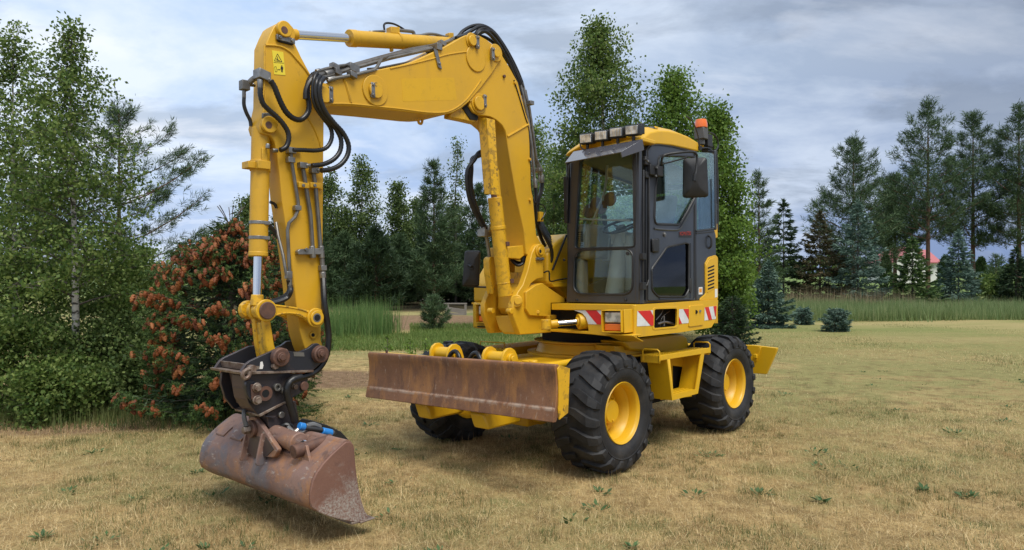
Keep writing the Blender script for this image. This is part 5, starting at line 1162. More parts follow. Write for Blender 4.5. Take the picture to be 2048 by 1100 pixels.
m = MB(); m.prism(YPs(fillet([(595, 502), (600, 498), (646, 496), (650, 505), (640, 509), (597, 509)], 3), yp_ + .02), (0, -.04, 0)); m.build('pipe_bracket', 'zinc_steel', st, .003)
for (a, b) in ((606, 371), (629, 371), (612, 499)): pin('bracket_bolt', a, b, yp_ + .02, .014, .012, 'zinc_steel', st, .002, 6)
hose([(646, 556, yp_), (647, 580, .0), (649, 610), (655, 650), (657, 680), (652, 712), (640, 734), (622, 748), (600, 755)], .03, .024, st)
hose([(581, 572, yp_), (582, 582, 0), (576, 594), (562, 602), (545, 607)], -.02, .018, st)
hose([(577, 560, yp_), (579, 580, -.05), (570, 592), (556, 599), (540, 604)], -.05, .018, st)
pin('pin_head', 638, 708, ys, .06, .05, 'pin_steel', st)
pin('side_plug', 625, 670, ys, .028, .018, 'boom_paint', st, .003, 16); pin('plug_bore', 626, 670, ys + .018, .014, .002, 'dark_gap', st, 0)

# ---- bucket cylinder
p0, p1 = YP(522, 262, yA), YP(516.3, 513, yA); d = (p1 - p0).normalized()
m = MB(); m.cyl(p0 - d * .02, p1, .0665, n=28); m.cyl(p1 - d * .035, p1, .069, n=28); bu = m.build('bucket_cylinder', 'boom_paint', EX, .006)
e = YP(514.5, 592, yA); m = MB(); m.cyl(p1, e, .032); m.build('cylinder_rod', 'steel_chrome', bu)
m = MB(); m.cyl(p0 + d * .22, p0 + d * .30, .073, n=28); c = YP(526, 330, yA + .07); m.obox(c, (.05, 0, 0), (0, .02, 0), (0, 0, .03)); c = YP(503, 331, yA); m.obox(c, (.05, 0, 0), (0, .05, 0), (0, 0, .025)); c = YP(527, 316, yA + .06); m.obox(c, (.02, 0, 0), (0, .02, 0), (0, 0, .07)); m.build('barrel_band', 'boom_paint', bu, .004)
for py in (446, 476):
    m = MB(); c = p0.lerp(p1, (py - 262) / 251); m.cyl(c - d * .012, c + d * .012, .070, n=28); k = YP(532, py, yA + .05); m.obox(k, (.022, 0, 0), (0, .02, 0), (0, 0, .013)); m.build('hose_clamp', 'zinc_steel', bu, .002)
m = MB(); m.tube([YP(540, 404, yA), YP(549, 408, yA), YP(553, 416, yA)], .012, 8); m.tube([YP(537, 448, yA), YP(548, 462, yA), YP(556, 476, yA)], .016, 8); m.build('hydraulic_hose', 'hose_rubber', bu)

# ---- linkage
yl = .005
m = MB()                                                                                                  # two guide links to the stick
gl_ = [(520, 611), (528, 606), (540, 607), (560, 610), (590, 614), (612, 619), (624, 623), (636, 624), (643, 630), (643, 642), (637, 648.5), (627, 649), (617, 644), (606, 636), (590, 630), (570, 629), (552, 631), (540, 636), (528, 636), (520, 628)]
m.prism(YPs(gl_, yl), (0, -.045, 0)); m.prism([Vector((p.x, p.y - .27, p.z)) for p in YPs(gl_, yl)], (0, -.045, 0)); gk = m.build('guide_link', 'chipped_paint', EX, .006)
m = MB(); m.tube([p + yN * .0 for p in YPs([(545, 611), (570, 613), (598, 618), (618, 625)], yl)], .007, 6); m.tube(YPs([(545, 632), (570, 626), (596, 628), (612, 636)], yl), .006, 6); m.build('link_rim', 'chipped_paint', gk)
for (a, b, r, mt) in ((534, 621, .062, 'pin_steel'), (633, 635.5, .056, 'chipped_paint')):
    pin('link_boss', a - 3, b, yl, r + .018, .02, 'chipped_paint', gk, .005, 28); pin('link_pin', a, b, yl + .02, r, .016, mt, gk, .005, 28)
pin('link_bore', 634.5, 635.5, yl + .036, .024, .002, 'dark_gap', gk, 0); pin('link_bore', 634, 635.5, yl + .035, .034, .002, 'zinc_steel', gk, 0)
m = MB(); c = YP(534, 621, yl - .05)                                                                     # cross tube between the links
for (y0, y1, r) in ((-.045, -.10, .070), (-.11, -.17, .062), (-.175, -.22, .07), (-.30, -.345, .07)): m.cyl((c.x, y0, c.z), (c.x, y1, c.z), r, n=24)
m.cyl((c.x, .0, c.z), (c.x, -.33, c.z), .045); m.build('cross_tube', 'chipped_paint', gk, .006)
e2 = e + d * .05; m = MB(); m.cyl(e - d * .01, e + d * .07, .042, .05); m.build('rod_eye', 'chipped_paint', bu, .005)
m = MB()                                                                                                  # push link down to the coupler
nl = [(527, 636), (541, 636), (543, 652), (549, 690), (556, 708), (556, 722), (545, 725), (538, 716), (533, 690), (530, 660)]
m.prism(YPs(nl, -.035), (0, -.05, 0)); m.prism([Vector((p.x, p.y - .14, p.z)) for p in YPs(nl, -.035)], (0, -.05, 0))
m.prism([Vector((p.x, p.y - .05, p.z)) for p in YPs([(531, 645), (538, 645), (546, 716), (538, 716)], -.035)], (0, -.09, 0)); m.build('push_link', 'chipped_paint', EX, .010)

# ---- coupler
yk1 = .055
cp = [(492, 728), (500, 722), (552, 698), (562, 697), (575, 701), (588, 704), (601, 703), (617, 696), (628, 687.5), (636, 686.5), (646, 694), (652, 706), (648, 722), (626, 741), (590, 744), (540, 747), (484, 750), (481, 745)]
m = MB(); m.prism(YPs(cp, yk1), (0, -.03, 0)); m.prism([Vector((p.x, p.y - .38, p.z)) for p in YPs(cp, yk1)], (0, -.03, 0)); cpl = m.build('coupler', 'coupler_black', EX, .004)
a = YPs([(480, 744), (628, 740), (627, 744.5), (482, 749.5)], yk1 + .02)
m = MB(); m.prism(a, (0, -.45, 0)); m.build('coupler_flange', 'steel_wear', cpl, .003)
q = YPs([(491, 728), (496, 742)], yk1); m = MB(); m.prism([q[0], q[1], q[1] + Vector((-.12, 0, 0)), q[0] + Vector((-.10, 0, -.02))], (0, -.40, 0)); m.build('coupler_lip', 'steel_wear', cpl, .004)
m = MB(); c = YP(557, 714, yk1); m.cyl(c, c + yN * .05, .070, .066, n=28); c2 = YP(637, 708, yk1); m.cyl(c2, c2 + yN * .05, .066, .062, n=28); pc = m.build('coupler_pin', 'pin_steel', cpl, .008)
m = MB(); c = YP(562, 714, yk1 + .05); m.cyl(c, c + yN * .02, .034, n=16); m.cyl(c + yN * .02, c + yN * .03, .026, n=6); c = YP(641, 707, yk1 + .05); m.cyl(c, c + yN * .02, .034, n=16); m.cyl(c + yN * .02, c + yN * .035, .024, n=6); m.build('pin_bolt', 'pin_steel', cpl, .003)
m = MB(); c = YP(547, 732, yk1); m.cyl(c, c + yN * .035, .024, n=6); c = YP(568, 702, yk1); m.cyl(c, c + yN * .03, .018, n=6); m.build('locking_bolt', 'steel_wear', cpl, .003)
m = MB(); m.prism(YPs([(587, 703.5), (608, 705), (609, 713), (588, 712.5)], yk1 + .003), (0, -.002, 0)); m.build('type_plate', 'pipe_steel', cpl)
m = MB(); m.prism(YPs([(521, 724), (525, 723), (527, 731), (525, 738), (519, 738)], yk1 + .003), (0, -.002, 0)); m.build('paint_scuff', 'sticker_white', cpl)
m = MB(); c = YP(503, 737, yk1 + .03); m.cyl(c - yN * .04, c + yN * .03, .026, n=6)
m.tube([YP(500, 737, yk1 + .05), YP(489, 742, yk1 + .05), YP(485, 750, yk1 + .05), YP(490, 757, yk1 + .05), YP(498, 752, yk1 + .05), YP(500, 742, yk1 + .05)], .014, 8); m.build('shackle', 'steel_wear', cpl, .003)
# lower half of the coupler
yk2 = .03
lw = [(490, 752), (500, 748), (572, 745.5), (616, 751), (615, 776), (604, 785), (573, 803), (560, 810), (521, 830), (514, 828), (497, 806), (488, 775)]
m = MB(); m.prism(YPs(lw, yk2), (0, -.03, 0)); m.prism([Vector((p.x, p.y - .34, p.z)) for p in YPs(lw, yk2)], (0, -.03, 0))
m.prism([Vector((p.x, p.y - .05, p.z)) for p in YPs([(500, 752), (605, 755), (570, 795), (515, 815)], yk2)], (0, -.26, 0)); lc = m.build('lower_coupler', 'coupler_black', cpl, .004)
m = MB(); cv = YPs([(463, 748), (464, 772), (468, 794), (480, 813), (500, 826), (520, 831)], yk2 - .20)
for a, b in zip(cv, cv[1:]): m.prism([a, b, b + Vector((-.016, 0, .016)), a + Vector((-.02, 0, 0))], (0, .20, 0))
m.build('curved_guard', 'coupler_black', lc, .003)
m = MB(); a = YPs([(518, 829), (573, 801.5), (574, 805.5), (520, 834)], yk2 + .01); m.prism(a, (0, -.36, 0)); m.build('lower_flange', 'steel_wear', lc, .003)
m = MB(); m.prism(YPs(fillet([(491, 768), (497, 760), (504, 761), (535, 775), (542, 787), (538, 798), (512, 808), (504, 805), (494, 788)], 5), yk2 + .03), (0, -.03, 0)); lg = m.build('lug_plate', 'coupler_black', lc, .005)
m = MB(); m.prism(YPs(fillet([(502, 768), (515, 770), (522, 800), (514, 808), (504, 800)], 4), yk2 + .045), (0, -.015, 0)); m.build('lug_pad', 'pin_steel', lg, .004)
for (a, b) in ((513, 775), (514, 800)):
    m = MB(); c = YP(a, b, yk2 + .045); m.cyl(c, c + yN * .01, .034, n=16); m.cyl(c + yN * .01, c + yN * .032, .026, n=6); m.build('lug_bolt', 'steel_wear', lg, .003)
m = MB(); c = YP(531, 787, yk2 + .03); m.lathe([(.0, .028), (.003, .028), (.003, .052), (.0, .052)], c, (0, 1, 0), 24, close=True); m.build('lug_ring', 'pin_steel', lg)
pin('lug_hole', 530.5, 787.5, yk2 + .0305, .034, .001, 'dark_gap', lg, 0)
for (a, b, r) in ((552, 774, .028), (566, 781, .024)):
    m = MB(); c = YP(a, b, yk2); m.lathe([(0, r * .5), (.03, r * .5), (.03, r), (0, r)], c, (0, 1, 0), 20, close=True); m.cyl(c, c + yN * .012, r * .5, n=12); m.build('grease_port', 'pipe_steel', lc, .002)
pin('side_pin', 607, 772, yk2, .034, .02, 'pin_steel', lc); pin('side_bolt', 588, 773, yk2, .020, .03, 'steel_wear', lc, .003, 8)
# swivel block down to the bucket
m = MB(); sw_ = [(534, 828), (560, 812), (592, 802), (598, 840), (606, 872), (545, 872), (536, 850)]
m.prism(YPs(sw_, .0), (0, -.28, 0)); svb = m.build('swivel_block', 'coupler_black', cpl, .006)
pin('grease_fitting', 560, 829, .0, .024, .03, 'zinc_steel', svb, .004, 12)
ribbed([(603, 754), (588, 758), (578, 766), (574, 780), (577, 796), (581, 812), (587, 830), (592, 850)], .10, .029, cpl)

# ---- bucket
yB, WBK = .65, 1.60
endp = [(692.5, 883.5), (700, 884), (707, 889), (709, 898), (710, 915), (713, 945), (717, 973), (723, 1000), (730, 1022), (738, 1034), (732, 1040), (716, 1046), (700, 1043.5), (684, 1040), (660, 1034), (640, 1026), (624, 1015), (620.5, 1003), (621, 985), (626, 962), (634, 945), (648, 926), (664, 909), (680, 894)]
pe = YPs(endp, yB)
m = MB(); m.prism(pe, (0, -.022, 0)); 
arc = [YP(a, b, yB) for a, b in [(702, 885), (692, 885), (680, 895), (664, 910), (648, 927), (634, 946), (626, 963), (621.5, 985), (621, 1002), (624.5, 1014), (640, 1025), (660, 1032.5), (684, 1038.5), (700, 1041.5), (718, 1044)]]
arc = [Vector((p.x, 0, p.z)) for p in arc]
cen = sum(arc, Vector()) / len(arc)
fine = []
for i in range(len(arc) - 1):
    a, b, c_, d_ = arc[max(i - 1, 0)], arc[i], arc[i + 1], arc[min(i + 2, len(arc) - 1)]
    for k in range(4):
        t = k / 4; fine.append(.5 * ((2 * b) + (c_ - a) * t + (2 * a - 5 * b + 4 * c_ - d_) * t * t + (3 * b - a - 3 * c_ + d_) * t ** 3))
fine.append(arc[-1])
inner = [p + (cen - p).normalized() * .02 for p in fine]
ring = fine + inner[::-1]; NB = 20; k = len(ring); vs = []; fs = []
for i in range(NB + 1):
    y = yB - .022 - (WBK - .044) * i / NB
    vs += [(p.x, y, p.z) for p in ring]
for i in range(NB):
    for j in range(k): fs.append((i * k + j, i * k + (j + 1) % k, (i + 1) * k + (j + 1) % k, (i + 1) * k + j))
fs += [tuple(range(k)), tuple(NB * k + j for j in range(k - 1, -1, -1))]
bk = MB(); bk.add(vs, fs); bkt = bk.build('bucket', 'bucket_rust', EX, smooth=50)
e1 = m.build('bucket_end_plate', 'end_plate_rust', bkt, .006)
m = MB(); m.prism([Vector((p.x, yB - WBK + .022, p.z)) for p in pe], (0, -.022, 0)); m.build('bucket_end_plate', 'bucket_rust', bkt, .006)
m = MB(); c = arc[-1]; m.prism([Vector((c.x + .06, yB, c.z + .012)), Vector((c.x - .10, yB, c.z + .002)), Vector((c.x - .10, yB, c.z - .014)), Vector((c.x + .06, yB, c.z - .006))], (0, -WBK, 0)); 
m.prism([Vector((c.x - .0, yB + .02, c.z + .006)), Vector((c.x - .12, yB + .02, c.z + .006)), Vector((c.x - .13, yB + .02, c.z - .004)), Vector((c.x - .0, yB + .02, c.z - .010))], (0, -.10, 0)); m.build('cutting_edge', 'steel_wear', bkt, .005)
def on_arc(i0, off=0.0): p = fine[i0]; return p + (p - cen).normalized() * off
# top pipe along the lip
m = MB(); p = on_arc(2, -.03); m.cyl((p.x - .01, yB - .02, p.z - .005), (p.x - .01, yB - WBK + .02, p.z - .005), .045, n=16); m.build('lip_tube', 'bucket_rust', bkt)
# pivot ear standing on the back of the bucket, with two ribs; the bucket tilts about its pin
xE = 2.885
ear_ = fillet([(491, 862), (493, 845), (500, 834), (508, 833), (516, 842), (556, 900), (548, 916), (486, 908)], 5, 4)
m = MB(); m.prism(XPs(ear_, xE), (-.035, 0, 0)); m.build('pivot_ear', 'bucket_rust', bkt, .006)
pv = XP(507, 857, xE)
m = MB(); m.cyl(pv, pv + Vector((.03, 0, 0)), .062, n=28); m.cyl(pv + Vector((-.3, 0, 0)), pv + Vector((-.03, 0, 0)), .05, n=20); m.build('pivot_boss', 'pin_steel', bkt, .006)
m = MB(); q = XP(499, 857, xE + .035); m.cyl(pv + Vector((.03, 0, 0)), pv + Vector((.08, 0, 0)), .030, n=6); m.build('pivot_bolt', 'steel_wear', bkt, .004)
m = MB(); m.tube([pv + Vector((.06, .01, .03)), pv + Vector((.07, .0, .09)), pv + Vector((.05, -.03, .13)), pv + Vector((.0, -.05, .12))], .017, 8); m.build('grease_hose', 'grey_rubber', bkt)
for (a, b) in (((495, 866), (486, 924)), ((527, 868), (515, 933))):
    t_ = XP(a[0], a[1], xE); l_ = XP(b[0], b[1], xE + .055)
    m = MB(); m.prism([(xE - .02, t_.y, t_.z + .01), (xE + .012, t_.y, t_.z), (xE + .058, t_.y, l_.z + .02), (xE + .05, t_.y, l_.z), (xE - .02, t_.y, l_.z - .0)], (0, -.02, 0)); m.build('pivot_rib', 'bucket_rust', bkt, .003)
m = MB(); m.prism(XPs([(500, 870), (522, 874), (512, 918), (494, 905)], xE + .004), (-.01, 0, 0)); m.build('rib_shade', 'coupler_black', bkt, .002)  # black sheet painting in the shade between the ribs
m = MB(); m.prism(XPs([(531, 872), (548, 898), (534, 912), (522, 912)], xE + .004), (-.01, 0, 0)); m.build('rib_shade', 'coupler_black', bkt, .002)  # second black sheet for the shaded hollow beside the rib
m = MB(); a = on_arc(7, .0); b = on_arc(11, .0)
for (y0, y1) in ((-.85, -.72), (-.62, -.44), (.02, .22)):
    i = 12; p, q_ = on_arc(i, .004), on_arc(i + 5, .004); n_ = (p - cen).normalized() * .014
    m.prism([(p.x, y0, p.z), (p.x, y1, p.z), (q_.x, y1, q_.z), (q_.x, y0, q_.z)], n_)
m.build('wear_pad', 'bucket_rust', bkt, .003)
# tilt cylinder lying on the bucket
xT = 2.78
c0, c1, c2 = XP(548, 868, xT), XP(597, 886, xT), XP(612, 892, xT)
m = MB(); m.cyl(c0, c1, .068, n=24); m.cyl(c0 + (c0 - c1).normalized() * .05, c0, .056, n=20); m.cyl(c1 - (c1 - c0).normalized() * .05, c1 + (c1 - c0).normalized() * .012, .073, n=24); tc_ = m.build('tilt_cylinder', 'bucket_rust', bkt, .008)
m = MB(); m.cyl(c1, c2, .036); m.build('cylinder_rod', 'steel_chrome', tc_)
ea = XP(586, 904, xT + .10); eb = ea + Vector((-.30, 0, .035))
m = MB(); m.cyl(ea, eb, .038, n=18); m.cyl(ea, ea + (eb - ea) * .25, .048, n=18); m.build('tilt_pin', 'pin_steel', bkt, .006)
for k in (.22, .8):
    pt = ea.lerp(eb, k)
    m = MB(); m.prism([pt + Vector((.0, -.05, .02)), pt + Vector((0, .05, .03)), pt + Vector((0, .13, -.16)), pt + Vector((0, -.13, -.16))], (-.022, 0, 0)); m.build('tilt_lug', 'bucket_rust', bkt, .004)
m = MB(); m.box(xT - .2, xT + .04, c0.y + .02, c2.y + .02, c0.z - .16, c0.z - .09); m.build('tilt_base', 'bucket_rust', bkt, .006)
m = MB(); m.tube([YP(604, 892, .2), YP(610, 880, .16), YP(618, 868, .14), YP(616, 858, .12)], .014, 8); m.tube([YP(618, 866, .14), YP(628, 874, .16), YP(650, 875, .2), YP(664, 871, .2), YP(670, 864, .2)], .014, 8)
m.tube([YP(556, 868, .0), YP(566, 852, .02), YP(576, 850, .04), YP(584, 856, .06)], .02, 8); m.build('tilt_hose', 'hose_rubber', bkt)
m = MB(); m.tube([YP(575, 853, .12), YP(583, 861, .14), YP(590, 864, .16), YP(596, 859, .16)], .017, 8); m.tube([YP(598, 863, .16), YP(604, 864, .16), YP(610, 859, .16)], .015, 8); m.tube([YP(612, 853, .14), YP(625, 850, .14), YP(640, 855, .14)], .022, 8); m.tube([YP(661, 868, .2), YP(668, 870, .2), YP(669, 864, .2), YP(664, 860, .2)], .006, 6); m.build('hose_coupling', 'zinc_steel', bkt, .002)
m = MB(); m.cyl(YP(598, 852, .16), YP(609, 854, .16), .028, n=16); m.build('dust_cap', 'blue_cap', bkt, .005)
m = MB(); m.cyl(YP(644, 862, .2), YP(663, 866, .2), .027, n=16); m.build('dust_cap', 'blue_cap', bkt, .005)
m = MB(); m.cyl(YP(609, 855, .17), YP(646, 861, .2), .016, n=10); m.build('cap_strap', 'black_plastic', bkt)
# black rubber flap behind the top of the bucket
m = MB(); fl = [(598, 842), (604, 837.5), (622, 841), (655, 851), (682, 864), (699, 882), (688, 886), (640, 884), (600, 880)]
P = [Vector((YP(a, b, .10).x - .16, YP(a, b, .10).y, YP(a, b, .10).z)) for a, b in fl]
m = MB(); m.prism(YPs(fl, -.12), (-.012, -.02, 0)); m.build('rubber_flap', 'belt_black', bkt, .004)
# ------------------------------------------------------------------ hoses and pipes along the boom
def bhose(pts, r, mat='hose_rubber', nm='hydraulic_hose', par=None, n=8, sm=5):
    m = MB(); m.tube([YP(*p) for p in pts], r, n, smooth=sm); return m.build(nm, mat, par or ub)
yt = -.02
bhose([(632, 152, .06), (650, 147, .0), (690, 136, -.05), (760, 116, -.08), (820, 100, -.08), (866, 92, -.08), (884, 86, -.08)], .020, 'pipe_steel', 'pipe', sm=1)
bhose([(640, 158, .05), (660, 151, .02), (700, 138, 0), (730, 130, 0), (780, 116, -.02), (860, 98, -.02), (884, 88, -.02), (912, 76, -.04)], .017, 'pipe_steel', 'pipe', sm=1)
bhose([(655, 162, .06), (668, 157, .06), (712, 149, .06), (748, 140, .05), (754, 134, .04), (764, 116, .02), (776, 112, -.02), (870, 94, -.03), (884, 88, -.02), (905, 80, -.03)], .014, 'pipe_steel', 'pipe', sm=1)
bhose([(634, 143, .02), (650, 138, .0), (672, 133, .0), (692, 130, -.02), (700, 133, -.05), (712, 128, -.08), (760, 114, -.1), (860, 93, -.1)], .012, 'pipe_steel', 'pipe', sm=1)
bhose([(735, 138, -.1), (760, 136, -.1), (830, 122, -.1), (850, 110, -.1)], .010, 'pipe_steel', 'pipe', sm=1)
m = MB()
for (a, b, y, s) in ((669, 134, .0, .03), (674, 145, .02, .03), (706, 137, .0, .045), (704, 150, .06, .03), (884, 88, -.02, .03)): m.obox(YP(a, b, y), (s, 0, .008), (0, .03, 0), (0, 0, s * .7))
m.cyl(YP(650, 148, .02), YP(664, 145, .01), .026, n=10); m.cyl(YP(655, 160, .05), YP(670, 157, .05), .022, n=10); m.cyl(YP(632, 143, .02), YP(640, 141, .02), .018, n=10); m.build('pipe_clamp', 'zinc_steel', ub, .003)
# bundle over the knuckle and down the back of the boom
for (dx, pts) in enumerate((
    [(900, 80, -.1), (915, 74, -.1), (926, 62, -.1), (945, 52, -.1), (965, 51, -.08), (985, 62, -.06), (1003, 84, -.04), (1020, 112, -.03), (1034, 140, -.02), (1044, 165, -.02)],
    [(905, 78, -.05), (928, 70, -.05), (945, 60, -.05), (958, 53.5, -.05), (975, 56, -.05), (995, 75, -.04), (1012, 104, -.03), (1028, 135, -.02), (1040, 162, -.02)],
    [(912, 76, .0), (935, 71, .0), (955, 68, .0), (975, 62, -.02), (992, 74, -.02), (1010, 103, -.01), (1026, 135, .0), (1041, 170, .0)],
    [(948, 72, -.05), (958, 60, -.04), (972, 58, -.03), (990, 70, -.01), (1006, 93, .0), (1022, 122, .0), (1036, 152, .0), (1046, 175, .0)],
    [(953, 70, .0), (962, 63, .01), (976, 66, .01), (996, 88, .01), (1014, 118, .0), (1032, 160, .0), (1043, 190, .0)],
    [(890, 84, -.12), (915, 76, -.12), (940, 72, -.12), (968, 74, -.12), (994, 92, -.12), (1016, 126, -.1)])):
    bhose(pts, .017, par=bo)
for pts in ([(1044, 165, -.02), (1052, 196, -.02), (1058, 215, -.02), (1066, 270, -.04), (1072, 318, -.06), (1081, 336, -.07), (1084, 366, -.08)],
            [(1041, 170, .0), (1049, 205, .0), (1055, 235, .0), (1064, 300, -.02), (1068, 350, -.03), (1070, 372, -.03)],
            [(1050, 180, -.1), (1062, 240, -.12), (1070, 318, -.12), (1078, 345, -.12), (1080, 364, -.12)]):
    bhose(pts, .017, 'zinc_steel', 'pipe', bo, sm=1)
m = MB()
for (a, b, y) in ((1056, 207, -.01), (1074, 341, -.06)): m.obox(YP(a, b, y), (.03, 0, 0), (0, .06, 0), (0, 0, .02))
m.build('pipe_clamp', 'zinc_steel', bo, .004)
m = MB(); m.cyl(YP(1070, 358, -.03), YP(1071, 376, -.03), .026, n=10); m.cyl(YP(1083, 350, -.08), YP(1084, 366, -.08), .028, n=10); m.build('hose_fitting', 'zinc_steel', bo, .003)
for pts, r in (([(1028, 160, .025), (1038, 192, .025), (1050, 232, .025), (1058, 262, .022), (1061, 330, .02), (1063, 380, .02), (1068, 404, .0), (1074, 415, -.05)], .006),
            ([(1071, 376, -.03), (1072, 395, -.03), (1071, 412, -.04), (1073, 440, -.06), (1080, 470, -.08), (1090, 492, -.1)], .020),
            ([(1084, 366, -.08), (1082, 384, -.08), (1076, 402, -.08), (1075, 432, -.1), (1086, 462, -.1), (1098, 482, -.1)], .022)):
    bhose(pts, r, par=bo)
for k in range(5):
    bhose([(1074 + k, 436, -.08 - .05 * k), (1084 + k * 2, 462, -.02 - .05 * k), (1096 + k * 2, 484, .0 - .05 * k), (1103 + k, 500, -.0 - .05 * k), (1103 - k, 518, -.02 - .05 * k), (1094 - k * 2, 530, -.06 - .05 * k), (1080, 534, -.1 - .05 * k)], .020, par=sp)
for k in range(5):
    bhose([(1022 + 2 * k, 519 + k, -.12), (1034 + 2 * k, 530 - k, -.08 - .02 * k), (1046, 526 - 2 * k, -.05), (1058, 508 - 2 * k, -.05), (1066, 496, -.08)], .016, par=sp)
m = MB(); m.tube([YP(1070, 404, -.02), YP(1080, 408, -.0), YP(1088, 412, .0), YP(1091, 424, .0), YP(1085, 436, .0), YP(1078, 444, -.03)], .006, 6); m.build('cable', 'hose_rubber', bo)
m = MB(); m.obox(YP(1076, 434, -.06), (.03, 0, 0), (0, .05, 0), (0, 0, .05)); m.build('hose_bracket', 'boom_paint', bo, .004)
for (a, b) in ((1029, 166), (1058, 319), (1059, 400)): pin('cable_clip', a, b, yb, .016, .02, 'boom_paint', bo, .003, 8)
# loops in front of the boom (far side)
for k in range(3):
    bhose([(972, 300 + k * 3, -.16), (957, 306 + k * 3, -.20), (944 - k * 3 + 6, 318, -.22 - .03 * k), (935 + k * 4, 340, -.25), (934 + k * 4, 370, -.26), (941 + k * 4, 405, -.26), (955 + k * 3, 435, -.25), (970 + k * 2, 462, -.22)], .021, par=bcy)
m = MB(); m.obox(YP(969, 466, -.2), (.05, 0, 0), (0, .05, 0), (0, 0, .035)); m.cyl(YP(966, 455, -.2), YP(970, 470, -.2), .026, n=10); m.tube([YP(973, 470, -.2), YP(978, 460, -.15), YP(979, 450, -.14)], .016, 8); m.tube([YP(972, 470, -.22), YP(977, 500, -.22), YP(982, 540, -.22), (YP(986, 580, -.22))], .018, 8); m.build('pipe_fitting', 'zinc_steel', bcy, .003)
m = MB(); m.prism(YPs(fillet([(978, 518), (983, 512), (990, 516), (992, 560), (986, 590), (979, 545)], 4), -.19), (0, -.08, 0)); m.build('valve_block', 'chipped_paint', bcy, .006)

# ------------------------------------------------------------------ cab
XC, YC, YR, XR = -.40, 1.08, .17, -1.93
cabm = MB()
fo = [(1132.5, 604.5), (1279, 607.5), (1279, 286), (1141, 312)]
FO = [XP(*p, XC) for p in fo]
up_h = fillet([(1160, 318), (1272, 298), (1270, 494), (1149, 497.5)], 8)
lo_h = fillet([(1148.5, 500.5), (1266, 497), (1265, 589), (1146, 588.5)], 22, 6)
cabm.plate(FO, [XPs(up_h, XC), XPs(lo_h, XC)], (-.05, 0, 0))
cab = cabm.build('cab', 'cab_paint', EX, .008)
# corner post, rounded, between front and door
m = MB(); b0, b1 = XP(1280, 607, XC), XP(1280, 288, XC); zb, zt = b0.z, b1.z
m.cyl((XC - .045, YC - .045, zb), (XC - .045, YC - .045, zt), .047, n=24); m.build('corner_post', 'cab_paint', cab)
m = MB(); m.plate([(XC - .05, YR, zb), (XR, YR, zb), (XR, YR, zt - .12), (XC - .25, YR, zt - .02), (XC - .05, YR, zt - .05)],
                  [[(XC - .12, YR, zb + .12), (XR + .07, YR, zb + .42), (XR + .07, YR, zt - .20), (XC - .28, YR, zt - .09), (XC - .12, YR, zt - .12)]], (0, .04, 0)); m.build('right_frame', 'cab_paint', cab, .008)
m = MB(); m.plate([(XR, YR, zb), (XR, YC - .12, zb), (XR, YC - .12, zt - .2), (XR, YR, zt - .2)], [[(XR, YR + .08, zb + .75), (XR, YC - .16, zb + .75), (XR, YC - .16, zt - .26), (XR, YR + .08, zt - .26)]], (.04, 0, 0)); m.build('rear_frame', 'cab_paint', cab, .008)
m = MB(); m.box(XR, XC - .05, YR + .01, YC - .01, zb - .002, zb + .03); m.build('cab_floor', 'black_plastic', cab)
m = MB(); m.prism([(XC - .02, YR + .02, zt - .03), (XC - .02, YC - .03, zt - .01), (XR + .02, YC - .10, zt - .19), (XR + .02, YR + .02, zt - .19)], (0, 0, .02)); m.build('headliner', 'black_plastic', cab)
# left side skin: door with two windows, rear quarter
def rails(pts): return [YP(a, b, YC) for a, b in pts]
dout = [(1293, 604), (1293, 300), (1299, 288.5), (1318, 287.5), (1344, 291), (1372, 297), (1391, 302.5), (1391, 601.5)]
hU = fillet([(1318, 315), (1324, 310.5), (1389, 313), (1389, 397), (1360, 449.5), (1311.5, 448), (1308.5, 436), (1311, 380)], 5)
hL = fillet([(1373, 485.5), (1377.5, 488), (1377.5, 580), (1370, 594), (1316, 593.5), (1304, 580), (1303, 538), (1334, 494)], 5)
m = MB(); m.plate(rails(dout), [rails(hU), rails(hL)], (0, -.04, 0)); door = m.build('door', 'cab_paint', cab, .007)
def outline_tube(loop, y, r, mat, nm, par):
    m = MB(); P = [YP(a, b, y) for a, b in loop]; P.append(P[0]); m.tube(P, r, 6, smooth=1); return m.build(nm, mat, par)
def grow(loop, k):
    c = Vector((sum(p[0] for p in loop) / len(loop), sum(p[1] for p in loop) / len(loop))); o = []
    for p in loop:
        v = Vector(p) - c; o.append(tuple(c + v * (1 + k / v.length)))
    return o
outline_tube(hU, YC + .001, .012, 'black_plastic', 'window_seal', door); outline_tube(hL, YC + .001, .011, 'black_plastic', 'window_seal', door)
outline_tube(fillet([(1295.5, 601), (1295.5, 301), (1303, 290.5), (1318, 289.5), (1344, 293), (1389, 304.5), (1389, 600)], 4), YC + .002, .008, 'black_plastic', 'door_seal', door)
# pressed swage running down the door
m = MB(); m.tube(rails([(1390, 398), (1386, 410), (1376, 430), (1366, 446), (1361, 455), (1352, 460), (1322, 459), (1308, 457)]), .012, 8, smooth=3); m.build('door_swage', 'cab_paint', door)
m = MB(); m.tube(rails([(1381, 486), (1381, 586), (1373, 598), (1318, 597.5)]), .009, 8, smooth=2); m.build('door_swage', 'cab_paint', door)
def pane(pts, vec, nm, par, mat='cab_glass'):
    m = MB(); m.prism(pts, vec); return m.build(nm, mat, par, 0, smooth=0)
pane([YP(a, b, YC - .012) for a, b in hU], (0, -.005, 0), 'door_window', door)
pane([YP(a, b, YC - .012) for a, b in hL], (0, -.005, 0), 'door_lower_window', door, 'dark_glass')
pane([XP(a, b, XC - .018) for a, b in up_h], (-.005, 0, 0), 'windscreen', cab)
pane([XP(a, b, XC - .018) for a, b in lo_h], (-.005, 0, 0), 'lower_windscreen', cab)
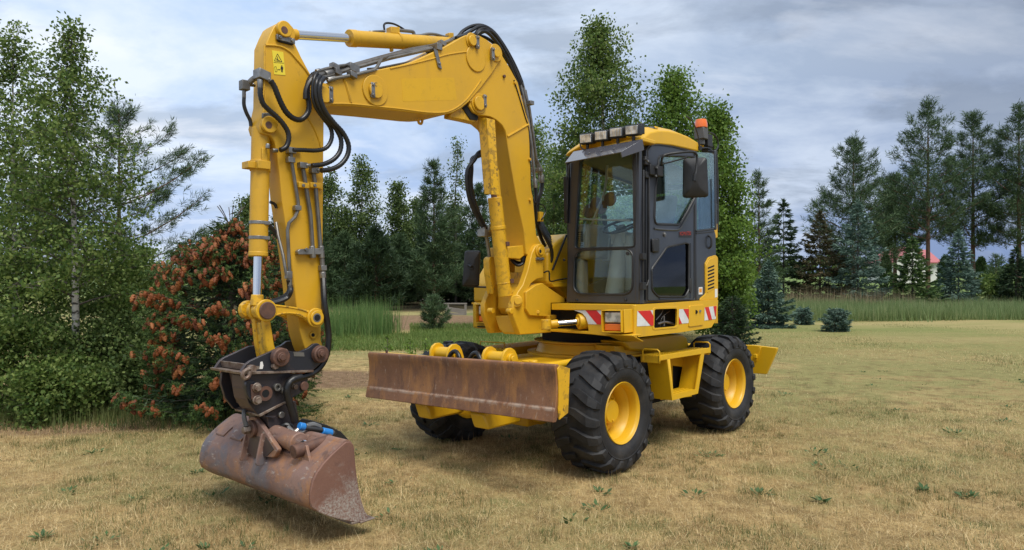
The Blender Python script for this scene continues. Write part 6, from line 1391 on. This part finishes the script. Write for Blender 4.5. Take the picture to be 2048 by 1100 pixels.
pane([(XC - .12, YR + .02, zb + .12), (XR + .07, YR + .02, zb + .42), (XR + .07, YR + .02, zt - .20), (XC - .28, YR + .02, zt - .09), (XC - .12, YR + .02, zt - .12)], (0, .005, 0), 'right_window', cab)
pane([(XR + .02, YR + .08, zb + .75), (XR + .02, YC - .16, zb + .75), (XR + .02, YC - .16, zt - .26), (XR + .02, YR + .08, zt - .26)], (.005, 0, 0), 'rear_window', cab)
def loop3(P, r, mat, nm, par):
    m = MB(); m.tube(list(P) + [P[0]], r, 6, smooth=1); return m.build(nm, mat, par)
loop3(XPs(up_h, XC + .001), .009, 'black_plastic', 'window_seal', cab); loop3(XPs(lo_h, XC + .001), .011, 'black_plastic', 'window_seal', cab)
# rear quarter: lower panel and curved corner window
m = MB(); z_ = lambda a, b: YP(a, b, YC)
q = [z_(1392.5, 601.5), z_(1392.5, 461), z_(1428, 455), z_(1432, 470), z_(1433.5, 597)]
m.prism(q, (0, -.05, 0)); m.prism([z_(1430.5, 300), z_(1433, 300), z_(1434.5, 460), z_(1431, 460)], (0, -.06, 0)); rq = m.build('rear_quarter', 'cab_paint', cab, .012, seg=3)
m = MB(); m.tube([z_(1392.5, 463), z_(1428, 458)], .007, 8, smooth=1); m.tube([z_(1392.5, 467), z_(1428, 463)], .006, 8, smooth=1); m.build('quarter_trim', 'black_plastic', rq)
pane([YP(a, b, YC - .004) for a, b in fillet([(1392.3, 304), (1428, 306), (1430.5, 455), (1392.3, 460)], 5)], (0, -.006, 0), 'quarter_window', cab)
m = MB(); m.prism([z_(1391, 302), z_(1394, 303), z_(1394, 461), z_(1391, 461)], (0, -.03, 0)); m.build('door_post', 'cab_paint', cab, .004)
m = MB(); m.prism([(XR + .02, YC, zb), (XR - .05, YC - .14, zb), (XR - .05, YC - .20, zb), (XR + .0, YC - .05, zb)], (0, 0, zt - zb - .18)); m.build('rear_post', 'cab_paint', cab, .01)
# yellow vented cover behind the door
m = MB(); cv = fillet([(1411, 527), (1418, 514), (1432, 510), (1436, 515), (1436, 598.5), (1400, 601), (1402, 596), (1412, 588)], 3)
m.prism([YP(a, b, YC + .012) for a, b in cv], (0, -.05, 0)); vc = m.build('vent_cover', 'yellow_paint', cab, .008)
m = MB()
for k in range(7):
    y0 = 533 + k * 7; a, b = YP(1415, y0 + 3.5, YC + .013), YP(1428, y0 - 1.5, YC + .013); m.obox((a + b) / 2, (b - a) / 2, (0, .004, 0), (0, 0, .009))
m.build('vent_slot', 'dark_gap', vc)
m = MB(); m.prism([YP(a, b, YC + .016) for a, b in fillet([(1413, 530), (1419, 518), (1430, 514), (1431, 576), (1414, 586)], 3)], (0, -.006, 0)); m.build('vent_frame', 'yellow_paint', vc, .004)
m = MB(); m.prism([YP(a, b, YC + .003) for a, b in [(1397.5, 574.5), (1405, 574), (1405, 588.5), (1397.5, 589)]], (0, -.002, 0)); sl = m.build('sticker', 'sticker_white', rq)
m = MB(); m.prism([YP(a, b, YC + .0045) for a, b in [(1398.7, 577), (1403.8, 576.7), (1403.8, 584.5), (1398.7, 584.8)]], (0, -.001, 0)); m.build('sticker_mark', 'sticker_orange', sl)
m = MB(); m.prism([YP(a, b, YC + .015) for a, b in [(1430, 578), (1435, 577.5), (1435, 594), (1430, 595)]], (0, -.002, 0)); m.build('sticker', 'sticker_white', vc)
# door furniture
m = MB(); m.prism(rails(fillet([(1304.5, 477), (1318, 476.5), (1318, 506), (1305.5, 507)], 3)), (0, .006, 0)); dh = m.build('door_handle', 'black_plastic', door, .004)
m = MB(); c = YP(1309.5, 491, YC + .02); m.obox(c, (.05, 0, 0), (0, .012, 0), (0, 0, .065)); m.build('handle_grip', 'black_plastic', dh, .01)
m = MB(); c = YP(1328.5, 469, YC); m.cyl(c, c + yN * .012, .022, n=20); m.cyl(c + yN * .012, c + yN * .016, .013, n=16); m.build('door_lock', 'zinc_steel', door, .002)
m = MB(); m.prism(rails(fillet([(1378, 558), (1382, 556), (1382, 584), (1378.5, 585)], 1.5)), (0, .012, 0)); m.build('door_latch', 'black_plastic', door, .003)
m = MB(); c = YP(1419, 484, YC); m.tube([c + Vector((.02, 0, .07)), c + Vector((.02, .03, .04)), c + Vector((.02, .03, -.04)), c + Vector((.02, 0, -.07))], .012, 8); m.build('grab_handle', 'black_plastic', rq)
# maker's name on the door
tb = YP(1359, 466, YC + .003); te = YP(1382.5, 465.2, YC + .003)
cu = bpy.data.curves.new('lettering', 'FONT'); cu.body = 'KOMATSU'; cu.size = .1; cu.extrude = .0006
to = bpy.data.objects.new('lettering', cu); col.objects.link(to)
dg = bpy.context.evaluated_depsgraph_get(); me = bpy.data.meshes.new_from_object(to.evaluated_get(dg)); bpy.data.objects.remove(to)
xs = [v.co.x for v in me.vertices]; ys_ = [v.co.y for v in me.vertices]; w0 = max(xs) - min(xs); h0 = max(ys_) - min(ys_)
L_ = (te - tb).length * .92; hh = .040
for v in me.vertices:
    fx = (v.co.x - min(xs)) / w0; fy = (v.co.y - min(ys_)) / h0; z = v.co.z
    v.co = tb + (te - tb) * (.04 + .92 * fx) + Vector((0, z, -.026 + fy * hh))
me.materials.clear(); me.materials.append(MAT['red_text']); lo = bpy.data.objects.new('lettering', me); col.objects.link(lo); lo.parent = door
m = MB(); m.prism([YP(a, b, YC + .002) for a, b in [(1358, 464), (1383, 463.5), (1383, 475.5), (1358, 475)]], (0, -.002, 0)); m.build('name_plate', 'black_plastic', door)

# roof
m = MB()
side_t = [(1283, 282), (1287, 275), (1300, 265), (1316, 261), (1336, 261.5), (1358, 266), (1378, 274), (1396, 285), (1400, 293), (1399, 302), (1393, 302), (1372, 297), (1344, 291), (1316, 288.5), (1290, 288.5)]
P = [YP(a, b, YC + .01) for a, b in side_t]; n = len(P); vs = []; fs = []
secs = [(0, 0, 1.0), (-.03, .012, 1.0), (-.10, .05, 1), (-.25, .075, 1), (-.45, .08, 1), (-.70, .06, 1), (-.88, .0, 1), (-.93, -.03, 1)]
for dy, dz, _ in secs:
    for i, p in enumerate(P):
        topness = 1.0 if i < 9 else 0.0
        vs.append((p.x, p.y + dy, p.z + dz * topness))
for i in range(len(secs) - 1):
    for j in range(n): fs.append((i * n + j, i * n + (j + 1) % n, (i + 1) * n + (j + 1) % n, (i + 1) * n + j))
fs += [tuple(range(n)), tuple((len(secs) - 1) * n + j for j in range(n - 1, -1, -1))]
m.add(vs, fs); roof = m.build('roof', 'yellow_paint', cab, .02, smooth=60, seg=3)
m = MB(); c = YP(1312, 261, YC - .05); m.obox(c + Vector((0, 0, .01)), (.03, 0, 0), (0, .012, 0), (0, 0, .03)); m.build('roof_lug', 'yellow_paint', roof, .006)
m = MB(); c = YP(1299, 262, YC - .12); m.cyl(c, c + Vector((0, 0, .035)), .09, .07, n=20); m.build('roof_cap', 'black_plastic', roof, .01)
# front strip of the roof under the lamps
A0, A1 = XP(1150, 309, XC + .02), XP(1284, 279, XC + .02)
m = MB(); m.prism([XP(1152, 303, XC + .02), XP(1284, 273, XC + .02), XP(1284, 282, XC + .02), XP(1150, 313, XC + .02)], (-.25, 0, 0)); m.build('roof_front', 'yellow_paint', roof, .01)
# sun visor
T0, T1 = XP(1147, 303, XC + .05), XP(1285, 278, XC + .05)
Bf = XC + .27
B0, B1 = XP(1130, 325, Bf), XP(1267, 299.5, Bf)
B0 = Vector((B0.x, T0.y - .03, B0.z)); B0 = XP(1130, 325, Bf); B1 = XP(1268, 299.5, Bf)
B1 = Vector((Bf, YC - .02, B1.z))
m = MB(); m.prism([T0, T1, B1, B0], (-.006, 0, -.008)); vis = m.build('sun_visor', 'visor_plastic', cab, .002)
m = MB(); m.prism([T1, B1, B1 + Vector((-.02, 0, -.05)), Vector((XC + .02, T1.y, T1.z - .10))], (0, -.008, 0)); m.prism([T0, B0, B0 + Vector((-.02, 0, -.03)), Vector((XC + .02, T0.y, T0.z - .08))], (0, .008, 0)); m.build('visor_cheek', 'visor_plastic', vis, .002)
m = MB()
for tt in (.35, .55, .75): c = (T0.lerp(T1, tt)).lerp(B0.lerp(B1, tt), .55); m.cyl(c, c + Vector((.006, 0, .008)), .010, n=8)
m.build('visor_screw', 'zinc_steel', vis)
# four work lamps
for (a, b, a2, b2, x) in ((1158.5, 265, 1184.5, 289, 1.0), (1188, 259, 1215.5, 283, 1.0), (1218, 253, 1246, 276.5, 1.0), (1249, 248, 1278, 272, 1.0)):
    xl = XC + .06
    p0 = XP(a, (b + b2) / 2 + 1.5, xl); p1 = XP(a2, (b + b2) / 2 - 1.5, xl); zt_, zb_ = XP((a + a2) / 2, b + 1, xl).z, XP((a + a2) / 2, b2 - 1, xl).z
    c = (p0 + p1) / 2; c.z = (zt_ + zb_) / 2; hw = (p1 - p0) / 2; hh = (zt_ - zb_) / 2
    m = MB(); m.obox(c - Vector((.03, 0, 0)), hw, (.035, 0, 0), (0, 0, hh)); m.obox(c - Vector((.085, 0, 0)), hw * .7, (.03, 0, 0), (0, 0, hh * .7)); wlp = m.build('work_light', 'black_plastic', cab, .014, seg=3)
    m = MB(); m.obox(c + Vector((.004, 0, 0)), hw * .82, (.004, 0, 0), (0, 0, hh * .76)); m.build('lens', 'lamp_lens', wlp, .008)
    m = MB(); m.obox(c - Vector((.03, 0, hh + .02)), (.012, 0, 0), (0, .012, 0), (0, 0, .03)); m.build('lamp_foot', 'black_plastic', wlp, .003)
m = MB(); m.obox(XP(1281, 258, XC - .02), (.03, 0, 0), (0, .03, 0), (0, 0, .05)); m.tube([XP(1160, 289, XC + .03), XP(1164, 297, XC + .06), XP(1178, 302, XC + .07), XP(1186, 297, XC + .05)], .008, 6); m.build('lamp_cable', 'black_plastic', cab, .006)
# beacon
c = YP(1402.5, 281, YC - .10)
m = MB(); z0 = YP(1402, 279, YC - .1).z; z1 = YP(1402, 256, YC - .1).z; z2 = YP(1402, 239.5, YC - .1).z
m.cyl((c.x, c.y, z0 - .06), (c.x, c.y, z0), .04, n=16); m.obox((c.x, c.y, (z0 + z1) / 2), (.055, 0, 0), (0, .06, 0), (0, 0, (z1 - z0) / 2)); bcn = m.build('beacon', 'grey_rubber', cab, .008)
m = MB(); m.lathe([(0, 0), (0, .070), (.035, .071), (.06, .067), (z2 - z1, .060), (z2 - z1, 0)], (c.x, c.y, z1), (0, 0, 1), 32); m.build('beacon_lens', 'orange_lens', bcn, .005)
m = MB(); m.obox((c.x - .12, c.y, z0 + .0), (.06, 0, 0), (0, .05, 0), (0, 0, .07)); m.obox((c.x - .13, c.y, z0 - .08), (.05, 0, 0), (0, .04, 0), (0, 0, .05)); m.build('beacon_bracket', 'black_plastic', bcn, .005)
m = MB(); m.tube([YP(1413, 264, .98), YP(1427, 268, .98), YP(1435, 280, .98), YP(1436, 294, .98), YP(1428, 303, 1.0), YP(1415, 296, 1.03), YP(1402, 296, 1.06)], .009, 8); m.tube([YP(1412, 285, .98), YP(1424, 290, .98), YP(1428, 300, .98)], .008, 8); m.build('beacon_cable', 'black_plastic', bcn)
m = MB(); m.tube([YP(1372.5, 232, 1.1), YP(1384, 242, 1.1), (YP(1392, 258, 1.1)), YP(1397, 276, 1.1), YP(1399, 294, 1.1)], .007, 6); m.cyl(YP(1399.5, 292, 1.1), YP(1399.5, 300, 1.1), .022, n=12); m.build('aerial', 'black_plastic', cab)
m = MB(); m.prism([YP(a, b, .98) for a, b in [(1400, 283), (1420, 292), (1420, 298), (1400, 292)]], (0, -.2, 0)); m.build('roof_rear', 'yellow_paint', roof, .008)
# grab rails beside the rear corner
m = MB(); m.tube([YP(1422, 300, 1.0), YP(1425, 360, 1.0), YP(1431, 430, 1.0), YP(1432, 456, 1.0)], .022, 8); m.tube([YP(1432, 302, 1.0), YP(1434.5, 360, 1.0), YP(1435, 462, 1.0)], .016, 8)
m.obox(YP(1424, 366, 1.03), (.05, 0, 0), (0, .02, 0), (0, 0, .04)); m.obox(YP(1428, 414, 1.03), (.05, 0, 0), (0, .02, 0), (0, 0, .035)); m.build('rear_rail', 'black_plastic', cab, .004)
m = MB(); m.prism([YP(a, b, 1.02) for a, b in [(1427, 447), (1435, 447), (1436, 475), (1430, 477), (1426, 466)]], (0, -.1, 0)); m.build('hood_corner', 'yellow_paint', fr, .008)
# left mirror on its arm
def mirror(c, ux, uz, nrm, w, h, par):
    """rounded black housing, back towards nrm"""
    m = MB(); ux, uz, nrm = Vector(ux).normalized(), Vector(uz).normalized(), Vector(nrm).normalized(); c = Vector(c)
    def loop(kw, kh, dep):
        pts = fillet([(-w * kw, -h * kh), (w * kw, -h * kh), (w * kw * .92, h * kh), (-w * kw * .92, h * kh)], min(w, h) * .28 * kw, 4)
        return [c + ux * a + uz * b + nrm * dep for a, b in pts]
    L = [loop(1, 1, -.012), loop(1, 1, .012), loop(.9, .94, .030), loop(.35, .55, .055), loop(.06, .12, .058)]
    n = len(L[0]); vs = [p for l in L for p in l]; fs = []
    for i in range(len(L) - 1):
        for j in range(n): fs.append((i * n + j, i * n + (j + 1) % n, (i + 1) * n + (j + 1) % n, (i + 1) * n + j))
    fs += [tuple(range(n - 1, -1, -1)), tuple((len(L) - 1) * n + j for j in range(n))]
    m.add(vs, fs); return m.build('mirror', 'black_plastic', par, .004, smooth=50)
ym = 1.28
mc = YP(1390.5, 355.5, ym); h_ = (YP(1390, 316, ym) - YP(1390, 395, ym)).length / 2
vdir = (_o - mc).normalized(); vdir.z = 0; uxm = Vector((-vdir.y, vdir.x, 0))
mi = mirror(mc, uxm, (0, 0, 1), vdir, .128, h_, cab)
m = MB(); m.obox(mc - vdir * .0135, uxm * .115, vdir * .001, Vector((0, 0, h_ * .92))); m.build('mirror_glass', 'steel_chrome', mi)
m = MB(); m.tube([YP(1323, 335, YC + .05), YP(1323, 322, YC + .07), YP(1327, 312, YC + .1), YP(1338, 308, YC + .13), YP(1360, 305, YC + .2), YP(1384, 303.5, ym + .05), YP(1391, 306, ym + .07), YP(1394, 314, ym + .07), YP(1393, 335, ym + .07), YP(1390, 356, ym + .07)], .012, 10)
m.tube([YP(1324, 328, YC + .06), YP(1345, 323, YC + .12), YP(1374, 314.5, YC + .2)], .008, 8); m.cyl(YP(1390, 348, ym + .07), YP(1388.5, 362, ym + .065), .020, n=12); m.build('mirror_arm', 'black_plastic', mi)
m = MB(); m.obox(YP(1315, 343, YC + .04), (.05, 0, 0), (0, .035, 0), (0, 0, .05)); m.obox(YP(1303, 340, YC + .03), (.05, 0, 0), (0, .02, 0), (0, 0, .05)); m.tube([YP(1289, 318, YC + .02), YP(1296, 325, YC + .02), YP(1302, 334, YC + .02)], .018, 8); m.cyl(YP(1322, 334, YC + .05), YP(1322, 337, YC + .05), .028, n=12)
m.obox(YP(1291, 322, YC + .01), (.03, 0, 0), (0, .02, 0), (0, 0, .04)); m.obox(YP(1292, 350, YC + .01), (.03, 0, 0), (0, .02, 0), (0, 0, .03)); m.build('mirror_hinge', 'black_plastic', cab, .006)
m = MB()
for (a, b) in ((1295, 322), (1312, 335), (1311, 352)): c = YP(a, b, YC + .06); m.cyl(c, c + yN * .012, .011, n=8)
m.build('hinge_bolt', 'zinc_steel', cab)
# vertical bars by the corner post
m = MB(); m.tube([YP(1298, 352, YC + .02), YP(1298, 470, YC + .02), YP(1297.5, 560, YC + .02), YP(1294, 570, YC + .03), YP(1285, 576, YC + .01)], .010, 8, smooth=1); m.tube([YP(1287, 340, YC + .01), YP(1286, 575, YC + .01)], .012, 8); m.obox(YP(1286, 513, YC + .02), (.03, 0, 0), (0, .02, 0), (0, 0, .03)); m.obox(YP(1286, 572, YC + .02), (.03, 0, 0), (0, .02, 0), (0, 0, .035)); m.build('door_hinge', 'black_plastic', cab, .003)
# far mirror at the right front of the machine
xm = .05
mcf = XP(943.5, 537, xm); hf = (XP(943, 501, xm) - XP(943, 573, xm)).length / 2
vf = (_o - mcf).normalized(); vf.z = 0; vf.normalize(); vf = (vf + Vector((.35, .35, 0))).normalized(); uf = Vector((-vf.y, vf.x, 0))
m2 = mirror(mcf, uf, (uf.x * .07, uf.y * .07, 1), vf, .092, hf, fr)
m = MB(); m.tube([XP(936, 570, xm), XP(940, 573, xm), XP(975, 574.5, -.05), XP(990, 575, -.1)], .010, 8); m.tube([XP(946, 530, xm + .06), XP(940, 535, xm + .06), XP(946, 538, xm + .06)], .012, 8); m.cyl(XP(938, 530, xm + .05), XP(944, 534, xm + .07), .02, n=10); m.tube([XP(976, 515, -.1), XP(978, 560, -.1), XP(982, 600, -.15)], .02, 8); m.build('mirror_arm', 'black_plastic', m2)
# small interior mirror, wiper, far-side trim
m = MB(); m.tube([XP(1160, 330, XC - .06), XP(1170, 330, XC - .08), XP(1172, 334, XC - .08), XP(1170, 352, XC - .08), XP(1160, 352, XC - .06)], .007, 6); m.build('window_catch', 'black_plastic', cab)
m = MB(); m.tube([XP(1140, 327, XC + .02), XP(1136, 360, XC + .02), XP(1135, 420, XC + .02)], .008, 8); m.obox(XP(1134, 400, XC + .0), (.03, 0, 0), (0, .02, 0), (0, 0, .24)); m.build('side_rail', 'black_plastic', cab, .004)
m = MB()
for (a, b) in ((1153, 600), (1251, 600), (1129, 520), (1256, 507), (1153, 511)): c = XP(a, b, XC); m.cyl(c, c + Vector((.014, 0, 0)), .018 if b < 515 else .014, n=12)
m.build('cab_bolt', 'black_plastic', cab, .002)
# ---- inside the cab
m = MB()
def seatpart(x0, x1, y0, y1, z0, z1): m.box(x0, x1, y0, y1, z0, z1)
zs = zb + .48
m.box(-1.42, -.92, .40, .90, zs, zs + .13)
m.prism([(-1.36, .41, zs + .1), (-1.24, .41, zs + .1), (-1.42, .41, zs + .66), (-1.54, .41, zs + .66)], (0, .48, 0))
m.box(-1.35, -1.0, .5, .8, zb + .03, zs); seat = m.build('seat', 'seat_fabric', cab, .05, seg=3)
m = MB(); m.prism([(-1.46, .50, zs + .68), (-1.38, .50, zs + .68), (-1.44, .48, zs + .88), (-1.53, .48, zs + .88)], (0, .30, 0)); m.build('headrest', 'seat_fabric', seat, .03, seg=3)
for y in (.36, .93):
    m = MB(); m.prism([(-1.35, y - .05, zs + .25), (-.95, y - .05, zs + .25), (-.86, y - .05, zs + .18), (-.86, y - .05, zs - .05), (-1.35, y - .05, zs - .02)], (0, .1, 0)); arm = m.build('armrest', 'console_plastic' if y < .5 else 'black_plastic', seat, .02, seg=3)
    m = MB(); m.tube([(-.90, y, zs + .2), (-.88, y, zs + .30), (-.87, y, zs + .36)], .016, 8); m.obox((-.865, y, zs + .39), (.022, 0, 0), (0, .02, 0), (.006, 0, .05)); m.build('joystick', 'black_plastic', arm, .008)
sw0 = Vector((-.74, .64, zs + .30)); tilt = Vector((.42, 0, .9)).normalized()
m = MB(); u = Vector((0, 1, 0)); w = tilt.cross(u).normalized(); m.tube([sw0 + (u * math.cos(k * math.tau / 32) + w * math.sin(k * math.tau / 32)) * .18 for k in range(33)], .014, 8, smooth=1)
for k in range(3): a = k * math.tau / 3 + .5; m.cyl(sw0 - tilt * .03, sw0 + (u * math.cos(a) + w * math.sin(a)) * .18, .011, n=8)
m.cyl(sw0 - tilt * .06, sw0, .05, n=16); swh = m.build('steering_wheel', 'black_plastic', cab)
m = MB(); m.cyl(sw0 - tilt * .06, (-.60, .64, zb + .03), .07, .10, n=16); m.obox(sw0 - tilt * .14 + Vector((.03, 0, 0)), (.08, 0, 0), (0, .09, 0), (0, 0, .06)); m.build('steering_column', 'console_plastic', swh, .01)
m = MB(); m.prism([(-.50, .19, zb + .45), (-.50, .40, zb + .45), (-.90, .40, zb + .45), (-.90, .19, zb + .45)], (0, 0, .36)); m.prism([(-.48, .19, zb + .03), (-.48, .33, zb + .03), (-.62, .33, zb + .03), (-.62, .19, zb + .03)], (0, 0, .42)); con = m.build('side_console', 'console_plastic', cab, .04, seg=3)
m = MB()
for k in range(9): m.box(-.4985, -.497, .25, .34, zb + .56 + k * .02, zb + .57 + k * .02)
m.build('console_vent', 'dark_gap', con)
m = MB(); c = XP(1163, 462, XC - .2); m.obox(c, (.03, 0, 0), (0, .07, .01), (0, 0, .045)); m.build('display_box', 'console_plastic', cab, .01)
m = MB()
for (a, b) in ((1177, 422), (1191, 408), (1219, 398), (1201, 414)):
    c = XP(a, b, XC - .32); m.cyl(c, c + Vector((-.02, 0, 0)), .075, n=24)
m.build('interior_mirror', 'mirror_disc', cab, .005)
m = MB(); m.tube([XP(1180, 460, XC - .3), XP(1195, 420, XC - .3), XP(1210, 380, XC - .3), XP(1214, 330, XC - .28)], .014, 8); m.tube([XP(1150, 438, XC - .06), XP(1262, 441, XC - .06)], .010, 8); m.build('interior_rail', 'console_plastic', cab)
m = MB(); m.box(-1.85, -1.55, .25, 1.0, zb + .03, zb + .72); m.build('rear_shelf', 'black_plastic', cab, .02)
m = MB(); m.prism([XP(1229, 470, XC - .3), XP(1262, 466, XC - .3), XP(1264, 585, XC - .3), XP(1236, 585, XC - .3)], (-.1, 0, 0)); m.build('left_console', 'console_plastic', cab, .03, seg=3)
